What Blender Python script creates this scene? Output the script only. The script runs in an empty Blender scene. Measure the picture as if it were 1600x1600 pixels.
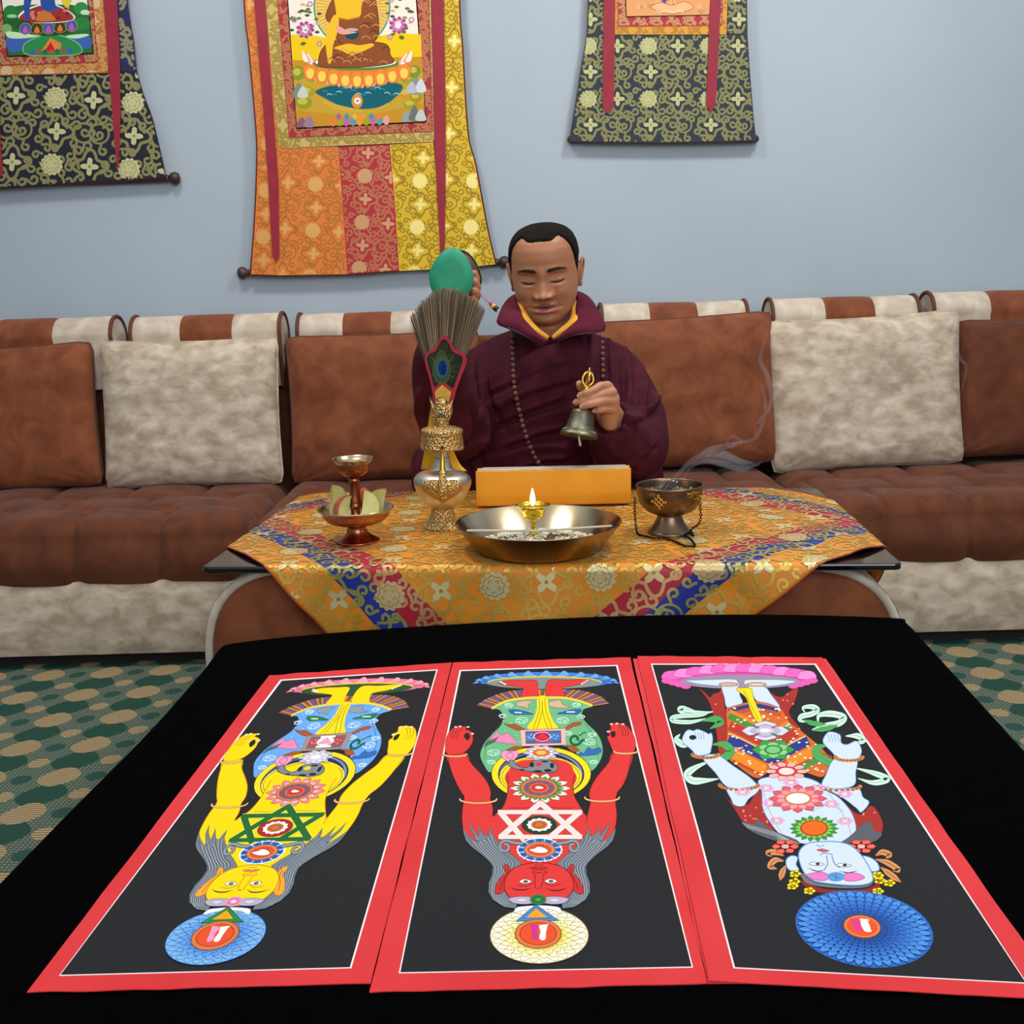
import bpy, bmesh, math, random
import numpy as np
from mathutils import Vector, Matrix, noise
from mathutils.geometry import tessellate_polygon
from mathutils.bvhtree import BVHTree

S = bpy.context.scene
COL = S.collection
random.seed(7)

# ------------------------------------------------------------------ camera
F = 1600.0
TH = math.radians(12.03)
RO = math.radians(1.55)
H = 0.855
cam_d = bpy.data.cameras.new('camera')
cam = bpy.data.objects.new('camera', cam_d)
COL.objects.link(cam)
cam_d.sensor_width = 36.0
cam_d.lens = 36.0
cam_d.clip_start = 0.02
cam.location = (0, 0, H)
cam.rotation_euler = (Matrix.Rotation(math.radians(90) - TH, 3, 'X') @ Matrix.Rotation(-RO, 3, 'Z')).to_euler()
S.camera = cam

# ------------------------------------------------------------------ world, lamps, exposure
w = bpy.data.worlds.new('World')
S.world = w
w.use_nodes = True
w.node_tree.nodes['Background'].inputs[0].default_value = (0.92, 0.95, 1.0, 1)
w.node_tree.nodes['Background'].inputs[1].default_value = 0.50


def area(name, loc, target, size, power, color, size_y=None):
    d = bpy.data.lights.new(name, 'AREA')
    d.energy = power
    d.color = color
    d.size = size
    if size_y:
        d.shape = 'RECTANGLE'
        d.size_y = size_y
    o = bpy.data.objects.new(name, d)
    COL.objects.link(o)
    o.location = loc
    o.rotation_euler = (Vector(target) - Vector(loc)).to_track_quat('-Z', 'Y').to_euler()
    return o


area('ceiling_lamp_right', (1.0, 1.85, 2.75), (0.3, 2.0, 0.4), 0.35, 20, (1.0, 0.95, 0.88))
area('ceiling_lamp_left', (-0.75, 1.9, 2.75), (-0.1, 2.0, 0.4), 0.35, 15, (1.0, 0.95, 0.88))
area('window_daylight', (0.9, -1.6, 2.0), (0.1, 2.6, 0.8), 2.2, 41, (0.90, 0.95, 1.0), 1.5)
S.view_settings.view_transform = 'Standard'
S.view_settings.look = 'None'
S.view_settings.gamma = 1.0
S.view_settings.use_curve_mapping = False
S.view_settings.exposure = 0.36
S.cycles.use_denoising = True
S.cycles.transparent_max_bounces = 24


# ------------------------------------------------------------------ helpers
def ray(px, py):
    dx, dy = px - 800.0, py - 800.0
    c, s = math.cos(RO), math.sin(RO)
    x = dx * c - dy * s
    y = dy * c + dx * s
    return (x, F * math.cos(TH) - y * math.sin(TH), -F * math.sin(TH) - y * math.cos(TH))


def PZ(px, py, z):
    r = ray(px, py)
    t = (z - H) / r[2]
    return Vector((r[0] * t, r[1] * t, z))


def PY(px, py, y):
    r = ray(px, py)
    t = y / r[1]
    return Vector((r[0] * t, y, H + r[2] * t))


def lin(c):
    if isinstance(c, str):
        c = c.lstrip('#')
        c = tuple(int(c[i:i + 2], 16) / 255 for i in (0, 2, 4))
    return tuple((v / 12.92 if v <= 0.04045 else ((v + 0.055) / 1.055) ** 2.4) for v in c[:3])


def newmat(name):
    m = bpy.data.materials.new(name)
    m.use_nodes = True
    nt = m.node_tree
    b = nt.nodes['Principled BSDF']
    return m, nt, b


def mat(name, col, rough=0.6, metal=0.0, col2=None, scale=8.0, detail=4.0, bump=0.0, bscale=80.0, sheen=0.0,
        stretch=None, lo=0.35, hi=0.65, spec=0.5, distort=0.0, coat=0.0, voro=False, bdist=0.002, sss=0.0):
    m, nt, b = newmat(name)
    b.inputs['Roughness'].default_value = rough
    b.inputs['Metallic'].default_value = metal
    b.inputs['Specular IOR Level'].default_value = spec
    b.inputs['Sheen Weight'].default_value = sheen
    b.inputs['Coat Weight'].default_value = coat
    if sss:
        b.inputs['Subsurface Weight'].default_value = sss
        b.inputs['Subsurface Radius'].default_value = (0.012, 0.005, 0.003)
        b.inputs['Subsurface Scale'].default_value = 0.5
    tc = nt.nodes.new('ShaderNodeTexCoord')
    mp = nt.nodes.new('ShaderNodeMapping')
    nt.links.new(tc.outputs['Object'], mp.inputs[0])
    if stretch:
        mp.inputs['Scale'].default_value = stretch
    b.inputs['Base Color'].default_value = (*lin(col), 1)
    if col2:
        n = nt.nodes.new('ShaderNodeTexNoise')
        n.inputs['Scale'].default_value = scale
        n.inputs['Detail'].default_value = detail
        n.inputs['Distortion'].default_value = distort
        r = nt.nodes.new('ShaderNodeValToRGB')
        r.color_ramp.elements[0].position = lo
        r.color_ramp.elements[1].position = hi
        r.color_ramp.elements[0].color = (*lin(col), 1)
        r.color_ramp.elements[1].color = (*lin(col2), 1)
        nt.links.new(mp.outputs[0], n.inputs['Vector'])
        nt.links.new(n.outputs['Fac'], r.inputs[0])
        nt.links.new(r.outputs[0], b.inputs['Base Color'])
    if bump:
        if voro:
            n2 = nt.nodes.new('ShaderNodeTexVoronoi')
            n2.feature = 'SMOOTH_F1'
            out = n2.outputs['Distance']
        else:
            n2 = nt.nodes.new('ShaderNodeTexNoise')
            n2.inputs['Detail'].default_value = 3
            out = n2.outputs['Fac']
        n2.inputs['Scale'].default_value = bscale
        bp = nt.nodes.new('ShaderNodeBump')
        bp.inputs['Strength'].default_value = bump
        bp.inputs['Distance'].default_value = bdist
        nt.links.new(mp.outputs[0], n2.inputs['Vector'])
        nt.links.new(out, bp.inputs['Height'])
        nt.links.new(bp.outputs[0], b.inputs['Normal'])
    return m


def attr_mat(name, rough=0.6, sheen=0.0, bump=0.0, bscale=600.0, mrough=0.35, sss=0.0, spec=0.4):
    """colour from the face attribute 'col'; its alpha is the share of metal thread"""
    m, nt, b = newmat(name)
    a = nt.nodes.new('ShaderNodeAttribute')
    a.attribute_name = 'col'
    nt.links.new(a.outputs['Color'], b.inputs['Base Color'])
    nt.links.new(a.outputs['Alpha'], b.inputs['Metallic'])
    b.inputs['Sheen Weight'].default_value = sheen
    b.inputs['Specular IOR Level'].default_value = spec
    mr = nt.nodes.new('ShaderNodeMapRange')
    mr.inputs[3].default_value = rough
    mr.inputs[4].default_value = mrough
    nt.links.new(a.outputs['Alpha'], mr.inputs[0])
    nt.links.new(mr.outputs[0], b.inputs['Roughness'])
    if sss:
        b.inputs['Subsurface Weight'].default_value = sss
        b.inputs['Subsurface Radius'].default_value = (0.012, 0.005, 0.003)
        b.inputs['Subsurface Scale'].default_value = 0.5
    if bump:
        tc = nt.nodes.new('ShaderNodeTexCoord')
        n2 = nt.nodes.new('ShaderNodeTexNoise')
        n2.inputs['Scale'].default_value = bscale
        bp = nt.nodes.new('ShaderNodeBump')
        bp.inputs['Strength'].default_value = bump
        bp.inputs['Distance'].default_value = 0.001
        nt.links.new(tc.outputs['Object'], n2.inputs['Vector'])
        nt.links.new(n2.outputs['Fac'], bp.inputs['Height'])
        nt.links.new(bp.outputs[0], b.inputs['Normal'])
    return m


def tag(o, label=None, cat=None, group=None, kind=None):
    if label: o['label'] = label
    if cat: o['category'] = cat
    if group: o['group'] = group
    if kind: o['kind'] = kind
    return o


def root(name, loc, label, cat, group=None):
    o = bpy.data.objects.new(name, None)
    o.empty_display_size = 0.05
    COL.objects.link(o)
    o.location = loc
    return tag(o, label, cat, group)


def worldloc(o):
    v = Vector(o.location)
    while o.parent:
        o = o.parent
        v += Vector(o.location)
    return v


class MB:
    """collects geometry in world coordinates; build() links it as ONE mesh object"""

    def __init__(s):
        s.v, s.f, s.c, s.m = [], [], [], []
        s.mi = 0
        s.col = (1, 1, 1, 0)

    def add(s, vs, fs, col=None):
        k = len(s.v)
        s.v.extend([tuple(p) for p in vs])
        c = col or s.col
        for f in fs:
            s.f.append([i + k for i in f])
            s.c.append(c)
            s.m.append(s.mi)

    def box(s, lo, hi, col=None, M=None):
        x0, y0, z0 = lo
        x1, y1, z1 = hi
        vs = [Vector(p) for p in [(x0, y0, z0), (x1, y0, z0), (x1, y1, z0), (x0, y1, z0), (x0, y0, z1), (x1, y0, z1), (x1, y1, z1), (x0, y1, z1)]]
        if M: vs = [M @ p for p in vs]
        s.add(vs, [(0, 3, 2, 1), (4, 5, 6, 7), (0, 1, 5, 4), (1, 2, 6, 5), (2, 3, 7, 6), (3, 0, 4, 7)], col)

    def grid(s, rows, col=None, closed_u=False, colf=None):
        """rows: list of equally long lists of points"""
        k = len(s.v)
        n = len(rows[0])
        for r in rows: s.v.extend([tuple(p) for p in r])
        for i in range(len(rows) - 1):
            for j in range(n if closed_u else n - 1):
                j2 = (j + 1) % n
                s.f.append([k + i * n + j, k + i * n + j2, k + (i + 1) * n + j2, k + (i + 1) * n + j])
                s.c.append(colf(i, j) if colf else (col or s.col))
                s.m.append(s.mi)

    def lathe(s, c, prof, n=40, M=None, col=None, cap=True):
        """prof: (radius, height) from the bottom up, about the vertical through c"""
        c = Vector(c)
        rows = []
        for r, z in prof:
            row = []
            for j in range(n):
                a = 2 * math.pi * j / n
                p = Vector((r * math.cos(a), r * math.sin(a), z))
                row.append(c + (M @ p if M else p))
            rows.append(row)
        k = len(s.v)
        s.grid(rows, col, True)
        if cap:
            if prof[0][0] > 1e-5: s.f.append([k + j for j in range(n)][::-1]); s.c.append(col or s.col); s.m.append(s.mi)
            e = k + (len(rows) - 1) * n
            if prof[-1][0] > 1e-5: s.f.append([e + j for j in range(n)]); s.c.append(col or s.col); s.m.append(s.mi)

    def tube(s, pts, rad, n=10, col=None, closed=False, caps=True, flat=1.0, up=None):
        pts = [Vector(p) for p in pts]
        N = len(pts)
        if not hasattr(rad, '__len__'): rad = [rad] * N
        rows = []
        prev = None
        P, R = list(pts), list(rad)
        tang = []
        for i in range(N):
            a = pts[(i - 1) % N] if (closed or i > 0) else pts[i]
            b = pts[(i + 1) % N] if (closed or i < N - 1) else pts[i]
            d = (b - a)
            tang.append(d.normalized() if d.length > 1e-9 else Vector((0, 0, 1)))
        seq = [(pts[i], tang[i], R[i]) for i in range(N)]
        if caps and not closed:
            st, en = [], []
            for q in (0.0, 0.35, 0.7, 0.9):
                st.append((pts[0] - tang[0] * R[0] * math.sqrt(max(0, 1 - q * q)) , tang[0], R[0] * q))
                en.append((pts[-1] + tang[-1] * R[-1] * math.sqrt(max(0, 1 - q * q)), tang[-1], R[-1] * q))
            seq = st + seq + en[::-1]
        nrm = None
        for p, t, r in seq:
            if nrm is None:
                u0 = Vector(up) if up else (Vector((0, 0, 1)) if abs(t.z) < 0.9 else Vector((1, 0, 0)))
                nrm = (u0 - t * u0.dot(t)).normalized()
            else:
                nrm = (nrm - t * nrm.dot(t))
                nrm = nrm.normalized() if nrm.length > 1e-6 else t.orthogonal().normalized()
            bi = t.cross(nrm)
            rows.append([p + (nrm * math.cos(2 * math.pi * j / n) * flat + bi * math.sin(2 * math.pi * j / n)) * max(r, 1e-5) for j in range(n)])
        if closed: rows.append(rows[0])
        s.grid(rows, col, True)

    def sphere(s, c, r, n=12, m=8, M=None, col=None):
        if not hasattr(r, '__len__'): r = (r, r, r)
        rows = []
        for i in range(m + 1):
            t = math.pi * i / m
            st = max(math.sin(t), 1e-4)
            rows.append([Vector(c) + (M or Matrix.Identity(3)) @ Vector((r[0] * st * math.cos(2 * math.pi * j / n), r[1] * st * math.sin(2 * math.pi * j / n), -r[2] * math.cos(t))) for j in range(n)])
        s.grid(rows, col, True)

    def build(s, name, mats, parent=None, smooth=True, origin=None, auto=None, recalc=True):
        me = bpy.data.meshes.new(name)
        o0 = Vector(origin) if origin is not None else (worldloc(parent) if parent else Vector((0, 0, 0)))
        V = np.array(s.v, dtype=np.float64) - np.array(o0)
        me.from_pydata([tuple(p) for p in V], [], s.f)
        if not isinstance(mats, (list, tuple)): mats = [mats]
        for m in mats: me.materials.append(m)
        if len(mats) > 1: me.polygons.foreach_set('material_index', s.m)
        if any(c != (1, 1, 1, 0) for c in s.c):
            at = me.color_attributes.new('col', 'FLOAT_COLOR', 'CORNER')
            arr = []
            for f, c in zip(s.f, s.c):
                c4 = tuple(c) if len(c) == 4 else (*c, 0.0)
                arr.extend(c4 * len(f))
            at.data.foreach_set('color', arr)
        if recalc:
            bm = bmesh.new()
            bm.from_mesh(me)
            bmesh.ops.remove_doubles(bm, verts=bm.verts, dist=1e-6)
            bmesh.ops.recalc_face_normals(bm, faces=bm.faces)
            bm.to_mesh(me)
            bm.free()
        if smooth:
            me.polygons.foreach_set('use_smooth', [True] * len(me.polygons))
            if auto: me.set_sharp_from_angle(angle=math.radians(auto))
        me.update()
        o = bpy.data.objects.new(name, me)
        COL.objects.link(o)
        if parent:
            o.parent = parent
        elif origin is not None:
            o.location = o0
        return o


def bevel(o, w=0.004, seg=2):
    b = o.modifiers.new('bevel', 'BEVEL')
    b.width = w
    b.segments = seg
    b.limit_method = 'ANGLE'
    return o


def cr(pts, n=8, closed=False):
    """Catmull-Rom through points of any dimension"""
    P = [np.array(p, float) for p in pts]
    N = len(P)
    out = []
    for i in range(N if closed else N - 1):
        p0 = P[(i - 1) % N] if (closed or i > 0) else 2 * P[0] - P[1]
        p1, p2 = P[i], P[(i + 1) % N]
        p3 = P[(i + 2) % N] if (closed or i < N - 2) else 2 * P[-1] - P[-2]
        for k in range(n):
            t = k / n
            out.append(tuple(0.5 * (2 * p1 + (p2 - p0) * t + (2 * p0 - 5 * p1 + 4 * p2 - p3) * t * t + (3 * p1 - p0 - 3 * p2 + p3) * t ** 3)))
    if not closed: out.append(tuple(P[-1]))
    return out


def sm(a, b, x):
    t = np.clip((x - a) / (b - a), 0, 1)
    return t * t * (3 - 2 * t)


class Paint:
    """flat artwork: coloured shapes laid one over another (20 micron apart) on a surface.
    mp(x, y) gives a point of the surface, nrm the side it faces"""

    def __init__(s, mp, nrm, pre=None, dz=8e-6, base=0.0):
        s.mp, s.nrm, s.pre = mp, nrm, pre
        s.dz, s.k = dz, 0
        s.base = base
        s.mb = MB()
        s.bb = np.zeros((0, 5))
        s.fix = None

    def level(s, pts, n=0):
        """the lowest layer above everything these points overlap"""
        if s.fix is not None and not n:
            s.k = s.fix
            return
        P = np.array([s.pre(*p[:2]) if s.pre else p[:2] for p in pts], float)
        (x0, y0), (x1, y1) = P.min(0), P.max(0)
        b = s.bb
        k = 1
        if len(b):
            h = (b[:, 0] < x1) & (b[:, 2] > x0) & (b[:, 1] < y1) & (b[:, 3] > y0)
            if h.any(): k = int(b[h, 4].max()) + 1
        s.bb = np.vstack([b, [x0, y0, x1, y1, k + n]])
        s.k = k
        return k

    def pt(s, x, y):
        if s.pre: x, y = s.pre(x, y)
        n = s.nrm(x, y) if callable(s.nrm) else s.nrm
        return Vector(s.mp(x, y)) + Vector(n) * (s.base + s.dz * s.k)

    def c(s, col):
        if isinstance(col, str): return (*lin(col), 0.0)
        if len(col) == 2: return (*lin(col[0]), col[1])
        return col

    def poly(s, pts, col, smooth=0):
        if smooth: pts = cr(pts, smooth, True)
        pts = [(p[0], p[1]) for p in pts]
        s.level(pts)
        tri = tessellate_polygon([[Vector((p[0], p[1], 0)) for p in pts]])
        s.mb.add([s.pt(*p) for p in pts], [t for t in tri], s.c(col))

    def blob(s, pts, col, line=None, lw=1.5, n=6):
        p = cr(pts, n, True)
        s.poly(p, col)
        if line: s.line(p, lw, line, closed=True)

    def line(s, pts, w, col, closed=False, taper=False, smooth=0, keep=None, same=False):
        if smooth: pts = cr(pts, smooth, closed)
        if not same: s.level(pts)
        P = [np.array(p[:2], float) for p in pts]
        N = len(P)
        L, Rr = [], []
        for i in range(N):
            a = P[(i - 1) % N] if (closed or i > 0) else P[i]
            b = P[(i + 1) % N] if (closed or i < N - 1) else P[i]
            d = b - a
            d = d / (np.linalg.norm(d) + 1e-12)
            n = np.array((-d[1], d[0]))
            ww = w[i] if hasattr(w, '__len__') else w
            if taper: ww = w * min(1.0, 3.0 * min(i, N - 1 - i) / N + 0.12)
            L.append(P[i] + n * ww / 2)
            Rr.append(P[i] - n * ww / 2)
        c = s.c(col) if not callable(col) else None
        for i in range(N if closed else N - 1):
            j = (i + 1) % N
            q = [L[i], L[j], Rr[j], Rr[i]]
            if keep and not all(keep(*p) for p in q): continue
            cc = c or s.c(col(*((q[0] + q[2]) / 2)))
            s.mb.add([s.pt(*p) for p in q], [(0, 1, 2, 3)], cc)

    def radial(s, cx, cy, rf, col, n=40, rings=2, keep=None, sx=1.0, sy=1.0, same=False):
        if not same:
            R_ = rf(0) * 1.15
            s.level([(cx - sx * R_, cy - sy * R_), (cx + sx * R_, cy + sy * R_)])
        for i in range(rings):
            for j in range(n):
                q = []
                for (ri, jj) in ((i, j), (i + 1, j), (i + 1, j + 1), (i, j + 1)):
                    a = 2 * math.pi * jj / n
                    r = rf(a) * ri / rings
                    q.append((cx + sx * r * math.cos(a), cy + sy * r * math.sin(a)))
                if keep and not all(keep(*p) for p in q): continue
                cc = s.c(col) if not callable(col) else s.c(col(*q[2]))
                if i == 0:
                    s.mb.add([s.pt(*p) for p in q[:3]], [(0, 1, 2)], cc)
                else:
                    s.mb.add([s.pt(*p) for p in q], [(0, 1, 2, 3)], cc)

    def ell(s, cx, cy, rx, ry, col, rot=0.0, n=36):
        c, q = math.cos(rot), math.sin(rot)
        s.poly([(cx + rx * math.cos(2 * math.pi * i / n) * c - ry * math.sin(2 * math.pi * i / n) * q,
                 cy + rx * math.cos(2 * math.pi * i / n) * q + ry * math.sin(2 * math.pi * i / n) * c) for i in range(n)], col)

    def ring(s, cx, cy, rx, ry, w, col, a0=0, a1=2 * math.pi, n=40):
        s.line([(cx + rx * math.cos(a0 + (a1 - a0) * i / n), cy + ry * math.sin(a0 + (a1 - a0) * i / n)) for i in range(n + 1)], w, col)

    def petals(s, cx, cy, rx, ry, n, col, line=None, r0=0.35, width=1.0, tip=1.0, rot=0.0, lw=2.0, sk=0.0, tipcol=None):
        """a ring of pointed petals reaching radius rx, ry"""
        for k in range(n):
            a = rot + 2 * math.pi * k / n
            da = math.pi / n * width
            pts = []
            for (r, t) in ((r0, -0.35), (0.62, -0.9), (0.84, -0.75), (1.0, 0), (0.84, 0.75), (0.62, 0.9), (r0, 0.35)):
                b = a + da * t
                r = r * tip if r == 1.0 else r
                x, y = rx * r * math.cos(b), ry * r * math.sin(b)
                pts.append((cx + x * math.cos(sk) - y * math.sin(sk), cy + x * math.sin(sk) + y * math.cos(sk)))
            s.poly(pts, col)
            if tipcol:
                s.poly([pts[2], pts[3], pts[4], ((pts[2][0] + pts[4][0]) / 2 * .6 + cx * .4 * 0 + .4 * pts[3][0], (pts[2][1] + pts[4][1]) / 2 * .6 + .4 * pts[3][1])], tipcol)
            if line: s.line(pts, lw, line)

    def build(s, name, m, parent):
        return s.mb.build(name, m, parent, smooth=False, recalc=False)


def spiral(cx, cy, r, rot, flip, turns=0.95, n=14, tail=1.2):
    out = []
    for i in range(n + 1):
        t = i / n
        a = rot + flip * t * turns * 2 * math.pi
        rr = r * (1 - 0.58 * t)
        out.append((cx + rr * math.cos(a), cy + rr * math.sin(a)))
    # a tail leading in
    x0, y0 = out[0]
    tx, ty = -flip * math.sin(rot), flip * math.cos(rot)
    lead = [(x0 - tx * r * tail * q + math.cos(rot) * r * 0.5 * q * q, y0 - ty * r * tail * q + math.sin(rot) * r * 0.5 * q * q) for q in (1, 0.66, 0.33)]
    return lead + out


def inpoly(poly):
    P = np.array(poly, float)
    x0, y0 = P.min(0)
    x1, y1 = P.max(0)

    def f(x, y):
        if x < x0 or x > x1 or y < y0 or y > y1: return False
        ins = False
        n = len(P)
        j = n - 1
        for i in range(n):
            if (P[i][1] > y) != (P[j][1] > y) and x < (P[j][0] - P[i][0]) * (y - P[i][1]) / (P[j][1] - P[i][1]) + P[i][0]:
                ins = not ins
            j = i
        return ins
    return f


_CURLS = None


def brocade(P, bbox, W, keep, scol, fcol, ox=0.0, oy=0.0, rot=0.0, hh=0.86, lw=0.03, flowers=True, dark=None, crot=0.0):
    """woven cloud scrolls, crosses and blossoms repeating every W"""
    global _CURLS
    if _CURLS is None:
        rnd = random.Random(3)
        _CURLS = []
        for cx, cy in [(0.25, 0.02), (0.75, 0.05), (0.22, 0.2), (0.8, 0.22), (0.3, 0.36), (0.72, 0.33), (0.26, 0.55), (0.8, 0.55), (0.02, 0.24), (0.04, 0.64), (0.24, 0.72), (0.78, 0.74), (0.5, 0.3), (0.48, 0.6), (0.5, 0.43), (0.40, 0.44), (0.6, 0.43), (0.93, 0.2), (0.92, 0.66), (0.13, 0.78), (0.36, 0.2), (0.64, 0.22), (0.14, 0.3), (0.9, 0.36), (0.36, 0.66), (0.66, 0.66), (0.12, 0.12), (0.88, 0.1), (0.3, 0.82), (0.7, 0.84)]:
            _CURLS.append((cx + rnd.uniform(-.02, .02), cy + rnd.uniform(-.02, .02), rnd.uniform(0.045, 0.065), rnd.uniform(0, 6.28), rnd.choice((-1, 1))))
    c, s_ = math.cos(rot), math.sin(rot)
    x0, y0, x1, y1 = bbox

    def X(u, v):
        return (ox + u * c - v * s_, oy + u * s_ + v * c)
    D = math.hypot(x1 - x0, y1 - y0) + abs(ox - x0) + abs(oy - y0)
    nI = int(D / W) + 2
    nJ = int(D / (W * hh)) + 2
    k0 = P.level([(x0, y0), (x1, y1)], 40)
    P.fix = k0
    for i in range(-nI, nI + 1):
        for j in range(-nJ, nJ + 1):
            bu, bv = i * W, j * W * hh
            mx, my = X(bu + W / 2, bv + W * hh / 2)
            if mx < x0 - W or mx > x1 + W or my < y0 - W or my > y1 + W: continue
            P.k = k0
            for ci, (cx, cy, r, ro, fl) in enumerate(_CURLS):
                P.k = k0 + ci
                P.line([X(bu + a * W, bv + b * W) for a, b in spiral(cx, cy, r, ro, fl)], lw * W, scol, keep=keep, same=True)
            for (cx, cy, q) in ((0.5, 0.0, 0), (0.05, 0.43, 1)):
                P.k = k0 + 31 + q
                P.line([X(bu + (cx + (0.175 + 0.045 * math.cos(4 * t)) * math.cos(t)) * W, bv + (cy + (0.175 + 0.045 * math.cos(4 * t)) * math.sin(t)) * W) for t in [2 * math.pi * k / 36 for k in range(36)]], lw * 1.15 * W, scol, closed=True, keep=keep, same=True)
            for d in (-0.1, 0.1):
                P.k = k0 + 33 + (d > 0)
                P.line([X(bu + (0.5 + d + 0.125 * math.cos(t)) * W, bv + (0.43 + 0.125 * math.sin(t)) * W) for t in [2 * math.pi * k / 28 for k in range(28)]], lw * 0.8 * W, scol, closed=True, keep=keep, same=True)
            if not flowers: continue
            for (cx, cy) in ((0.5, 0.0), (0.05, 0.43)):
                P.k = k0 + 36
                q = X(bu + cx * W, bv + cy * W)
                P.radial(q[0], q[1], lambda a: W * (0.045 + 0.075 * abs(math.cos(2 * (a - rot - crot))) ** 1.6 * (1 + .12 * math.sin(14 * a))), fcol, n=32, rings=3, keep=keep, same=True)
                if dark:
                    P.k = k0 + 38
                    P.radial(q[0], q[1], lambda a: W * 0.02, dark, n=8, rings=1, keep=keep, same=True)
            P.k = k0 + 36
            q = X(bu, bv)
            P.radial(q[0], q[1], lambda a: W * (0.125 + 0.022 * abs(math.sin(6.5 * a)) + 0.012 * math.sin(a - rot + 1.57)), fcol, n=52, rings=4, keep=keep, same=True)
            if dark:
                P.k = k0 + 38
                for rr, nn in ((0.09, 8), (0.05, 5)):
                    for k in range(nn):
                        a = 2 * math.pi * k / nn + rr * 20
                        P.line([(q[0] + W * rr * math.cos(a + t) + W * 0.02 * math.cos(a) * (1 - (t / .35) ** 2), q[1] + W * rr * math.sin(a + t) + W * 0.02 * math.sin(a) * (1 - (t / .35) ** 2)) for t in (-.35, -.15, .15, .35)], W * 0.009, dark, keep=keep, same=True)
    P.fix = None

# ------------------------------------------------------------------ the room
WALL = 3.10
m_wall = mat('wall_paint', '#a6b2bc', 0.55, col2='#adb9c3', scale=1.6, bump=0.12, bscale=160, bdist=0.001)


def floor_mat():
    m, nt, b = newmat('patterned_carpet')
    b.inputs['Roughness'].default_value = 0.95
    b.inputs['Specular IOR Level'].default_value = 0.1
    L = nt.links.new
    tc = nt.nodes.new('ShaderNodeTexCoord')
    sp = nt.nodes.new('ShaderNodeSeparateXYZ')
    L(tc.outputs['Object'], sp.inputs[0])

    def math_(op, a, b_=None):
        n = nt.nodes.new('ShaderNodeMath')
        n.operation = op
        for i, q in enumerate((a, b_)):
            if q is None: continue
            if isinstance(q, (int, float)):
                n.inputs[i].default_value = q
            else:
                L(q, n.inputs[i])
        return n.outputs[0]
    x, y = sp.outputs[0], sp.outputs[1]
    xx = math_('ADD', x, math_('MULTIPLY', y, -0.03))
    yy = math_('ADD', math_('ADD', y, math_('MULTIPLY', x, -0.06)), math_('MULTIPLY', math_('SINE', math_('MULTIPLY', x, 46.5)), 0.003))
    cx_ = math_('COSINE', math_('MULTIPLY', math_('ADD', xx, 1.041), 2 * math.pi / 0.135))
    cy_ = math_('COSINE', math_('MULTIPLY', math_('ADD', yy, -2.293), 2 * math.pi / 0.1375))
    f = math_('ADD', cx_, cy_)
    g = math_('SUBTRACT', cx_, cy_)
    rows = math_('SINE', math_('MULTIPLY', yy, 2 * math.pi / 0.0075))
    rowf = math_('GREATER_THAN', rows, 0.1)
    knots = math_('GREATER_THAN', math_('SINE', math_('ADD', math_('MULTIPLY', xx, 2 * math.pi / 0.008), math_('MULTIPLY', rows, 1.2))), -0.2)
    weave = math_('MULTIPLY', rowf, knots)

    def mix(fac, a, b_):
        n = nt.nodes.new('ShaderNodeMix')
        n.data_type = 'RGBA'
        L(fac, n.inputs[0])
        for i, q in ((6, a), (7, b_)):
            if isinstance(q, str):
                n.inputs[i].default_value = (*lin(q), 1)
            else:
                L(q, n.inputs[i])
        return n.outputs[2]
    base = mix(weave, '#445a4f', '#858370')
    beige = mix(rowf, '#b19b76', '#74654b')
    c1 = mix(math_('GREATER_THAN', f, 0.55), base, '#2a4a3f')
    c2 = mix(math_('GREATER_THAN', g, 0.85), c1, beige)
    c3 = mix(math_('LESS_THAN', f, -1.66), c2, '#2f4f45')
    c4 = mix(math_('LESS_THAN', g, -1.62), c3, beige)
    L(c4, b.inputs['Base Color'])
    bp = nt.nodes.new('ShaderNodeBump')
    bp.inputs['Strength'].default_value = 0.4
    bp.inputs['Distance'].default_value = 0.002
    L(rows, bp.inputs['Height'])
    L(bp.outputs[0], b.inputs['Normal'])
    return m


def struct(name, lo, hi, m):
    b = MB()
    b.box(lo, hi)
    o = b.build(name, m, smooth=False)
    o['kind'] = 'structure'
    return o


struct('floor', (-3.2, -2.6, -0.05), (3.4, WALL + 0.1, 0.0), floor_mat())
struct('wall_back', (-3.2, WALL, 0.0), (3.4, WALL + 0.1, 2.85), m_wall)
struct('wall_left', (-3.3, -2.6, 0.0), (-3.2, WALL + 0.1, 2.85), m_wall)
struct('wall_right', (3.4, -2.6, 0.0), (3.5, WALL + 0.1, 2.85), m_wall)

# ------------------------------------------------------------------ sofas
m_brown = mat('brown_suede', '#6a351c', 0.75, col2='#8f5130', scale=16, detail=6, lo=0.3, hi=0.75, sheen=0.08, bump=0.15, bscale=300, distort=0.6, spec=0.25)
m_brown_d = mat('dark_brown_suede', '#532a18', 0.8, col2='#6e3d25', scale=15, detail=6, lo=0.3, hi=0.75, sheen=0.08, bump=0.15, bscale=300, distort=0.6, spec=0.2)
m_beige = mat('beige_velvet', '#a5927c', 0.7, col2='#d4c6b1', scale=24, detail=8, lo=0.36, hi=0.70, sheen=0.08, bump=0.12, bscale=250, distort=0.35, spec=0.3, stretch=(0.8, 1, 1.3))
m_beige2 = mat('pale_velvet', '#b5a490', 0.7, col2='#d4c8b6', scale=18, detail=6, lo=0.36, hi=0.68, sheen=0.08, bump=0.12, bscale=250, distort=0.35, spec=0.3)
m_pipe = mat('brown_piping', '#5b3220', 0.8)
m_dark = mat('shadow_gap_and_dark_parts', '#1d1713', 0.9)  # shadow tone for the gap under the sofas; also dark feet, wick, cord

SF, SB, ST = 2.345, 2.86, 0.364     # seat front, back and top


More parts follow.
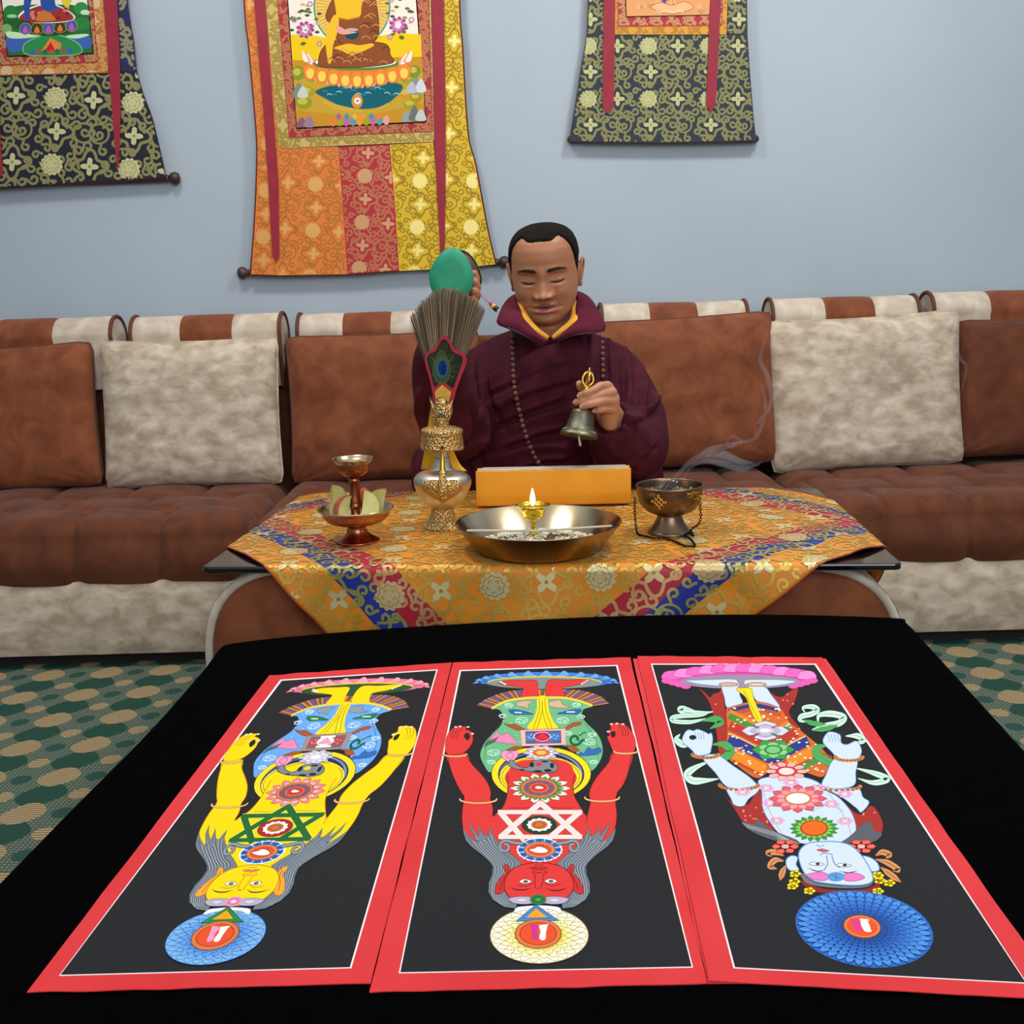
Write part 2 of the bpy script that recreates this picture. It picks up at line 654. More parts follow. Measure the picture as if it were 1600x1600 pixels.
def seat(x0, x1, par, cell, phase):
    """tufted seat: three staggered rows of pads, the first rolling over the front"""
    nx = int((x1 - x0) / 0.005)
    # profile along the seat: s from the bottom of the front face, over the edge, to the back
    prof = []
    for i in range(14): prof.append((SF - 0.012 * math.sin(math.pi * i / 13), 0.205 + (ST - 0.05 - 0.205) * i / 13))
    for i in range(1, 10):
        a = math.pi / 2 * i / 9
        prof.append((SF + 0.05 - 0.05 * math.cos(a), ST - 0.05 + 0.05 * math.sin(a)))
    for i in range(1, 46): prof.append((SF + 0.05 + (SB - SF - 0.05) * i / 45, ST))
    d = [0]
    for a, b in zip(prof, prof[1:]): d.append(d[-1] + math.hypot(b[0] - a[0], b[1] - a[1]))
    breaks = [0, 0.30, 0.46, d[-1] + 0.02]
    mb = MB()
    rows = []
    for k, (y, z) in enumerate(prof):
        row = []
        a = prof[max(0, k - 1)]
        b = prof[min(len(prof) - 1, k + 1)]
        ty, tz = b[0] - a[0], b[1] - a[1]
        l = math.hypot(ty, tz)
        ny, nz = -tz / l, ty / l
        for i in range(nx + 1):
            x = x0 + (x1 - x0) * i / nx
            ri = 0 if d[k] < breaks[1] else (1 if d[k] < breaks[2] else 2)
            # rows shift and their seams bow
            bow = 0.018 * math.sin((x - x0) / cell * math.pi * 2 + ri * math.pi)
            dd = d[k] + (bow if ri or d[k] > 0.2 else 0)
            ri = 0 if dd < breaks[1] else (1 if dd < breaks[2] else 2)
            s0, s1 = breaks[ri], breaks[ri + 1]
            u = ((x - x0 + phase) / cell + 0.5 * ri) % 1.0
            v = min(max((dd - s0) / (s1 - s0), 0), 1)
            du = min(u, 1 - u) * cell
            dv = (1 - v) * (s1 - s0) if ri == 0 else min(v, 1 - v) * (s1 - s0)
            h = -0.012 * math.exp(-du / 0.006) - 0.012 * math.exp(-dv / 0.006) - 0.008 * math.exp(-du / 0.03) - 0.008 * math.exp(-dv / 0.03)
            h += 0.006 * noise.noise(Vector((x * 5, d[k] * 5, 3)))
            e = min(x - x0, x1 - x)
            h -= 0.03 * max(0, 1 - e / 0.05) ** 2
            row.append((x, y + ny * h, z + nz * h))
        rows.append(row)
    # sides and back down to the base
    mb.grid(rows)
    for s in (0, nx):
        xs = x0 if s == 0 else x1
        mb.grid([[r[s] for r in rows], [(xs, max(r[s][1], SF + 0.01), 0.205) for r in rows]])
    return mb.build('tufted_seat', m_brown_d, par)


def bolster(par, xl, xr, zt, y0, stripes, cap_side):
    """rolled headrest with three stripes of cover and piped ends"""
    b = root_part('headrest', par, ((xl + xr) / 2, y0 + 0.06, zt - 0.1))
    prof = []
    for i in range(9): prof.append((y0 + 0.004, zt - 0.20 + (0.20 - 0.062) * i / 8))
    for i in range(1, 20):
        a = math.pi * i / 19
        prof.append((y0 + 0.062 - 0.062 * math.cos(a), zt - 0.062 + 0.062 * math.sin(a)))
    for i in range(1, 8): prof.append((y0 + 0.124, zt - 0.062 - 0.02 * i))
    n = 54
    f1, f2 = stripes[0], stripes[1]
    for nm, u0, u1, m in (('cover_panel', 0, f1, stripes[2][0]), ('cover_panel', f1, f2, stripes[2][1]), ('cover_panel', f2, 1, stripes[2][2])):
        mb = MB()
        rows = []
        for y, z in prof:
            row = []
            for i in range(19):
                u = u0 + (u1 - u0) * i / 18
                x = xl + (xr - xl) * u
                q = min(u - u0, u1 - u) * (xr - xl)
                h = -0.003 * math.exp(-q / 0.006) + 0.002 * noise.noise(Vector((x * 9, y * 9, z * 9)))
                row.append((x, y - h * 0.7, z + h))
            rows.append(row)
        mb.grid(rows)
        o = mb.build(nm, m, b)
    for x in (xl, xr):
        mb = MB()
        pts = [(x, y, z) for y, z in prof]
        c = (x + (0.006 if x == xr else -0.006), y0 + 0.062, zt - 0.1)
        mb.add(pts + [c], [(i, i + 1, len(pts)) for i in range(len(pts) - 1)])
        mb.build('end_cap', m_beige2, b)
        mb = MB()
        mb.tube(pts, 0.0055, 8)
        mb.build('piping', m_pipe, b)
    return b


def root_part(name, par, loc):
    """an Empty part holding sub-parts"""
    o = bpy.data.objects.new(name, None)
    o.empty_display_size = 0.03
    COL.objects.link(o)
    o.parent = par
    o.location = Vector(loc) - worldloc(par)
    return o


def sofa(x0, x1, label, cell, phase, heads):
    r = root('sofa', ((x0 + x1) / 2, 2.6, 0), label, 'sofa')
    seat(x0, x1, r, cell, phase)
    b = MB()
    n = 40
    rows = []
    for (y, z) in [(SF + 0.012, 0.028), (SF - 0.004, 0.034), (SF - 0.010, 0.06), (SF - 0.008, 0.13), (SF - 0.004, 0.195), (SF + 0.004, 0.212), (SF + 0.03, 0.212)]:
        rows.append([(x0 + (x1 - x0) * i / n, y + 0.002 * noise.noise(Vector((i * .4, z * 9, 1))), z) for i in range(n + 1)])
    b.grid(rows)
    b.box((x0, SF + 0.012, 0.028), (x1, SB + 0.14, 0.205))
    b.build('base', m_beige, r, auto=40)
    b = MB()
    b.box((x0 + 0.02, SF + 0.035, 0.0), (x1 - 0.02, SB + 0.12, 0.03))  # recessed dark block stands in for the shadow gap under the base
    b.build('shadow_gap_block', m_dark, r, smooth=False)
    b = MB()
    b.box((x0, SB + 0.07, 0.2), (x1, SB + 0.16, 0.74))
    bevel(b.build('backrest', m_brown_d, r, smooth=False), 0.02, 3)
    for h in heads: bolster(r, *h)
    return r


BR, BE = m_brown, m_beige2
sofa(-2.15, -0.625, 'brown tufted sofa section on the left with pale base, beside the copper offering stand', 0.203, 0.105,
     [(-2.10, -1.56, 0.822, 2.895, (0.33, 0.66, (BE, BR, BE)), 0), (-1.475, -1.105, 0.822, 2.895, (0.12, 0.56, (BE, BR, BE)), 0), (-1.05, -0.635, 0.820, 2.895, (0.33, 0.68, (BE, BR, BE)), 0)])
sofa(-0.612, 0.720, 'middle brown tufted sofa section that the person in maroon sits on', 0.203, 0.03,
     [(-0.585, -0.165, 0.815, 2.895, (0.30, 0.62, (BE, BR, BE)), 0), (0.265, 0.672, 0.820, 2.895, (0.33, 0.66, (BE, BR, BE)), 0)])
sofa(0.733, 2.25, 'brown tufted sofa section on the right with pale base, behind the incense smoke', 0.203, 0.06,
     [(0.742, 1.150, 0.822, 2.895, (0.36, 0.70, (BE, BR, BE)), 0), (1.19, 1.61, 0.828, 2.895, (0.38, 0.75, (BE, BR, BE)), 0), (1.66, 2.10, 0.83, 2.895, (0.38, 0.75, (BE, BR, BE)), 0)])


def pillow(x0, x1, z0, z1, yb, lean, thick, m, label, seed, pipe=None, sag=0.0, roll=0.0):
    cx, cz = (x0 + x1) / 2, (z0 + z1) / 2
    hw, hh = (x1 - x0) / 2, (z1 - z0) / 2
    n = 56
    r = root('back_cushion', (cx, yb + thick / 2, z0), label, 'cushion', None)
    edge = []

    def P(u, v, side):
        # rounded-square outline, slightly pinched sides
        a, b = u, v
        pu = 1 - 0.035 * (1 - v * v) * (1 - abs(u) ** 3 * 0) * 0.8
        x = hw * a * (1 - 0.03 * (1 - b * b))
        z = hh * b * (1 - 0.025 * (1 - a * a))
        # corner rounding
        q = max(0, (abs(a) - 0.86) / 0.14) * max(0, (abs(b) - 0.86) / 0.14)
        x *= 1 - 0.03 * q
        z *= 1 - 0.03 * q
        t = ((1 - abs(a) ** 5) ** 0.5) * ((1 - abs(b) ** 5) ** 0.5)
        d = thick / 2 * (0.12 + 0.88 * t)
        nz = noise.noise(Vector((u * 1.6 + seed, v * 1.6, seed))) * 0.010 + noise.noise(Vector((u * 5 + seed, v * 4, seed * 2))) * 0.004
        wr = 0
        for s1 in (-1, 1):
            for s2 in (-1, 1):
                dd = math.hypot(u - s1, v - s2)
                wr += 0.006 * math.sin(math.atan2(v - s2, u - s1) * 16 + seed) * math.exp(-dd / 0.25)
        d += (nz + wr) * t
        z -= sag * hh * (1 - a * a) * max(0, b)
        y = -d if side < 0 else d
        zz = z + hh
        yy = y + thick / 2 + yb + lean * zz - 0.0
        xr_ = x * math.cos(roll) - (z) * math.sin(roll)
        zr_ = z * math.cos(roll) + x * math.sin(roll)
        return (cx + xr_, yy, cz + zr_)
    mb = MB()
    tt = [math.sin(math.pi / 2 * (-1 + 2 * i / n)) for i in range(n + 1)]
    for side in (-1, 1):
        mb.grid([[P(u, v, side) for u in tt] for v in tt])
    ring = [(tt[i], -1) for i in range(n)] + [(1, tt[i]) for i in range(n)] + [(tt[n - i], 1) for i in range(n)] + [(-1, tt[n - i]) for i in range(n)]
    mb.grid([[P(u, v, -1) for u, v in ring], [P(u, v, 1) for u, v in ring]], closed_u=True)
    mb.build('cover', m, r)
    mb = MB()
    mb.tube([P(u, v, -1) for u, v in ring], 0.0035, 6, closed=True)
    mb.build('piping', pipe or m, r)
    return r


PB = 2.745
pillow(-1.72, -1.136, 0.358, 0.75, PB, 0.15, 0.12, m_brown, 'brown suede back cushion at the far left end of the sofa', 1.3, m_pipe, 0.02, 0.03)
pillow(-1.124, -0.632, 0.356, 0.757, PB + 0.005, 0.15, 0.12, m_beige, 'beige velvet back cushion on the left, behind the copper offering stand', 2.7, None, 0.02, 0.0)
pillow(-0.608, -0.075, 0.358, 0.758, PB, 0.15, 0.12, m_brown, 'brown suede back cushion between the beige cushion and the peacock whisk', 3.1, m_pipe, 0.0, 0.01)
pillow(0.17, 0.735, 0.372, 0.780, PB, 0.15, 0.12, m_brown, 'brown suede back cushion right beside the person in maroon', 4.4, m_pipe, 0.0, 0.035)
pillow(0.715, 1.245, 0.358, 0.772, PB - 0.01, 0.15, 0.125, m_beige, 'beige velvet back cushion on the right, behind the drifting smoke', 5.2, None, 0.02, 0.035)
pillow(1.235, 1.76, 0.378, 0.748, PB + 0.01, 0.15, 0.12, m_brown_d, 'dark brown suede back cushion at the far right end of the sofa', 6.6, m_pipe, 0.0, -0.01)

# ------------------------------------------------------------------ hanging scrolls on the back wall
m_silk = attr_mat('brocade_silk', 0.55, sheen=0.05, bump=0.15, bscale=900, mrough=0.38)
m_paint = attr_mat('painted_canvas', 0.62, bump=0.08, bscale=700, spec=0.1)
m_ribbon = mat('red_silk_ribbon', '#8c0a26', 0.6, col2='#9a0e2c', scale=30)
m_wood = mat('dark_turned_wood', '#3a241b', 0.4, col2='#4d3226', scale=20)
HY = WALL - 0.032


def hmap(x, y):
    return PY(x, y, HY)


def scroll_base(r, outline, colr):
    """thin padded cloth backing with a dark edge"""
    mb = MB()
    f = [PY(x, y, HY + 0.0005) for x, y in outline]
    b = [PY(x, y, HY + 0.004) for x, y in outline]
    n = len(f)
    tri = tessellate_polygon([[Vector((p[0], p[1], 0)) for p in outline]])
    mb.add(f + b, [t for t in tri] + [tuple(n + i for i in t) for t in tri] + [(i, (i + 1) % n, n + (i + 1) % n, n + i) for i in range(n)])
    return mb.build('backing_cloth', mat('scroll_backing', colr, 0.8), r, smooth=False)


def hp(base):
    return Paint(hmap, (0, -1, 0), base=base)


def ribbon(r, pts, lift=0.006):
    mb = MB()
    tri = tessellate_polygon([[Vector((p[0], p[1], 0)) for p in pts]])
    f = [PY(x, y, HY - lift) for x, y in pts]
    b = [PY(x, y, HY - lift + 0.0015) for x, y in pts]
    n = len(pts)
    mb.add(f + b, [t for t in tri] + [tuple(n + i for i in t) for t in tri] + [(i, (i + 1) % n, n + (i + 1) % n, n + i) for i in range(n)])
    return mb.build('ribbon', m_ribbon, r, smooth=False)


def rod(r, a, b, knobs=(True, True)):
    A, B = PY(*a, HY + 0.0165), PY(*b, HY + 0.0165)
    d = (B - A).normalized()
    mb = MB()
    mb.tube([A, B], 0.011, 14)
    o = mb.build('dowel', m_wood, r)
    for p, s, k in ((A, -1, knobs[0]), (B, 1, knobs[1])):
        if not k: continue
        mb = MB()
        q = [p + d * s * t for t in (0.0, 0.008, 0.011, 0.017, 0.026, 0.034, 0.037)]
        mb.tube(q, [0.009, 0.009, 0.013, 0.017, 0.018, 0.014, 0.006], 16, caps=False)
        mb.add([q[-1] + (Vector((0, math.cos(t), math.sin(t)))) * 0.006 for t in [k2 * math.pi / 4 for k2 in range(8)]], [tuple(range(8))])
        mb.build('knob', m_wood, o)
    return o


def cx4(pts): return [(360 + x * .2875, y * .2875) for x, y in pts]
def cx5(pts): return [(x * .2, y * .2) for x, y in pts]
def cx6(pts): return [(860 + x * .225, y * .225) for x, y in pts]


# --- middle scroll: orange, red and yellow brocade
r = root('hanging_scroll', PY(580, 432, HY), 'large orange, red and yellow brocade hanging scroll left of the head', 'hanging scroll')
Lft = cx4(cr([(20, -1100), (75, 0), (100, 260), (140, 720), (142, 930), (130, 1200), (108, 1500)], 6))
Rgt = cx4(cr([(1445, 1440), (1400, 1250), (1335, 900), (1292, 720), (1262, 260), (1245, 0), (1205, -1100)], 6))
Bot = cx4(cr([(108, 1500), (250, 1505), (640, 1497), (920, 1475), (1250, 1462), (1445, 1440)], 5))
scroll_base(r, Lft + Bot[1:-1] + Rgt, '#4a1a1a')


def panel(r, name, poly, bg, sc, fc, W, o, rot=0.06, base=0.0012, hh=0.86, flowers=True, dark=None, lw=0.03):
    P = hp(base)
    P.poly(poly, bg)
    xs = [p[0] for p in poly]
    ys = [p[1] for p in poly]
    ymin = max(min(ys), -60)
    brocade(P, (min(xs), ymin, max(xs), max(ys)), W, inpoly(poly), sc, fc, o[0], o[1], rot, hh, lw, flowers, dark)
    return P.build(name, m_silk, r)


def inset(e, k): return [(x + k, y) for x, y in e]
ora_side = inset(Lft, 1.2) + cx4([(108, 1490), (252, 1495), (262, 1300), (262, 800), (190, 0), (140, -1100)])
panel(r, 'orange_side_strip', ora_side, '#e07a2c', ('#b0702a', .3), ('#e0a45c', .45), 84, (410, 370), lw=.022)
panel(r, 'orange_brocade_panel', cx4([(262, 805), (586, 797), (606, 1050), (636, 1490), (252, 1497), (262, 1300)]), '#e07a2c', ('#b0702a', .3), ('#e3aa5e', .45), 84, (492, 288), lw=.022)
panel(r, 'red_brocade_panel', cx4([(586, 799), (866, 786), (890, 1050), (918, 1470), (636, 1490), (606, 1050)]), '#b3202f', ('#b8714c', .4), ('#d09a6a', .5), 84, (569, 275), lw=.034)
panel(r, 'yellow_brocade_panel', cx4([(866, 787), (1104, 774), (1130, 1100), (1142, 1462), (918, 1473), (890, 1050)]), '#d9b416', ('#9c7a14', .3), ('#eedb84', .45), 84, (655, 283), lw=.024)
yel_side = cx4([(1108, -1100), (1150, 0), (1168, 400), (1150, 1000), (1150, 1458), (1300, 1452), (1440, 1436)]) + inset(Rgt, -1.2)
panel(r, 'yellow_side_strip', yel_side, '#d9b416', ('#9c7a14', .3), ('#eedb84', .45), 84, (739, 283), lw=.024)
# gold and red frames round the painting
P = hp(0.0024)
gold_fr = cx4([(120, -1100), (190, 0), (265, 806), (1106, 771), (1108, 700), (1090, 0), (1040, -1100)])
P.poly(gold_fr, ('#c9b067', .3))
brocade(P, (400, -60, 690, 235), 60, inpoly(gold_fr), ('#a5893c', .4), ('#d8c583', .4), 420, 40, 0.05, .86, .05, False)
P.build('gold_border', m_silk, r)
P = hp(0.0036)
red_fr = cx4([(185, -1100), (255, 0), (320, 750), (1100, 716), (1080, 0), (1020, -1100)])
P.poly(red_fr, '#a01f2c')
brocade(P, (420, -60, 690, 220), 52, inpoly(red_fr), ('#b5704a', .4), ('#c08a5c', .4), 440, 30, 0.05, .86, .055, False)
P.build('red_border', m_silk, r)
# painting: a headless-in-frame seated robed figure on a lotus throne, in plain generic form
P = hp(0.0050)
P.pre = lambda x, y: (360 + x * .2875, y * .2875)
P.poly([(235, -1100), (310, 0), (360, 702), (1066, 667), (1015, 0), (960, -1100)], '#1e1516')
P.poly([(242, -1090), (316, 0), (364, 694), (1060, 660), (1008, 0), (950, -1090)], '#f1e6d6')
P.poly([(329, 190), (336, 300), (364, 560), (1050, 540), (1036, 190), (900, 180), (660, 230), (420, 190)], '#f0c81e')
P.poly([(337, 330), (1042, 310), (1056, 600), (1060, 660), (364, 694), (358, 600)], '#c9912a')
P.poly([(345, 440), (470, 420), (900, 420), (1046, 400), (1054, 560), (700, 640), (362, 600)], '#c8a236')
# mandorla
P.ell(662, 40, 210, 220, '#5a9c86')
P.ell(662, 40, 200, 212, '#e8c463')
for k in range(64):
    a = 2 * math.pi * k / 64
    P.line([(662 + 90 * math.cos(a), 40 + 95 * math.sin(a)), (662 + 194 * math.cos(a), 40 + 206 * math.sin(a))], 4, '#c8923a')
# peonies and leaves either side
for (fx, fy) in ((408, 165), (912, 140)):
    rr = random.Random(int(fx))
    for k in range(26):
        a, q = rr.uniform(0, 6.28), rr.uniform(40, 120)
        x, y = fx + q * math.cos(a) * .75 + (30 if fx > 600 else -10) * 0, fy - 40 + q * math.sin(a)
        P.blob([(x - 14, y), (x, y - 8), (x + 14, y), (x, y + 8)], rr.choice(['#3f5c2a', '#55742f', '#d7a59a', '#6b7f35']))
    P.petals(fx, fy, 52, 50, 9, '#a04a86', None, tip=1.0)
    P.petals(fx, fy, 38, 36, 7, '#c87aad', None, rot=.3)
    P.petals(fx, fy - 4, 20, 24, 5, '#f3dbe8', None)
for (x, y) in ((350, 110), (985, 110), (435, 25), (485, 240), (868, 205)):
    P.petals(x, y, 18, 18, 6, '#b97fae', None)
# trees and rocks
for (x, y, rx, ry, c) in ((370, 400, 34, 40, '#86942a'), (420, 500, 40, 30, '#b0962c'), (400, 560, 45, 36, '#98992a'), (440, 420, 30, 30, '#a3a02e'), (965, 430, 36, 30, '#9aa030'), (1000, 390, 34, 34, '#7c922c'), (955, 510, 44, 30, '#c9962e'), (1010, 530, 34, 30, '#b48c2a'), (980, 570, 40, 24, '#a49a2c')):
    P.ell(x, y, rx, ry, c)
    P.ell(x - 6, y - 8, rx * .6, ry * .5, '#c6bd4c')
for (x, y, h_, c) in ((372, 530, 80, '#7b8b80'), (395, 530, 60, '#c9d0c6'), (1010, 510, 90, '#8b8f96'), (1035, 500, 70, '#d3d6da'), (985, 505, 60, '#b8bcc2'), (390, 690, 50, '#8a5d72'), (430, 690, 60, '#a37d8c'), (960, 660, 60, '#9aa0a0'), (1000, 655, 80, '#6c7470'), (1035, 655, 60, '#c4cac8')):
    P.poly([(x - 28, y), (x - 20, y - h_ * .6), (x, y - h_), (x + 18, y - h_ * .7), (x + 28, y)], c, 3)
# pond, throne, petals
P.blob([(470, 490), (520, 540), (640, 590), (790, 590), (890, 540), (930, 460), (700, 440)], '#15626e', '#b98a2c', 5)
P.blob([(500, 545), (600, 575), (760, 600), (860, 560), (820, 590), (700, 610), (560, 590)], '#d2ac3c')
for k in range(16):
    x = 500 + k * 26
    P.line([(x, 500 + 20 * math.sin(k)), (x + 16, 494 + 20 * math.sin(k)), (x + 30, 502 + 20 * math.sin(k))], 5, '#9fd0d6' if k % 2 else '#2d8fa0')
P.ell(690, 552, 30, 40, '#d9933e')
P.ell(692, 550, 18, 18, '#f7efe2')
P.ell(692, 550, 7, 7, '#b06aa0')
for k in range(19):
    x = 405 + 562 * k / 18
    y = 400 + 62 * math.sin(math.pi * k / 18)
    up = -1 if k in (0, 1, 17, 18) else 1
    P.blob([(x - 17, y - 10), (x, y + 22 * up), (x + 17, y - 10), (x, y - 26)], '#f7d9cd' if k % 2 else '#f0a58c')
for k in range(9):
    x = 435 + 510 * k / 8
    y = 385 + 42 * math.sin(math.pi * k / 8)
    P.blob([(x - 36, y - 14), (x - 26, y + 38), (x, y + 52), (x + 26, y + 38), (x + 36, y - 14), (x, y - 40)], '#ef8a3a', '#d86a24', 3)
    P.blob([(x - 20, y + 2), (x - 16, y + 34), (x, y + 44), (x + 16, y + 34), (x + 20, y + 2), (x, y - 12)], '#f9d35a')
for s_ in (-1, 1):
    for k in range(4):
        x = 690 + s_ * (235 + 14 * k)
        P.blob([(x - 14, 350 - 6 * k), (x + s_ * 20, 300 - 8 * k), (x + 14, 352 - 6 * k)], '#fbeadf' if k % 2 else '#f2a48a')
P.ell(682, 348, 235, 36, '#5f8a3c')
P.ell(682, 340, 220, 30, '#f6f1ea')
# robed body, crossed legs
P.blob([(480, 340), (500, 270), (560, 225), (650, 235), (760, 230), (850, 245), (870, 300), (880, 345), (700, 368), (500, 365)], '#8f4f2c', '#5e2c1c', 4)
P.blob([(560, 0), (520, 90), (545, 120), (580, 60), (600, -60), (760, -60), (800, 60), (805, 190), (760, 240), (680, 250), (600, 235), (570, 180), (590, 60)], '#8f4f2c', '#5e2c1c', 4)
P.blob([(575, -80), (740, -80), (715, 30), (705, 90), (640, 108), (590, 100), (575, 60)], '#f2bd2c')
P.line([(578, 98), (640, 110), (705, 95)], 7, '#c07a20')
P.blob([(560, 90), (525, 180), (520, 250), (535, 345), (552, 330), (560, 250), (585, 170), (590, 100)], '#f2bd2c')
P.blob([(565, 262), (640, 240), (700, 248), (770, 238), (775, 255), (700, 290), (655, 300), (600, 275)], '#f2bd2c')
for k in range(30):
    rr = random.Random(k)
    x, y = (rr.uniform(500, 860), rr.uniform(270, 350)) if k % 2 else (rr.uniform(720, 800), rr.uniform(-10, 220))
    P.line([(x - 22, y), (x - 8, y - 12), (x + 10, y - 10), (x + 24, y + 4)], 4, '#d99a5a' if k % 3 else '#5e2c1c', smooth=3)
P.ell(662, 188, 38, 30, '#1c4a5a')
P.ell(662, 164, 34, 9, '#c9a6a0')
P.blob([(580, 140), (640, 170), (690, 178), (620, 190), (584, 176)], '#e6a298')
# offerings along the foot
for k in range(9):
    x = 560 + k * 36
    P.blob([(x, 690 - k), (x - 18, 664 - k), (x, 636 - k), (x + 18, 664 - k)], ['#e2833a', '#a9a12c', '#c667a6', '#5aa0a8', '#ef9440', '#a9a12c', '#c667a6', '#5aa0a8', '#e9a0a4'][k])
for k in range(6):
    x = 590 + k * 44
    P.blob([(x, 652), (x - 14, 636), (x, 616), (x + 14, 636)], ['#b65a9a', '#4b93a0', '#e6b23c', '#e0a03a', '#4b93a0', '#e2833a'][k])
P.build('painted_canvas', m_paint, r)
ribbon(r, cx4([(85, -1100), (128, 0), (180, 620), (205, 1000), (228, 1390), (248, 1424), (266, 1392), (262, 1000), (225, 500), (190, 0), (145, -1100)]))
ribbon(r, cx4([(1050, -1100), (1093, 0), (1105, 700), (1125, 1100), (1140, 1370), (1153, 1398), (1164, 1370), (1170, 1000), (1170, 600), (1160, 0), (1110, -1100)]))
rod(r, (391, 426), (776, 410))
for e in (Lft, Rgt):
    mb = MB()
    mb.tube([PY(x, y, HY) for x, y in e], 0.0022, 6)
    mb.build('edge_piping', mat('edge_piping', '#5a1518', 0.7), r)

# --- left scroll: navy brocade round a blue figure
NAVY, NSC, NFL, NDK = '#0b1026', ('#8f8a58', .35), ('#cfcb94', .4), ('#8f8c58', .3)
r = root('hanging_scroll', PY(95, 290, HY), 'navy and gold brocade hanging scroll at the left edge, cut by the frame', 'hanging scroll')
Rg = cx5(cr([(1305, 1395), (1255, 1180), (1195, 930), (1125, 740), (1072, 560), (1045, 300), (1000, 0), (930, -1500)], 6))
Lf = cx5(cr([(-215, -1500), (-200, 0), (-210, 300), (-230, 560), (-265, 740), (-320, 930), (-375, 1470)], 6))
scroll_base(r, Lf + cx5([(0, 1478), (600, 1440), (1000, 1418)]) + Rg, '#4a1524')
low = cx5([(-250, 600), (0, 590), (850, 568), (1072, 560), (1125, 740), (1195, 930), (1255, 1180), (1300, 1388), (700, 1425), (0, 1470), (-370, 1462), (-320, 930)])
panel(r, 'navy_brocade_panel', low, NAVY, NSC, NFL, 121, (86, 153), rot=.06, hh=.86, dark=NDK, lw=.034)
side = cx5([(860, -1500), (915, 0), (942, 560), (1069, 558), (1042, 300), (997, 0), (925, -1500)])
panel(r, 'navy_side_strip', side, '#141c4a', ('#8f8a68', .35), NFL, 100, (150, 20), flowers=False, lw=.045)
panel(r, 'navy_side_strip', cx5([(-210, -1500), (-195, 0), (-228, 600), (-110, 598), (-120, 0), (-140, -1500)]), '#141c4a', ('#8f8a68', .35), NFL, 100, (150, 20), flowers=False, lw=.045)
P = hp(0.0024)
fr = cx5([(-130, -1500), (-115, 0), (-100, 598), (0, 592), (850, 570), (820, 0), (770, -1500)])
P.poly(fr, '#b5652a')
brocade(P, (-20, -60, 175, 120), 66, inpoly(fr), ('#d29a58', .4), ('#e0bc88', .4), 10, 112, .05, .86, .05, True)
P.build('orange_border', m_silk, r)
P = hp(0.0036)
fr = cx5([(-70, -1500), (-55, 0), (-35, 520), (0, 515), (760, 490), (772, 480), (730, 0), (690, -1500)])
P.poly(fr, '#a3222f')
brocade(P, (-20, -60, 160, 110), 60, inpoly(fr), ('#b98a58', .4), ('#c08a5c', .4), 10, 85, .05, .86, .055, False)
P.build('red_border', m_silk, r)
P = hp(0.0050)
P.pre = lambda x, y: (x * .2, y * .2)
P.poly([(-10, -1500), (14, 0), (64, 448), (738, 425), (692, 0), (650, -1500)], '#1a1416')
P.poly([(0, -1490), (22, 0), (70, 438), (728, 416), (685, 0), (640, -1490)], '#e9e4d8')
P.poly([(30, 90), (55, 300), (70, 438), (728, 416), (700, 130), (640, 60), (560, 40), (200, 40), (90, 60)], '#2f6b38')
for (x, y, rx, ry, c) in ((90, 90, 55, 45, '#2c7a3c'), (640, 70, 55, 50, '#338a44'), (110, 190, 70, 40, '#23602f'), (640, 190, 70, 50, '#2f7f3d'), (60, 230, 40, 40, '#7aa86a'), (670, 100, 36, 20, '#bfe0b8'), (100, 130, 40, 14, '#9ccf9a')):
    P.ell(x, y, rx, ry, c)
P.blob([(60, 300), (200, 280), (330, 300), (200, 390), (80, 400)], '#3d63b0')
P.blob([(540, 320), (700, 290), (715, 370), (600, 380)], '#3d63b0')
P.blob([(190, 360), (280, 300), (400, 270), (540, 300), (640, 370), (600, 430), (240, 436)], '#2f8a4a', '#8fd08f', 6)
P.blob([(60, 250), (190, 262), (330, 275), (230, 300), (80, 300)], '#c4e2b6')
P.blob([(520, 285), (660, 268), (700, 280), (600, 305)], '#c4e2b6')
P.ell(375, 210, 235, 74, '#2a4a2c')
for k in range(5):
    x = 205 + 90 * k
    y = 228 - 6 * k + 8 * math.sin(math.pi * k / 4)
    P.blob([(x - 46, y + 20), (x - 34, y - 30), (x, y - 44), (x + 34, y - 30), (x + 46, y + 20), (x, y + 46)], '#3b5fae' if k % 2 == 0 else '#39401c', '#c79a3a', 4)
    P.blob([(x - 22, y + 22), (x, y - 20), (x + 22, y + 22), (x, y + 36)], '#c9579c' if k % 2 == 0 else '#e07a3a')
P.blob([(150, 140), (200, 80), (320, 40), (440, 40), (560, 100), (590, 150), (480, 180), (260, 180)], '#f1e7dc')
P.blob([(160, 150), (220, 90), (330, 50), (430, 50), (540, 100), (575, 150), (460, 172), (260, 176)], '#9c3431', '#5c1a1c', 5)
for k in range(22):
    rr = random.Random(k + 50)
    P.ell(rr.uniform(240, 540), rr.uniform(60, 150), 16, 12, '#d27c74' if k % 3 else '#7a2422')
P.blob([(200, -40), (260, -40), (240, 60), (235, 150), (215, 166), (196, 120)], '#2d4f9e')
P.blob([(330, -40), (420, -40), (440, 40), (465, 70), (380, 96), (330, 60)], '#2d4f9e')
P.blob([(290, 165), (330, 90), (380, 96), (440, 160)], '#c8733c')
P.blob([(480, -60), (580, -60), (540, 60), (490, 20)], '#d9c83a')
P.poly([(330, 400), (400, 298), (490, 345), (470, 400)], '#e0833a')
P.poly([(355, 405), (402, 330), (440, 405)], '#b8242c')
for k in range(7):
    P.ell(262 + k * 48, 412 - 2 * k, 20, 20, ['#3d63b0', '#a04a58', '#2c6b4a', '#c4423c', '#2c6b4a', '#a04a58', '#3d63b0'][k])
P.build('painted_canvas', m_paint, r)
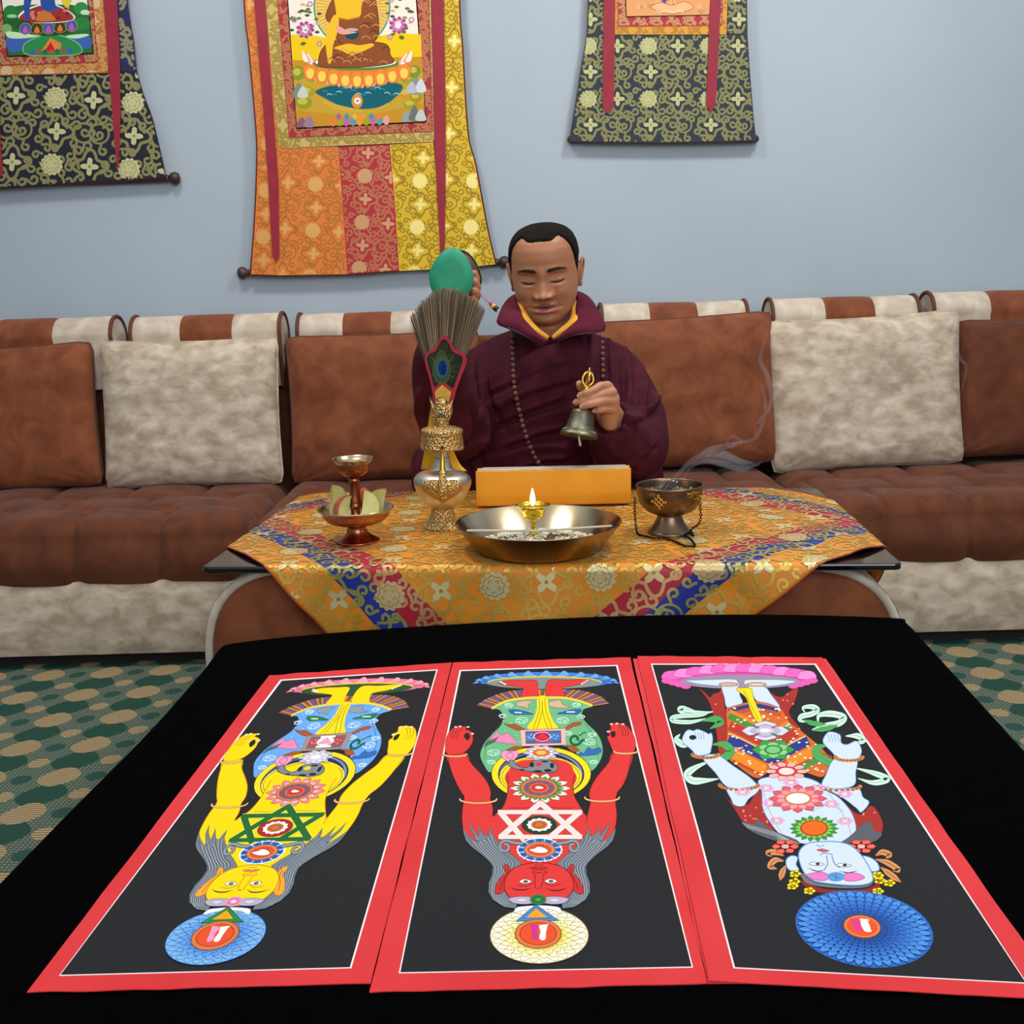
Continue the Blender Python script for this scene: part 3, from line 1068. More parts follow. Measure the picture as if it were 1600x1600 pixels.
ribbon(r, cx5([(750, -1500), (805, 0), (850, 560), (900, 1180), (915, 1330), (930, 1290), (942, 900), (938, 500), (915, 0), (860, -1500)]))
ribbon(r, cx5([(-150, -1500), (-130, 0), (-90, 600), (-60, 1200), (0, 1390), (22, 1340), (10, 1180), (-20, 600), (-60, 0), (-80, -1500)]))
rod(r, (-75, 291), (261, 279), (False, True))

# --- right scroll: dark green brocade
r = root('hanging_scroll', PY(1035, 224, HY), 'dark green and gold brocade hanging scroll with two crimson ribbons, right of the head', 'hanging scroll')
Lf = cx6(cr([(330, -1400), (262, 0), (250, 240), (215, 450), (175, 700), (128, 988)], 6))
Rg = cx6(cr([(1432, 985), (1410, 800), (1385, 500), (1370, 300), (1365, 0), (1330, -1400)], 6))
scroll_base(r, Lf + cx6([(400, 996), (800, 998), (1200, 992)]) + Rg, '#4a2028')
GR, GSC, GFL, GDK = '#172733', ('#817d4e', .3), ('#b5b27c', .35), ('#8a8658', .3)
panel(r, 'green_brocade_panel', cx6([(253, 240), (1368, 238), (1385, 500), (1410, 800), (1428, 980), (800, 992), (132, 984), (175, 700), (218, 450)]), GR, GSC, GFL, 94, (1012, 72), rot=.0, hh=.88, dark=GDK, lw=.036)
panel(r, 'green_side_strip', cx6([(335, -1400), (266, 0), (254, 240), (446, 240), (450, 0), (470, -1400)]), GR, GSC, GFL, 94, (918, -10), rot=0, hh=.88, dark=GDK, lw=.036)
panel(r, 'green_side_strip', cx6([(1200, -1400), (1220, 0), (1220, 240), (1368, 238), (1362, 0), (1326, -1400)]), GR, GSC, GFL, 94, (1150, -10), rot=0, hh=.88, dark=GDK, lw=.036)
P = hp(0.0024)
fr = cx6([(460, -1400), (447, 0), (447, 241), (1221, 240), (1228, 0), (1210, -1400)])
P.poly(fr, '#d99a2e')
brocade(P, (950, -60, 1140, 60), 56, inpoly(fr), ('#b5761e', .3), ('#f0d48c', .3), 960, 47, 0, .86, .05, False)
P.build('orange_border', m_silk, r)
P = hp(0.0036)
fr = cx6([(480, -1400), (466, 0), (466, 186), (1192, 178), (1195, 0), (1180, -1400)])
P.poly(fr, '#ab2232')
brocade(P, (960, -60, 1130, 45), 52, inpoly(fr), ('#b98058', .4), ('#c08a5c', .4), 960, 30, 0, .86, .055, False)
P.build('red_border', m_silk, r)
P = hp(0.0050)
P.pre = lambda x, y: (860 + x * .225, y * .225)
P.poly([(525, -1400), (519, 0), (522, 122), (1106, 110), (1112, 0), (1105, -1400)], '#2c1512')
P.poly([(530, -1390), (525, 0), (528, 116), (1100, 105), (1106, 0), (1100, -1390)], '#e2a06a')
for k in range(26):
    rr = random.Random(k + 9)
    x, y = rr.uniform(550, 1080), rr.uniform(-40, 88)
    P.line(spiral(x, y, rr.uniform(8, 16), rr.uniform(0, 6), rr.choice((-1, 1))), 4, '#f6cf96' if k % 2 else '#b5663e')
P.poly([(750, -20), (790, 34), (806, 10), (826, -20)], '#6a4aa0')
P.blob([(700, 60), (760, 20), (840, 40), (930, 15), (990, 60), (840, 100)], '#e9b888', '#a55a38', 4)
for k in range(14): P.ell(735 + k * 14, 82 + 8 * math.sin(k), 6, 5, '#f8dcae')
P.build('painted_canvas', m_paint, r)
ribbon(r, cx6([(385, -1400), (370, 0), (362, 740), (402, 797), (440, 740), (450, 0), (462, -1400)]))
ribbon(r, cx6([(1120, -1400), (1110, 0), (1080, 724), (1115, 782), (1150, 718), (1185, 0), (1198, -1400)]))
rod(r, (892, 218), (1180, 217), (False, False))

# ------------------------------------------------------------------ altar table and its brocade cloth
TT = 0.425
TC = Vector((0.0725, 1.914))
TA = math.radians(-4.8)
tx, ty = Vector((math.cos(TA), math.sin(TA))), Vector((-math.sin(TA), math.cos(TA)))
HA, HB = 0.567, 0.318


def tl(a, b, z):
    p = TC + tx * a + ty * b
    return Vector((p.x, p.y, z))


m_glass = mat('black_glass', '#0a0b0d', 0.08, spec=0.6)
r = root('altar_table', (TC.x, TC.y, 0), 'low altar table with black glass top and rounded brown suede front under the brocade', 'table')
mb = MB()
top = []
for (sa, sb) in ((-1, -1), (1, -1), (1, 1), (-1, 1)):
    a0 = math.atan2(sb, sa)
    for k in range(5):
        t = a0 - math.pi / 4 + math.pi / 2 * k / 4
        top.append((sa * (HA - 0.012) + 0.012 * math.cos(t), sb * (HB - 0.012) + 0.012 * math.sin(t)))
n = len(top)
mb.add([tl(a, b, TT - 0.011) for a, b in top] + [tl(a, b, TT) for a, b in top], [tuple(range(n))[::-1], tuple(range(n, 2 * n))] + [(i, (i + 1) % n, n + (i + 1) % n, n + i) for i in range(n)])
bevel(mb.build('glass_top', m_glass, r, smooth=False), 0.003, 2)


# rounded body: front outline swept back
def body_outline(k=1.0):
    out = []
    w, zt, zb = 0.592 * k, TT - 0.0115 - (1 - k) * 0.3, 0.06
    for i in range(25):
        t = math.pi * (-0.5 + i / 24)
        out.append((w - 0.17 + 0.17 * math.copysign(abs(math.cos(t)) ** .8, math.cos(t)), (zt + zb) / 2 + (zt - zb) / 2 * math.copysign(abs(math.sin(t)) ** .8, math.sin(t))))
    return out + [(-a, z) for a, z in out[::-1]]


ol = body_outline()
n = len(ol)
mb = MB()
mb.grid([[tl(a, b, z) for a, z in ol] for b in (-HB + 0.045, HB - 0.045)], closed_u=True)
mb.add([tl(a, HB - 0.045, z) for a, z in ol], [tuple(range(n))])
mb.build('body', m_beige2, r, auto=40)
ins = [(a * 0.972, 0.236 + (z - 0.236) * 0.95) for a, z in ol]
mb = MB()
rows = [[tl(a, -HB + 0.047, z) for a, z in ins], [tl(a, -HB + 0.040, z) for a, z in ins]]
for q in (0.97, 0.8, 0.5, 0.2, 0.01):
    rows.append([tl(a * q, -HB + 0.036 - 0.004 * (1 - q), 0.236 + (z - 0.236) * q) for a, z in ins])
mb.grid(rows, closed_u=True)
mb.build('front_panel', m_brown, r)
mb = MB()
mb.tube([tl(a * .985, -HB + 0.044, 0.236 + (z - 0.236) * .975) for a, z in ol], 0.008, 8, closed=True)
mb.build('piping', m_beige2, r)
for sa in (-1, 1):
    for sb in (-1, 1):
        mb = MB()
        mb.box((-0.03, -0.03, 0), (0.03, 0.03, 0.075), M=Matrix.Translation(tl(sa * 0.4, sb * 0.15, 0)))
        mb.build('foot', m_dark, r, smooth=False)
mb = MB()
mb.box((-0.022, -0.13, -0.03), (0.022, 0.13, 0.0), M=Matrix.Translation(tl(0.535, -0.08, TT - 0.0115)) @ Matrix.Rotation(TA, 4, 'Z'))
mb.build('red_trim', mat('red_lacquer', '#a3142a', 0.4), r, smooth=False)

# brocade cloth laid cornerwise
CC = Vector((0.0565, 1.931))
CA = math.radians(-9.6)
d1, d2 = Vector((math.cos(CA), math.sin(CA))), Vector((-math.sin(CA), math.cos(CA)))
CF, CR, CBL, CO = 0.3875, 0.4345, 0.478, 0.552
CZ = TT + 0.0025


def cloth_pt(u, v):
    p = CC + d1 * u + d2 * v
    q = p - TC
    a, b = q.dot(tx), q.dot(ty)
    A, B, R = HA - 0.004, HB - 0.004, 0.012
    oa, ob = max(abs(a) - A, 0), max(abs(b) - B, 0)
    d = math.hypot(oa, ob)
    wv = noise.noise(Vector((u * 9, v * 9, 2.2)))
    if d < 1e-9:
        e = min(A - abs(a), B - abs(b))
        z = CZ + (0.0022 * wv + 0.0022) * min(1, e / 0.05)
        if u > 0.24:  # loose folds toward the right front
            z += min(1, e / 0.06) * 0.003 * sm(.24, .4, u) * (1 + math.sin(34 * (u + v * .8)))
        return Vector((*p, z))
    da, db = (oa / d) * (1 if a > 0 else -1), (ob / d) * (1 if b > 0 else -1)
    L = R * math.pi / 2
    if d < L:
        t = d / R
        out, dz = R * math.sin(t), R * (1 - math.cos(t))
    else:
        h = d - L
        rip = 0.010 * math.sin((a * db if ob > oa else b * da) * 30 + 1.0) * min(1, h / 0.1) + 0.012 * wv * min(1, h / 0.08)
        out, dz = R + 0.05 * h + max(rip, -0.004), R + h
    aa = (min(max(a, -A), A)) + da * out
    bb = (min(max(b, -B), B)) + db * out
    P2 = TC + tx * aa + ty * bb
    return Vector((P2.x, P2.y, max(CZ - dz, 0.012)))


def cloth_n(u, v):
    e = 0.002
    n = (cloth_pt(u + e, v) - cloth_pt(u - e, v)).cross(cloth_pt(u, v + e) - cloth_pt(u, v - e))
    return n.normalized()


s2 = math.sqrt(0.5)
ORA, RED, BLU = '#d88416', '#a8102c', '#142a8a'


def stripe(u, v):
    p, q = abs((u + v) * s2), abs((v - u) * s2)
    m = max(p, q)
    return ORA if m < CF else (RED if m < CR else (BLU if m < CBL else ORA))


ax = sorted(set([round(-CO + 2 * CO * i / 150, 5) for i in range(151)] + [s * t for s in (-1, 1) for t in (CF, CR, CBL)]))
rows = [[cloth_pt((p - q) * s2, (p + q) * s2) for p in ax] for q in ax]
mb = MB()


def ccol(i, j):
    p, q = (ax[j] + ax[min(j + 1, len(ax) - 1)]) / 2, (ax[i] + ax[min(i + 1, len(ax) - 1)]) / 2
    return (*lin(stripe((p - q) * s2, (p + q) * s2)), 0.0)


r = root('altar_cloth', (CC.x, CC.y, CZ), 'golden orange brocade cloth with red and blue border stripes, laid cornerwise over the altar table', 'tablecloth')
mb.grid(rows, colf=ccol)
m_cloth = attr_mat('altar_brocade', 0.5, sheen=0.05, bump=0.1, bscale=1200, mrough=0.36, spec=0.45)
o = mb.build('brocade_ground', m_cloth, r)
sd = o.modifiers.new('thick', 'SOLIDIFY')
sd.thickness = 0.0012
sd.offset = -1
P = Paint(cloth_pt, cloth_n, base=0.0006, dz=1.5e-5)


def cloth_gold(u, v):
    c = stripe(u, v)
    return (('#cfa544', .45) if c == ORA else (('#c79a62', .5) if c == RED else ('#a39a55', .5)))


def ck(u, v): return abs(u) + abs(v) < CO / s2 - 0.004 and v > -0.62 and v < 0.52
# (0,0) of the weave is set so the crosses fall where the photograph shows them on the front fall
brocade(P, (-0.78, -0.62, 0.78, 0.5), 0.172, ck, cloth_gold, lambda u, v: ('#d9cb92', .45) if stripe(u, v) == ORA else ('#cdb27e', .45), -0.03, -0.375, math.radians(9.6), 0.86, 0.030, True, ('#a5873a', .5), math.radians(45))
P.build('gold_scrollwork', m_cloth, r)
mb = MB()
hem = []
for k in range(4):
    for i in range(60):
        t = -CO + 2 * CO * i / 60
        p, q = ((t, -CO), (CO, t), (-t, CO), (-CO, -t))[k]
        hem.append(cloth_pt((p - q) * s2, (p + q) * s2) + Vector((0, 0, 0.0004)))
mb.tube(hem, 0.0014, 6, closed=True)
mb.build('hem', mat('red_hem', '#7e2418', 0.7), r)

# ------------------------------------------------------------------ front table under black velvet
BT = 0.358
back = [PZ(*p, BT) for p in cr([(340, 1012), (362, 1003), (480, 990), (680, 975), (950, 961), (1200, 958), (1395, 963), (1415, 968)], 5)]
left = [PZ(*p, BT) for p in cr([(0, 1372), (120, 1250), (240, 1130), (320, 1040)], 5)]
right = [PZ(*p, BT) for p in cr([(1428, 980), (1500, 1058), (1600, 1166), (1720, 1295)], 5)]
front = [Vector((0.50, 0.50, BT)), Vector((0.2, 0.48, BT)), Vector((-0.2, 0.48, BT)), Vector((-0.485, 0.5, BT))]
outl = left + back + right + front
m_velvet = mat('black_velvet', '#020203', 1.0, spec=0.02, col2='#030304', scale=40, bump=0.1, bscale=500)
cen = Vector((0.06, 1.0, BT))
# dense closed outline
dense = []
for i in range(len(outl)):
    a, b = outl[i], outl[(i + 1) % len(outl)]
    k = max(1, int((b - a).length / 0.02))
    for j in range(k): dense.append(a.lerp(b, j / k))
mb = MB()
rows = []
for q in (0.001, 0.25, 0.5, 0.75, 0.9, 0.97, 0.99):
    rows.append([cen.lerp(p, q) + Vector((0, 0, -0.0006 * (q > .98))) for p in dense])
for (out, dz) in ((0.0, 0.0016), (0.003, 0.004), (0.004, 0.010), (0.002, 0.04), (0.0, 0.10), (-0.003, 0.2), (-0.006, 0.34)):
    row = []
    for i, p in enumerate(dense):
        d = (p - cen).normalized()
        f = 0.004 * math.sin(i * 0.55) * min(1, dz / 0.2)
        row.append(p + d * (out + f - 0.004) - Vector((0, 0, dz)))
    rows.append(row)
mb.grid(rows, closed_u=True)
o = mb.build('velvet_cloth', m_velvet, None, origin=(0.06, 1.0, BT))
tag(o, 'black velvet cloth covering the whole front table under the three paintings', 'tablecloth')
r = root('low_table', (0.05, 1.0, 0), 'low front table hidden under the black velvet cloth', 'table')
mb = MB()
m_tbl = mat('dark_table_wood', '#2a1c14', 0.5)
mb.box((-0.41, 0.55, BT - 0.03), (0.46, 1.38, BT - 0.002))
mb.build('tabletop', m_tbl, r, smooth=False)
for x, y in ((-0.36, 0.6), (0.42, 0.6), (-0.36, 1.33), (0.42, 1.33)):
    mb = MB()
    mb.box((x - .02, y - .02, 0), (x + .02, y + .02, BT - 0.03))
    mb.build('leg', m_tbl, r, smooth=False)

# ------------------------------------------------------------------ things on the altar
m_copper = mat('copper', '#9a5a40', 0.24, 1.0, col2='#b87454', scale=20, bump=0.1, bscale=300)
m_copper_h = mat('hammered_copper', '#a3603e', 0.3, 1.0, col2='#b9774e', scale=30, bump=0.5, bscale=420, voro=True, bdist=0.0012)
m_rimsilver = mat('worn_silver_rim', '#b9a88e', 0.25, 1.0)
m_silver = mat('brushed_silver', '#dcd6c8', 0.36, 1.0, col2='#c6bfb0', scale=14)
m_gold = mat('gold', '#d3a848', 0.3, 1.0)
m_filigree = mat('gold_filigree', '#b8935a', 0.36, 1.0, col2='#dcbb80', scale=320, bump=1.0, bscale=330, voro=True, bdist=0.004)
m_bronze = mat('dark_bronze', '#6d5646', 0.34, 1.0, col2='#85705c', scale=10)
m_bell = mat('bell_bronze', '#6f6d5c', 0.42, 1.0, col2='#8d8a76', scale=60, bump=0.35, bscale=380)
m_brass = mat('polished_brass', '#e0bf3a', 0.18, 1.0)
m_steel = mat('pale_brass_steel', '#b9ab8e', 0.20, 1.0, col2='#a4947a', scale=5)
m_black_metal = mat('black_iron', '#15120f', 0.4, 0.8)


def on_cloth(px, py):
    p = PZ(px, py, CZ)
    q = p - Vector((CC.x, CC.y, CZ))
    q2 = Vector((q.x, q.y))
    return Vector((p.x, p.y, cloth_pt(q2.dot(d1), q2.dot(d2)).z))


def smoothprof(p, n=5): return cr(p, n)


# --- copper stand: lower bowl on a foot
b = on_cloth(559, 848)
b.z += 0.001
r = root('offering_bowl', b, 'wide footed copper bowl holding apple slices, left of the silver vase', 'bowl')
mb = MB()
mb.lathe(b, smoothprof([(0.0385, 0), (0.0388, 0.003), (0.033, 0.006), (0.022, 0.013), (0.0168, 0.023), (0.0185, 0.029), (0.024, 0.031)], 4), 48)
mb.build('foot', m_copper, r)
mb = MB()
mb.lathe(b, smoothprof([(0.022, 0.031), (0.045, 0.036), (0.056, 0.044), (0.061, 0.054)], 4) , 56, cap=False)
mb.build('bowl_wall', m_copper_h, r)
mb = MB()
mb.lathe(b, smoothprof([(0.061, 0.054), (0.067, 0.0595), (0.0672, 0.061), (0.0655, 0.0615), (0.058, 0.053), (0.045, 0.040), (0.02, 0.036), (0.0005, 0.036)], 4), 56, cap=False)
mb.build('rim', m_rimsilver, r)

# --- goblet standing in it
g = b + Vector((0, 0, 0.0365))
r = root('goblet', g, 'copper goblet with a long ringed stem, standing inside the apple bowl', 'goblet')
mb = MB()
mb.lathe(g, [(0.015, 0), (0.0145, 0.002), (0.0095, 0.006), (0.0085, 0.02), (0.0088, 0.026), (0.0122, 0.027), (0.0125, 0.030), (0.0095, 0.0315), (0.0105, 0.034), (0.0098, 0.037), (0.0092, 0.07), (0.0098, 0.0725), (0.0105, 0.074), (0.0095, 0.0755), (0.0095, 0.082)], 32)
mb.build('stem', m_copper, r)
mb = MB()
mb.lathe(g, smoothprof([(0.0095, 0.082), (0.018, 0.0835), (0.0265, 0.092), (0.029, 0.104)], 4), 48, cap=False)
mb.build('cup', m_copper_h, r)
mb = MB()
mb.lathe(g, smoothprof([(0.029, 0.104), (0.035, 0.1105), (0.0362, 0.1125), (0.035, 0.1135), (0.0275, 0.106), (0.015, 0.104), (0.0005, 0.104)], 4), 48, cap=False)
mb.build('rim', m_rimsilver, r)

# --- apple slices
m_apple = mat('apple_flesh', '#c9c46a', 0.45, col2='#d6d08c', scale=40, sss=0.2)
m_peel = mat('apple_peel', '#a83230', 0.35, col2='#c0663c', scale=30)


def apple(label, loc, ang, tilt, size=0.034):
    r_ = root('apple_slice', loc, label, 'apple slice', None)
    M = Matrix.Rotation(ang, 4, 'Z') @ Matrix.Rotation(tilt, 4, 'X')
    wd = 0.55
    peel, fl = [], []
    for i in range(13):
        t = math.pi * i / 12
        rr = size * math.sin(t) ** 0.8
        row = []
        for j in range(9):
            a = -wd + 2 * wd * j / 8
            row.append(loc + M @ Vector((rr * math.sin(a), -rr * math.cos(a) + size * .5, -size * .92 * math.cos(t))))
        peel.append(row)
    mb_ = MB()
    mb_.grid(peel)
    core = [loc + M @ Vector((0, size * .5 - 0.003 * math.sin(math.pi * i / 12), -size * .9 * math.cos(math.pi * i / 12))) for i in range(13)]
    mb2 = MB()
    mb2.grid([[row[0] for row in peel], core, [row[-1] for row in peel]])
    mb2.build('flesh', m_apple, r_, auto=30)
    mb_.build('peel', m_peel, r_)
    return r_


apple('tall pale apple slice at the far left rim of the copper bowl', b + Vector((-0.036, 0.012, 0.068)), math.radians(165), 0.2, 0.035)
apple('apple slice showing a red peel edge, left of the goblet stem', b + Vector((-0.021, -0.018, 0.060)), math.radians(292), -0.15, 0.030)
apple('yellowish apple slice just right of the goblet stem', b + Vector((0.022, -0.016, 0.061)), math.radians(150), 0.35, 0.034)
apple('pale apple slice at the right rim of the copper bowl', b + Vector((0.040, 0.006, 0.067)), math.radians(228), -0.25, 0.034)
apple('apple slice mostly hidden behind the goblet stem', b + Vector((0.012, 0.030, 0.064)), math.radians(10), 0.1, 0.027)

# --- ritual vase
v = on_cloth(692, 826)
v.z += 0.001
r = root('ritual_vase', v, 'silver spouted vase with gold filigree collar and base, holding the peacock whisk', 'vase')
mb = MB()
mb.lathe(v, smoothprof([(0.037, 0.0), (0.0375, 0.003), (0.034, 0.006), (0.027, 0.014), (0.0225, 0.026), (0.0212, 0.035), (0.0225, 0.038)], 4), 48)
mb.build('foot', m_filigree, r)
mb = MB()
mb.lathe(v, smoothprof([(0.021, 0.037), (0.036, 0.050), (0.049, 0.070), (0.0535, 0.086), (0.050, 0.097), (0.040, 0.104), (0.024, 0.108), (0.019, 0.112), (0.0155, 0.122), (0.0125, 0.128), (0.0145, 0.1295), (0.0145, 0.132), (0.0118, 0.134), (0.011, 0.150)], 4), 56)
mb.build('body', m_silver, r)
mb = MB()
mb.lathe(v, [(0.011, 0.149), (0.0395, 0.1485), (0.0408, 0.150), (0.0400, 0.153), (0.0372, 0.178), (0.0385, 0.180), (0.0385, 0.183), (0.0365, 0.185), (0.026, 0.189), (0.0135, 0.1915)], 56)
mb.build('disc_collar', m_filigree, r)
mb = MB()
rows = []
for i in range(13):
    t = i / 12
    row = []
    for j in range(56):
        a = 2 * math.pi * j / 56
        z = 0.1905 + 0.042 * t + t ** 3 * (0.014 * abs(math.cos(2 * a)) ** 1.5)
        rr = 0.0125 + 0.008 * t ** 1.3 + 0.002 * t ** 4 * abs(math.cos(2 * a))
        row.append(v + Vector((rr * math.cos(a), rr * math.sin(a), z)))
    rows.append(row)
for t in (0.5, 0.0):
    rows.append([v + (p - v) * 1.0 - Vector(((p - v).x * .12, (p - v).y * .12, (1 - t) * 0.03)) for p in rows[12]])
mb.grid(rows, closed_u=True)
mb.build('crown', m_filigree, r)
fc = (Vector((0, 0, 0)) - Vector((v.x, v.y, 0))).normalized()   # towards the room's front
sd_ = Vector((-fc.y, fc.x, 0))
mb = MB()
tear = v + fc * 0.0188 + Vector((0, 0, 0.213))
mb.sphere(tear, (0.0032, 0.002, 0.0045), 12, 8)
mb.tube([tear + Vector((0, 0, 0.002)), tear + Vector((0, 0, 0.007))], [0.0026, 0.0004], 10)
mb.build('teal_stone', mat('teal_stone', '#1f6f74', 0.15), r)
# heart-shaped gold plate on the belly, spout rising from it
mb = MB()
bp = smoothprof([(0.036, 0.050), (0.049, 0.070), (0.0535, 0.086), (0.050, 0.097), (0.040, 0.104)], 6)


def belly(a, z):
    rr = np.interp(z, [q[1] for q in bp], [q[0] for q in bp])
    return v + fc * (rr * math.cos(a)) + sd_ * (rr * math.sin(a)) + Vector((0, 0, z))


rows = []
for i in range(15):
    t = i / 14
    z = 0.054 + 0.045 * t
    wdt = 0.78 * math.sin(min(1, t * 1.35) * math.pi / 2) * (1 - 0.55 * max(0, (t - .8) / .2) ** 2)
    rows.append([belly(-wdt + 2 * wdt * j / 20, z) + (belly(-wdt + 2 * wdt * j / 20, z) - v - Vector((0, 0, z))).normalized() * (0.0022 + 0.0045 * math.cos(math.pi * (j / 20 - .5))) for j in range(21)])
mb.grid(rows)
mb.build('belly_plate', m_filigree, r)
mb = MB()
sp = [v + fc * 0.053 + Vector((0, 0, 0.072)), v + fc * 0.060 + Vector((0, 0, 0.085)), v + fc * 0.060 + Vector((0, 0, 0.10)), v + fc * 0.054 + Vector((0, 0, 0.118)), v + fc * 0.050 + Vector((0, 0, 0.135)), v + fc * 0.049 + Vector((0, 0, 0.153))]
sp = [Vector(p) for p in cr(sp, 5)]
nsp = len(sp)
nl = int(nsp * .55)
sr = [0.0080 * (1 - i / nsp) ** 1.5 + 0.0036 for i in range(nsp)]
mb.tube(sp[nl:], sr[nl:], 14)
so = mb.build('spout', m_gold, r)
mb = MB()
mb.tube(sp[:nl + 1], sr[:nl + 1], 16)
mb.build('spout_base', m_filigree, so)
mb = MB()
mb.tube([sp[-1] + Vector((0, 0, -0.001)), sp[-1] + fc * 0.005 + Vector((0, 0, 0.003))], 0.0055, 14)
mb.build('spout_mouth', m_gold, so)
mb = MB()
mb.tube([sp[-1] + fc * 0.008 + Vector((0, 0, 0.0045)), sp[-1] + fc * 0.0112 + Vector((0, 0, 0.0065))], 0.0026, 12)
mb.build('spout_hole', m_dark, so)
# yellow silk tied at the back
m_yellow = mat('yellow_silk', '#d9a800', 0.5, sheen=0.3)
for s_, pts in ((-1, [(-0.013, 0.225, 0.022), (-0.016, 0.195, 0.030), (-0.020, 0.15, 0.040), (-0.026, 0.10, 0.060)]), (1, [(0.010, 0.15, 0.035), (0.020, 0.12, 0.060), (0.026, 0.105, 0.064), (0.034, 0.095, 0.064)])):
    mb = MB()
    c = cr(pts, 5)
    rows = [[v + sd_ * (-(x)) * -1 * -1 + Vector((0, 0, 0)) if False else v - fc * y_ + sd_ * x + Vector((0, 0, z)) for x in (x0 - w_, x0 - w_ * .3, x0 + w_ * .3, x0 + w_)] for (x0, z, y_), w_ in zip(c, np.linspace(0.006, 0.014, len(c)))]
    mb.grid(rows)
    o = mb.build('silk_ribbon', m_yellow, r)
    sdm = o.modifiers.new('thick', 'SOLIDIFY')
    sdm.thickness = 0.001

r.rotation_euler = (0, 0.032, 0)

# --- whisk of straw with a peacock feather
WY = v.y
wb = v + Vector((0, 0, 0.205))
r = root('whisk', wb, 'fan-shaped straw whisk with a red-edged peacock feather panel, standing in the vase', 'whisk')
m_straw = attr_mat('straw', 0.8)
mb = MB()
rs = random.Random(5)
w0 = PY(694, 615, WY)


def wp(px, py, dy=0.0): return PY(px, py, WY + dy)


for k in range(620):
    t = rs.uniform(-1, 1)
    dep = rs.uniform(-1, 1)
    ang = t * 0.56
    ln = 152 + rs.uniform(-7, 5) - 22 * t * t
    bx, by = 692 + t * 13, 600
    tipx = 699 + t * 58 + rs.uniform(-2, 2)
    tipy = 452 + 34 * t * t + 12 * (t < 0) * t * t + rs.uniform(-4, 5)
    a_ = wp(bx, by, 0.007 + dep * 0.003)
    m_ = wp((bx + tipx) / 2 + t * 2, (by + tipy) / 2, 0.007 + dep * 0.008)
    e_ = wp(tipx, tipy, 0.007 + dep * 0.016)
    c_ = rs.choice(['#7e6b58', '#a08a6c', '#6a5948', '#b09a7a', '#8a7660', '#5d4e40'])
    mb.tube([a_, m_, e_], [0.0006, 0.00065, 0.00035], 4, col=(*lin(c_), 0.0), caps=False)
o = mb.build('straw_bristles', m_straw, r)
o['kind'] = 'stuff'


def wcx(pts): return [(630 + x * .1875, 380 + y * .1875) for x, y in pts]


def slab(name, poly, dy, th, m, par):
    mb_ = MB()
    f = [wp(x, y, dy) for x, y in poly]
    bk = [wp(x, y, dy + th) for x, y in poly]
    n_ = len(f)
    tri = tessellate_polygon([[Vector((p[0], p[1], 0)) for p in poly]])
    mb_.add(f + bk, [t for t in tri] + [tuple(n_ + i for i in t) for t in tri] + [(i, (i + 1) % n_, n_ + (i + 1) % n_, n_ + i) for i in range(n_)])
    return mb_.build(name, m, par, smooth=False)


redp = wcx(cr([(345, 765), (385, 800), (415, 860), (440, 890), (490, 905), (525, 950), (520, 1020), (480, 1120), (440, 1230), (400, 1330), (262, 1330), (245, 1250), (220, 1130), (188, 1020), (180, 950), (205, 905), (250, 885), (285, 830), (315, 780)], 5, True))
m_redtrim = mat('red_felt', '#a80d2c', 0.7, sheen=0.3)
slab('felt_panel', redp, -0.004, 0.006, m_redtrim, r)
green = wcx(cr([(345, 800), (375, 825), (405, 890), (440, 920), (480, 935), (496, 970), (470, 1060), (435, 1160), (410, 1208), (325, 1150), (262, 1198), (235, 1110), (205, 1000), (200, 950), (225, 920), (270, 900), (300, 840), (325, 805)], 5, True))
P = Paint(lambda x, y: PY(x, y, WY - 0.0042), (0, -1, 0), base=0.0002)
P.poly(green, '#232a1e')
gk = inpoly(green)
for k in range(170):
    rr = random.Random(k)
    a = rr.uniform(-math.pi, math.pi)
    x, y = 692 + 11 * math.sin(a) * .6, 573 + 10 * math.cos(a)
    l = rr.uniform(12, 34)
    pts = [(x + (math.sin(a) * l + 3 * math.sin(a * 3)) * q, y - abs(math.cos(a)) * 6 * q + (math.cos(a) * l - 8) * q) for q in (0, .25, .5, .75, 1)]
    P.line(pts, 0.5, rr.choice(['#46513a', '#2f3d2c', '#5a5c40', '#3a4630', '#20301f']), keep=gk)
ey = lambda s, c: P.poly([(690 + s * x * .1875, 575 + s * y * .1875) for x, y in cr([(0, -150), (60, -60), (75, 30), (45, 110), (0, 130), (-45, 115), (-75, 30), (-55, -70)], 6, True)], c)
ey(1.0, '#5c5a38')
ey(.92, '#3c4a34')
P.ell(690, 573, 11, 17, '#4c5834')
P.ell(691, 576, 9.0, 14.0, '#176b74')
P.ell(691.5, 575, 7.0, 12, '#10307a')
P.ell(693, 577, 3.4, 9, '#171f52')
P.build('peacock_feather', m_paint, r)
goldp = wcx([(325, 1180), (398, 1240), (380, 1330), (278, 1330), (262, 1240)])
slab('brocade_grip', goldp, -0.0062, 0.003, mat('gold_brocade', '#c1962a', 0.45, 0.4, col2='#d9b04a', scale=90), r)

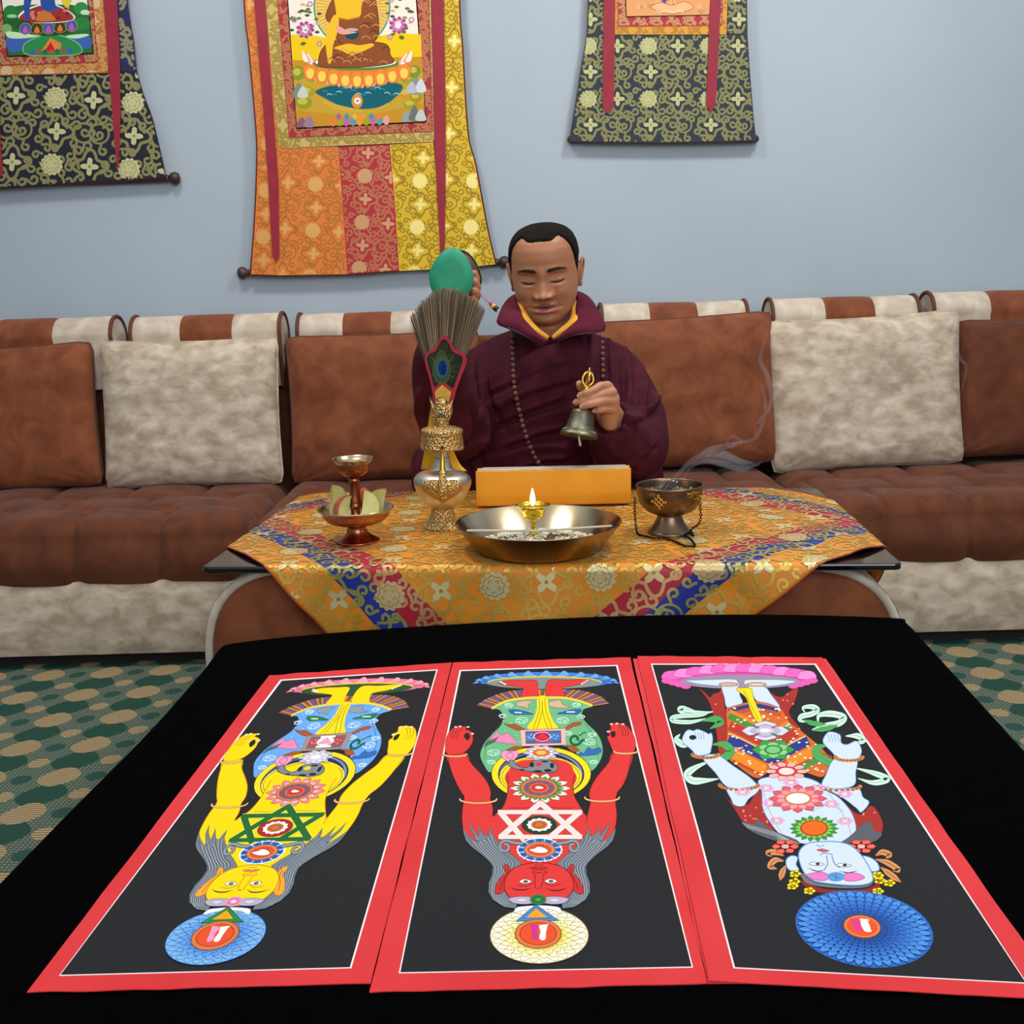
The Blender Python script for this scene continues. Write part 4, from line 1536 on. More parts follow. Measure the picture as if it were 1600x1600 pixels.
# --- yellow wrapped text
bl, brt = on_cloth(745, 797), on_cloth(986, 793)
dirx = (brt - bl).normalized()
diry = Vector((-dirx.y, dirx.x, 0))
mid = (bl + brt) / 2
r = root('prayer_book', mid, 'long prayer book wrapped in bright yellow cloth, standing on edge before the person', 'book')
wl = (brt - bl).length
ht = 0.074
mb = MB()
prof = [(0.010, 0.003), (0.004, 0.004), (0.0, 0.010), (0.001, 0.03), (0.004, 0.055), (0.008, ht), (0.0105, ht + 0.001), (0.0125, ht - 0.004), (0.05, ht - 0.006), (0.056, ht), (0.058, ht - 0.004), (0.056, 0.01), (0.05, 0.003)]
rows = []
for k in range(49):
    u = -wl / 2 + wl * k / 48
    e = max(0, abs(u) - wl / 2 + 0.012) / 0.012
    row = []
    for (y, z) in prof:
        wv = 0.0016 * noise.noise(Vector((u * 14 + z * 22, z * 30, 5)))
        row.append(mid + dirx * u * (1.0 + 0.004 * z / ht) + diry * (0.029 + (y - 0.029) * (1 - 0.12 * e * e) + wv) + Vector((0, 0, 0.001 + z)))
    rows.append(row)
mb.grid(rows, closed_u=True)
mb.add(rows[0], [tuple(range(len(prof)))])
mb.add(rows[-1], [tuple(range(len(prof)))])
mb.build('yellow_cover', mat('yellow_cotton', '#dd9204', 0.75, sheen=0.2, bump=0.1, bscale=900), r, auto=50)
mb = MB()
for k, (y0, y1, z1) in enumerate(((0.0125, 0.022, 0.0775), (0.0225, 0.034, 0.0765), (0.0345, 0.049, 0.0772))):
    M = Matrix((dirx, diry, Vector((0, 0, 1)))).transposed().to_4x4()
    M.translation = mid
    mb.box((-wl / 2 + 0.006 + .003 * k, y0, 0.06), (wl / 2 - 0.004 - .002 * k, y1, z1), M=M)
mb.build('pages', mat('paper_pages', '#d9cfbe', 0.8, col2='#b3a48e', scale=4, stretch=(1, 200, 1)), r, smooth=False)

# --- wide offering pan with rice, divider, lamp
pc = on_cloth(842, 859)
pc.z += 0.002
r = root('offering_pan', pc, 'wide shallow brass and steel pan with rice, in the middle of the altar cloth', 'pan')
mb = MB()
mb.lathe(pc, [(0.103, 0.0), (0.107, 0.001), (0.110, 0.004), (0.1385, 0.042), (0.1405, 0.0445)], 80, cap=False)
mb.build('outer_wall', mat('brown_brass', '#8a6846', 0.3, 1.0, col2='#a5825a', scale=6), r, auto=50)
mb = MB()
mb.lathe(pc, [(0.1405, 0.0445), (0.1400, 0.0455), (0.1375, 0.0445), (0.107, 0.006), (0.102, 0.003), (0.0005, 0.003)], 80, cap=False)
mb.build('inner_wall', m_steel, r, auto=50)
rice = MB()
rr = random.Random(2)
m_rice = mat('white_rice', '#e9e4d2', 0.6, sss=0.15)
for k in range(2600):
    a, q = rr.uniform(0, 6.283), math.sqrt(rr.uniform(0, 1)) * 0.098
    x, y = q * math.cos(a), q * math.sin(a)
    if noise.noise(Vector((x * 18, y * 18, 1))) < -0.22 or (abs(x + .0) < 0.05 and -0.095 < y < -0.06): continue
    z = 0.0045 + 0.006 * max(0, noise.noise(Vector((x * 22, y * 22, 6)))) + 0.006 * rr.random() + 0.010 * max(0, 1 - q / 0.09)
    t = rr.uniform(0, 6.28)
    dd = Vector((math.cos(t), math.sin(t), rr.uniform(-.3, .3))) * 0.0027
    p = pc + Vector((x, y, z))
    rice.tube([p - dd, p, p + dd], [0.0006, 0.0011, 0.0006], 5, caps=False)
o = rice.build('rice', m_rice, None, origin=pc + Vector((0, 0, .004)))
tag(o, 'scattering of white rice grains lying in the wide offering pan', 'rice', None, 'stuff')
m_pale = mat('pale_wood_stick', '#b8b09c', 0.5)
sa, sb = pc + Vector((-0.1185, -0.018, 0.036)), pc + Vector((0.1215, -0.012, 0.036))
mb = MB()
mb.tube([sa, sa.lerp(sb, .5) + Vector((0, -0.001, -0.004)), sb], [0.0028, 0.0034, 0.0026], 10, flat=.7)
o = mb.build('stick', m_pale, None, origin=sa.lerp(sb, .5))
tag(o, 'thin pale stick laid across the offering pan from rim to rim', 'stick')

lc = pc + Vector((-0.0085, 0.012, 0.013))
r = root('butter_lamp', lc, 'small polished brass butter lamp with a lit flame, standing in the offering pan', 'lamp')
mb = MB()
mb.lathe(lc, smoothprof([(0.018, 0.0), (0.0178, 0.002), (0.010, 0.006), (0.005, 0.012), (0.0036, 0.020), (0.0042, 0.026), (0.0062, 0.0275), (0.0042, 0.029), (0.004, 0.033), (0.007, 0.035)], 3), 32)
mb.build('stem', m_brass, r)
mb = MB()
mb.lathe(lc, smoothprof([(0.006, 0.0345), (0.015, 0.036), (0.0185, 0.0375), (0.0205, 0.046), (0.0235, 0.053), (0.029, 0.0575), (0.0292, 0.0585), (0.0275, 0.058), (0.021, 0.052), (0.0005, 0.051)], 3), 40)
mb.build('cup', m_brass, r)
mb = MB()
mb.tube([lc + Vector((0, 0, 0.050)), lc + Vector((0, 0, 0.058))], 0.0012, 8)
mb.build('wick', m_dark, r)


def flame_mat():
    m, nt, b_ = newmat('flame')
    nt.nodes.remove(b_)
    out = nt.nodes['Material Output']
    em = nt.nodes.new('ShaderNodeEmission')
    em.inputs[0].default_value = (1.0, 0.78, 0.42, 1)
    em.inputs[1].default_value = 9.0
    nt.links.new(em.outputs[0], out.inputs[0])
    return m


mb = MB()
fb = lc + Vector((0, 0, 0.056))
mb.lathe(fb, smoothprof([(0.0012, 0.0), (0.0038, 0.005), (0.0046, 0.010), (0.0038, 0.017), (0.0022, 0.024), (0.0003, 0.031)], 4), 20)
mb.build('flame', flame_mat(), r)
d_ = bpy.data.lights.new('butter_lamp_light', 'POINT')
d_.energy = 0.12
d_.color = (1, 0.7, 0.35)
d_.shadow_soft_size = 0.008
o = bpy.data.objects.new('butter_lamp_light', d_)
COL.objects.link(o)
o.location = fb + Vector((0, 0, 0.04))

# --- incense burner with chain
ic = on_cloth(1046, 835)
ic.z += 0.001
r = root('incense_burner', ic, 'dark bronze footed incense bowl with gold ornaments, right of the yellow book', 'incense burner')
mb = MB()
mb.lathe(ic, smoothprof([(0.0385, 0.0), (0.0385, 0.003), (0.034, 0.008), (0.027, 0.018), (0.0225, 0.028), (0.0215, 0.033), (0.0245, 0.0345), (0.0300, 0.036)], 4), 48)
mb.build('foot', m_bronze, r)
mb = MB()
mb.lathe(ic, smoothprof([(0.030, 0.0355), (0.044, 0.043), (0.054, 0.057), (0.0575, 0.072), (0.0582, 0.083), (0.0598, 0.0845), (0.0595, 0.0870), (0.0565, 0.0865), (0.054, 0.07), (0.045, 0.055), (0.02, 0.046), (0.0005, 0.045)], 4), 56)
mb.build('bowl', m_bronze, r)
fi = (Vector((0, 0, 0)) - Vector((ic.x, ic.y, 0))).normalized()
si = Vector((-fi.y, fi.x, 0))


def wall_pt(a, z, lift=0.001):
    rr_ = np.interp(z, [0.043, 0.057, 0.072, 0.083], [0.044, 0.054, 0.0575, 0.0582]) + lift
    return ic + fi * (rr_ * math.cos(a)) + si * (rr_ * math.sin(a)) + Vector((0, 0, z))


# gold knot ornament: a diamond lattice
mb = MB()
for k in range(-1, 2):
    q = k * 0.0045
    mb.tube([wall_pt(-0.33 + (t + q) / 0.055, 0.066 + (t - q)) for t in np.linspace(-0.0068, 0.0068, 7)], 0.0010, 6)
    mb.tube([wall_pt(-0.33 + (t + q) / 0.055, 0.066 - (t - q)) for t in np.linspace(-0.0068, 0.0068, 7)], 0.0010, 6)
for sx_, sz_ in ((0, 1), (0, -1), (1, 0), (-1, 0)):
    mb.sphere(wall_pt(-0.33 + sx_ * 0.0125 / 0.055, 0.066 + sz_ * 0.0125), 0.0018, 8, 6)
mb.build('knot_ornament', m_gold, r)
mb = MB()
for (q, z, s_) in ((0.62, 0.077, 1), (0.78, 0.079, -1), (0.95, 0.076, 1)):
    mb.tube([wall_pt(q + dx / 0.057, z + dz) for dx, dz in spiral(0, 0, 0.005, q * 5, s_, 1.0, 10)], 0.0009, 6)
mb.tube([wall_pt(0.55, 0.080), wall_pt(0.8, 0.0815), wall_pt(1.05, 0.080)], 0.0012, 6)
mb.build('scroll_ornament', m_gold, r)
mb = MB()
rows = []
for i in range(8):
    q = 0.0005 + 0.051 * i / 7
    rows.append([ic + Vector((q * math.cos(a), q * math.sin(a), 0.072 + 0.004 * noise.noise(Vector((q * 60 * math.cos(a), q * 60 * math.sin(a), 3))))) for a in [2 * math.pi * j / 30 for j in range(30)]])
mb.grid(rows, closed_u=True)
o = mb.build('ash', mat('incense_ash', '#5a5648', 0.95, col2='#2b2822', scale=70), None, origin=ic + Vector((0, 0, .072)))
tag(o, 'bed of grey ash filling the dark bronze incense bowl', 'ash', None, 'stuff')
for k, (x, y) in enumerate(((-0.014, -0.030), (-0.007, -0.030), (-0.001, -0.029))):
    mb = MB()
    a0_ = ic + Vector((x - 0.012, y, 0.075))
    a1_ = ic + Vector((x + 0.012, y + 0.028, 0.094 - .002 * k))
    mb.tube([a0_, a0_.lerp(a1_, .5), a1_], [0.0022, 0.0024, 0.0018], 8)
    mb2 = MB()
    mb2.tube([a1_, a1_ + (a1_ - a0_).normalized() * 0.004], [0.0019, 0.0012], 8)
    o = mb.build('incense_stick', mat('charred_incense', '#2c2830', 0.9), None, origin=a0_)
    tag(o, ['leftmost thick dark incense stick', 'middle thick dark incense stick', 'rightmost thick dark incense stick'][k] + ' of three leaning in the ash', 'incense stick', 'incense sticks in the bronze bowl')
    mb2.build('ash_tip', mat('ash_tip', '#a9a6a2', 0.9), o)
rr = random.Random(8)
# herb lumps beside them
mb = MB()
for k in range(70):
    a, q = rr.uniform(0, 6.28), rr.uniform(0.01, 0.045)
    mb.sphere(ic + Vector((q * math.cos(a), q * math.sin(a) - .005, 0.074)), (rr.uniform(.002, .005), rr.uniform(.002, .005), rr.uniform(.002, .006)), 6, 4)
o = mb.build('incense_herbs', mat('dry_herbs', '#8f8a5c', 0.95, col2='#54503a', scale=120), None, origin=ic + Vector((0, 0, .074)))
tag(o, 'crumbled pale dry herbs lying on the ash in the incense bowl', 'herbs', None, 'stuff')


def zc(px, py): return on_cloth(px, py) + Vector((0, 0, 0.0035))


# ring lugs and the chain hanging from them
for a in (-1.62, 0.98):
    mb = MB()
    c_ = wall_pt(a, 0.070, 0.004)
    t_ = (c_ - ic)
    t_.z = 0
    t_.normalize()
    mb.tube([c_ + (t_ * math.cos(q) + Vector((0, 0, 1)) * math.sin(q)) * 0.0042 for q in [2 * math.pi * k / 14 for k in range(14)]], 0.0009, 6, closed=True)
    mb.build('ring_lug', m_gold, r)
la, ra = wall_pt(-1.62, 0.066, 0.005), wall_pt(0.98, 0.066, 0.006)
path = [la, Vector((la.x - .001, la.y - .003, ic.z + 0.045)), Vector((la.x, la.y - .006, ic.z + 0.02)), zc(996, 838), zc(1006, 842), zc(1022, 846), zc(1040, 847), zc(1055, 852), zc(1068, 858), zc(1080, 860), zc(1086, 858), zc(1078, 851) + Vector((0, 0, .004)), zc(1070, 845) + Vector((0, 0, .002)), zc(1076, 842) + Vector((0, 0, .005)), zc(1084, 850) + Vector((0, 0, .008)), zc(1079, 840) + Vector((0, 0, .007)), Vector((ra.x, ra.y - .006, ic.z + 0.03)), ra]
cp = [Vector(p) for p in cr(path, 24)]
d = [0.0]
for a, c_ in zip(cp, cp[1:]): d.append(d[-1] + (c_ - a).length)
links = []
s_ = 0.0
k = 0
LN = 0.0062
arr = np.array([tuple(p) for p in cp])
while s_ < d[-1] - LN:
    q0 = Vector([np.interp(s_, d, arr[:, i]) for i in range(3)])
    q1 = Vector([np.interp(s_ + LN, d, arr[:, i]) for i in range(3)])
    links.append((q0, q1))
    s_ += LN * 0.74
chr_ = root('chain', path[3], 'dark iron link chain hanging from the incense bowl and lying on the cloth', 'chain')
for k, (q0, q1) in enumerate(links[:98]):
    t_ = (q1 - q0).normalized()
    sdv = t_.cross(Vector((0.3, 1, 0.2))).normalized()
    if k % 2: sdv = t_.cross(sdv).normalized()
    c_ = (q0 + q1) / 2
    mb = MB()
    mb.tube([c_ + t_ * (LN / 2) * math.cos(q) + sdv * 0.0021 * math.sin(q) for q in [2 * math.pi * j / 10 for j in range(10)]], 0.00075, 5, closed=True)
    mb.build('link', m_black_metal, chr_)
if len(links) > 98:
    mb = MB()
    for k, (q0, q1) in enumerate(links[98:]):
        t_ = (q1 - q0).normalized()
        sdv = t_.cross(Vector((0.3, 1, 0.2))).normalized()
        if k % 2: sdv = t_.cross(sdv).normalized()
        c_ = (q0 + q1) / 2
        mb.tube([c_ + t_ * (LN / 2) * math.cos(q) + sdv * 0.0021 * math.sin(q) for q in [2 * math.pi * j / 10 for j in range(10)]], 0.00075, 5, closed=True)
    o = mb.build('remaining_links', m_black_metal, chr_)
    o['kind'] = 'stuff'

# ------------------------------------------------------------------ the paintings on the velvet
PZ0 = BT + 0.0012


def canvas(label, quad, z, inner=None, seed=1, tint='#d02a2e'):
    """red-bordered canvas sheet: quad in order TL TR BR BL"""
    r_ = root('painting', PZ(sum(p[0] for p in quad) / 4, sum(p[1] for p in quad) / 4, z), label, 'painting')
    rn = random.Random(seed)
    ol_ = []
    for i in range(4):
        a, b_ = quad[i], quad[(i + 1) % 4]
        n_ = 26
        for k in range(n_):
            t = k / n_
            j = 0.0 if k == 0 else 1.3 * noise.noise(Vector((k * .35, i * 3.1 + seed, 0)))
            dx, dy = b_[0] - a[0], b_[1] - a[1]
            l = math.hypot(dx, dy)
            ol_.append((a[0] + dx * t - dy / l * j * 1.2, a[1] + dy * t + dx / l * j * 1.2))
    top_ = [PZ(x, y, z) for x, y in ol_]
    bot_ = [p - Vector((0, 0, 0.0009)) for p in top_]
    n_ = len(top_)
    mb_ = MB()
    tri = tessellate_polygon([[Vector((p[0], p[1], 0)) for p in ol_]])
    mb_.add(top_ + bot_, [t for t in tri] + [tuple(n_ + i for i in t) for t in tri] + [(i, (i + 1) % n_, n_ + (i + 1) % n_, n_ + i) for i in range(n_)])
    mb_.build('canvas_border', mat('red_painted_border', tint, 0.7, col2='#da363b', scale=6, spec=0.3), r_, smooth=False)
    if inner:
        P_ = Paint(lambda x, y: PZ(x, y, z), (0, 0, 1), base=0.00004)
        P_.poly(inner, '#f1e4e4')
        c_ = (sum(p[0] for p in inner) / len(inner), sum(p[1] for p in inner) / len(inner))

        def shr(p, k):
            dx, dy = c_[0] - p[0], c_[1] - p[1]
            return (p[0] + math.copysign(k, dx), p[1] + math.copysign(k * .7, dy))
        P_.poly([shr(p, 2.4) for p in inner], '#222427')
        P_.build('black_panel', m_paint, r_)
    return r_


def homog(src, dst):
    A = []
    for (x, y), (u, v_) in zip(src, dst):
        A.append([x, y, 1, 0, 0, 0, -u * x, -u * y, -u])
        A.append([0, 0, 0, x, y, 1, -v_ * x, -v_ * y, -v_])
    U, Sg, Vt = np.linalg.svd(np.array(A))
    Hm = Vt[-1].reshape(3, 3)

    def f(x, y):
        q = Hm @ np.array((x, y, 1.0))
        return q[0] / q[2], q[1] / q[2]
    return f


IN2 = [(718, 1047), (965, 1039), (1083, 1512), (623, 1521)]
IN1 = [(438, 1062), (684, 1046), (549, 1513), (92, 1525)]


def A2(x, y): return (660 + .225 * x, 1020 + .225 * y)


H12 = homog(IN2, IN1)


def A1(x, y): return H12(*A2(x, y))


def mir(pts, c=812): return [(2 * c - x, y) for x, y in pts]


def figure(r_, z, pre, K):
    P_ = Paint(lambda x, y: PZ(x, y, z), (0, 0, 1), pre, base=0.00012)
    sk, skl = K['skin'], K['line']
    # lotus seat
    P_.ell(860, 192, 468, 58, K['seat'][0])
    for k in range(13):
        a = math.pi + math.pi * k / 12
        x, y = 860 + 425 * math.cos(a), 205 + 50 * math.sin(a)
        ox_, oy_ = 860 + 480 * math.cos(a), 200 + 76 * math.sin(a)
        P_.blob([(x - 46, y + 6), (ox_ - 30, oy_ + 16), (ox_, oy_ - 2), (ox_ + 30, oy_ + 16), (x + 46, y + 6)], K['seat'][1], K['seat'][2], 3, 4)
    P_.ell(850, 206, 400, 44, '#e3c23a')
    P_.ell(850, 212, 394, 40, K['disc'])
    # hem fan
    out = cr([(375, 364), (450, 318), (560, 277), (680, 259), (820, 256), (980, 256), (1110, 263), (1230, 300), (1296, 352)], 10)
    inn = cr([(480, 388), (545, 352), (620, 328), (700, 314), (820, 308), (930, 308), (1030, 320), (1110, 342), (1180, 370)], 10)
    stp = ['#b63a3a', '#3f6a35', '#df8a34', '#4a5aa6', '#b63a3a', '#4a5aa6', '#3f6a35', '#df8a34']
    P_.level(out + inn)
    for k in range(len(out) - 1):
        P_.mb.add([P_.pt(*out[k]), P_.pt(*out[k + 1]), P_.pt(*inn[k + 1]), P_.pt(*inn[k])], [(0, 1, 2, 3)], P_.c(stp[k % 8]))
    # feet
    P_.blob([(530, 208), (600, 193), (700, 192), (792, 195), (800, 250), (800, 312), (690, 312), (700, 262), (690, 244), (630, 234), (560, 224)], sk, skl, 3, 4)
    P_.blob([(870, 196), (1000, 190), (1130, 185), (1166, 192), (1080, 224), (990, 240), (975, 262), (986, 312), (868, 312)], sk, skl, 3, 4)
    for k in range(4):
        P_.ell(540 + 12 * k, 202 + 6 * k, 7, 5, '#f7e9df')
        P_.ell(1150 - 14 * k, 192 + 8 * k, 7, 5, '#f7e9df')
    # garment
    g_ = [(480, 390), (530, 395), (560, 440), (545, 505), (470, 580), (425, 640), (402, 710), (425, 775), (470, 832), (530, 775), (700, 650), (1000, 650), (1110, 760), (1130, 822), (1190, 812), (1245, 725), (1248, 640), (1212, 560), (1150, 500), (1108, 445), (1120, 395), (1180, 370), (1090, 334), (1000, 312), (860, 308), (740, 312), (640, 324), (560, 346)]
    P_.poly(cr(g_, 5, True), K['garb'])
    P_.line(cr([(480, 388), (545, 352), (620, 328), (740, 314), (860, 312), (980, 314), (1090, 336), (1180, 368)], 8), 15, '#ead23c')
    rn = random.Random(4)
    for (x, y) in ((600, 365), (1070, 362), (690, 470), (975, 470), (495, 695), (1160, 620), (655, 415), (1010, 560), (520, 600), (1180, 570), (560, 440), (1100, 445), (480, 760), (1190, 760)):
        P_.ring(x, y, 42 if x in (690, 975, 495, 1160) else 26, 20 if x in (690, 975, 495, 1160) else 12, 5, K['garbL'], n=14)
        for k in range(6):
            P_.ell(x + 24 * math.cos(k) , y + 10 * math.sin(k * 1.9), 7, 4, K['garbL'], n=8)
    for k in range(70):
        x, y = rn.uniform(430, 1230), rn.uniform(340, 780)
        P_.ell(x, y, 4, 3, K['garbL'], n=6) if inpoly(g_)(x, y) else None
    P_.line(cr([(590, 430), (520, 520), (450, 620), (430, 740)], 5), 3, K['garbD'])
    P_.line(cr([(1070, 430), (1140, 510), (1205, 610), (1220, 720)], 5), 3, K['garbD'])
    # fishes, crocodiles and other animals
    P_.blob([(650, 352), (690, 336), (770, 338), (735, 362), (742, 390), (705, 378), (665, 372)], K['fish'], '#55606a', 3, 4)
    P_.blob([(875, 352), (905, 335), (960, 332), (975, 360), (1025, 380), (950, 384), (890, 374)], K['fish'], '#55606a', 3, 4)
    for s_ in (0, 1):
        q = [(600, 400), (640, 396), (700, 405), (770, 428), (700, 430), (630, 430)]
        P_.blob(q if not s_ else [(1686 - x + 20, y - 3) for x, y in q], K['croc'], '#1d3c4a', 3, 4)
        P_.line([(640, 415), (690, 418)] if not s_ else [(1000, 412), (1060, 412)], 10, '#c9dfd0')
    for q in ([(565, 490), (600, 500), (640, 498), (690, 520), (720, 540), (660, 540), (600, 515)], [(990, 525), (1040, 490), (1095, 482), (1100, 500), (1050, 515), (1010, 535)], [(580, 680), (640, 652), (700, 655), (660, 675)], [(1000, 645), (1050, 650), (1090, 680), (1040, 688)]):
        P_.blob(q, '#a9552e', '#7a3a20', 3, 4)
    P_.blob([(460, 615), (500, 570), (520, 550), (545, 575), (590, 560), (620, 585), (660, 630), (600, 632), (520, 620)], '#ee87b4', '#a04a7a', 3, 4)
    for k in range(7): P_.line([(425 + 12 * k, 660 - 6 * k), (455 + 12 * k, 610 - 4 * k)], 5, '#1d4a30')
    P_.line(spiral(1060, 605, 42, 0.4, 1, 1.0, 14, .6), 18, '#1f6038')
    P_.line([(1085, 580), (1110, 562), (1138, 552)], 8, '#1f6038')
    P_.blob([(1075, 722), (1100, 690), (1120, 700), (1150, 660), (1180, 672), (1230, 660), (1240, 690), (1190, 712), (1120, 716)], '#3568b4', '#1d3f78', 3, 4)
    # legs' sash
    P_.poly(cr([(800, 310), (864, 308), (880, 400), (905, 470), (932, 532), (735, 532), (775, 450), (795, 390)], 5, True), '#f4dc20')
    for q in ([(812, 316), (812, 400), (770, 528)], [(852, 316), (858, 400), (900, 528)], [(833, 400), (815, 470), (795, 528)], [(833, 400), (850, 470), (872, 528)], [(833, 330), (833, 400)]):
        P_.line(cr(q, 5), 3.5, '#6a5a10')
    # square mandala
    P_.poly([(680, 537), (995, 526), (996, 642), (690, 652)], K['sq'][0])
    P_.line([(680, 537), (995, 526), (996, 642), (690, 652)], 3, '#4a3030', closed=True)
    P_.poly([(714, 547), (962, 541), (966, 630), (718, 634)], K['sq'][1])
    P_.poly([(722, 566), (775, 560), (775, 612), (722, 616)], K['sq'][2])
    P_.poly([(888, 558), (952, 556), (955, 608), (890, 612)], K['sq'][2])
    for k in range(8): P_.ell((735 + 10 * (k % 4)) if k < 4 else (900 + 13 * (k % 4)), 585 + 14 * math.sin(k * 2.3), 6, 7, '#8ab4e0' if K['sq'][2] != '#c23a48' else '#e48a90')
    P_.line([(782, 552), (885, 549)], 14, K['sq'][3])
    P_.line([(785, 622), (890, 619)], 14, K['sq'][3])
    P_.ell(832, 584, 60, 32, '#efe6e8')
    P_.ell(832, 584, 54, 29, K['sq'][4])
    P_.poly([(780, 602), (832, 553), (886, 602)], K['sq'][5])
    # crescents and torso
    P_.ell(825, 842, 348, 192, '#2b2418')
    P_.ell(825, 842, 344, 188, '#f2dc22')
    P_.ell(825, 846, 300, 168, '#222c50')
    for k in range(60):
        a = math.pi + math.pi * (k + .5) / 60 * 1.0
        P_.line([(825 + 268 * math.cos(a), 842 + 146 * math.sin(a)), (825 + 288 * math.cos(a + .06), 846 + 160 * math.sin(a + .06))], 4, '#8fa4cc')
    P_.ell(822, 862, 286, 142, '#f2dc22')
    P_.ring(822, 862, 270, 130, 4, '#8a6a18')
    P_.ell(822, 872, 250, 118, sk)
    body_ = [(592, 850), (594, 920), (586, 1000), (560, 1070), (520, 1112), (486, 1150), (380, 1240), (440, 1340), (550, 1400), (640, 1450), (720, 1490), (920, 1490), (1000, 1420), (1100, 1360), (1200, 1260), (1140, 1146), (1102, 1080), (1058, 1000), (1046, 920), (1056, 850), (1030, 780), (960, 748), (820, 742), (690, 752), (618, 790)]
    P_.poly(cr(body_, 4, True), sk)
    P_.line(cr([(592, 850), (594, 920), (586, 1000), (560, 1070), (520, 1112)], 5), 5, skl)
    P_.line(cr([(1056, 850), (1046, 920), (1058, 1000), (1102, 1080), (1140, 1140)], 5), 5, skl)
    la_ = [(172, 700), (190, 790), (218, 870), (262, 960), (290, 1010), (276, 1100), (278, 1200), (300, 1280), (400, 1360), (500, 1200), (488, 1130), (490, 1080), (472, 1020), (476, 970), (450, 900), (400, 835), (340, 770), (298, 700)]
    ra_ = [(1328, 692), (1288, 770), (1230, 840), (1182, 910), (1158, 980), (1166, 1040), (1150, 1110), (1140, 1180), (1220, 1370), (1318, 1280), (1345, 1190), (1350, 1110), (1342, 1050), (1352, 980), (1395, 920), (1430, 830), (1455, 700)]
    for q in (la_, ra_):
        P_.poly(cr(q, 5, True), sk)
    P_.line(cr(la_[:8], 5), 5, skl)
    P_.line(cr(la_[-8:], 5), 5, skl)
    P_.line(cr(ra_[:8], 5), 5, skl)
    P_.line(cr(ra_[-8:], 5), 5, skl)
    hl = [(168, 700), (160, 640), (172, 580), (202, 535), (232, 516), (266, 514), (322, 516), (300, 532), (330, 545), (354, 562), (350, 585), (352, 606), (338, 645), (298, 690), (230, 708)]
    hr = [(1330, 690), (1300, 630), (1284, 590), (1300, 572), (1284, 546), (1310, 530), (1304, 496), (1340, 490), (1400, 498), (1440, 530), (1472, 590), (1480, 655), (1455, 702), (1390, 706)]
    for q, s_ in ((hl, 1), (hr, -1)):
        P_.blob(q, sk, skl, 3, 5)
    P_.poly([(288, 580), (312, 556), (332, 584), (312, 612)], '#222427', 3)
    P_.poly([(1306, 560), (1336, 546), (1340, 580), (1318, 592)], '#222427', 3)
    for k in range(3):
        P_.line(cr([(225 + 26 * k, 525), (205 + 22 * k, 560), (200 + 20 * k, 598)], 4), 4, skl)
        P_.line(cr([(1408 - 26 * k, 505), (1430 - 20 * k, 545), (1428 - 20 * k, 585)], 4), 4, skl)
    for (x, y) in ((232, 518), (262, 514), (318, 518), (348, 565), (1312, 498), (1350, 494), (1392, 498), (1290, 550)): P_.ell(x, y, 10, 5, '#f8ead8')
    for (x, y, rx, ry) in ((226, 706, 82, 17), (1412, 686, 82, 17), (388, 1020, 128, 27), (1248, 1008, 120, 27)):
        P_.ring(x, y, rx, ry, 14, '#9a5a30', 0.15, math.pi - .15)
        P_.ring(x, y, rx, ry, 9, '#f4b97c', -0.2, math.pi + .2)
    # conch-grey creature, heart and white lotus
    P_.petals(825, 698, 128, 56, 10, '#c9c3dc', '#4a4468', tip=1.0, lw=3)
    P_.petals(825, 698, 92, 40, 10, '#f2eff6', '#6a6488', rot=.3, lw=2)
    P_.ell(825, 697, 62, 28, K['nav'])
    P_.ell(825, 697, 34, 15, '#e8c060' if K['nav'] == '#d9702c' else '#f4f2f4')
    P_.blob([(545, 705), (575, 680), (610, 690), (650, 682), (664, 710), (640, 745), (605, 758), (565, 740)], '#ef9ac0', '#a04878', 3, 4)
    P_.ring(608, 716, 26, 20, 4, '#a04878')
    P_.blob([(735, 795), (760, 758), (820, 746), (890, 750), (935, 785), (930, 822), (860, 836), (780, 830), (700, 822), (640, 806), (600, 785), (608, 750), (632, 752), (655, 780), (700, 800)], '#7e858c', '#2a2c30', 4, 4)
    for (x, y, rx, ry) in ((760, 780, 16, 18), (800, 826, 30, 8), (870, 820, 26, 10), (900, 785, 14, 20), (850, 758, 26, 6), (690, 815, 20, 5)): P_.ell(x, y, rx, ry, '#25272a')
    P_.ell(808, 776, 24, 14, K['dot'])
    # heart wheel
    P_.petals(818, 944, 212, 106, 14, K['heart'][0], K['heart'][1], tip=1.0, lw=3)
    P_.petals(818, 944, 170, 86, 14, K['heart'][2], None, r0=.5, rot=0)
    P_.ell(810, 942, 132, 67, '#5a3a30')
    P_.ell(810, 942, 128, 65, '#d97a42')
    P_.ell(810, 942, 108, 54, '#8a5f76')
    for k in range(12): P_.ring(810 + 88 * math.cos(k * .5236), 942 + 44 * math.sin(k * .5236), 16, 8, 3, '#4a3048', n=10)
    P_.ell(810, 942, 70, 35, '#d9653a')
    P_.ell(810, 940, 54, 26, '#c8382c')
    P_.blob([(782, 938), (800, 928), (830, 934), (844, 944), (820, 950), (792, 948)], '#f6eeea', '#7a2a20', 2, 4)
    # six-pointed star
    hx, hl2 = K['hex'], K['hexl']
    P_.line([(600, 1078), (690, 1082), (760, 1074)], 3, skl)
    P_.line([(890, 1074), (960, 1082), (1050, 1080)], 3, skl)
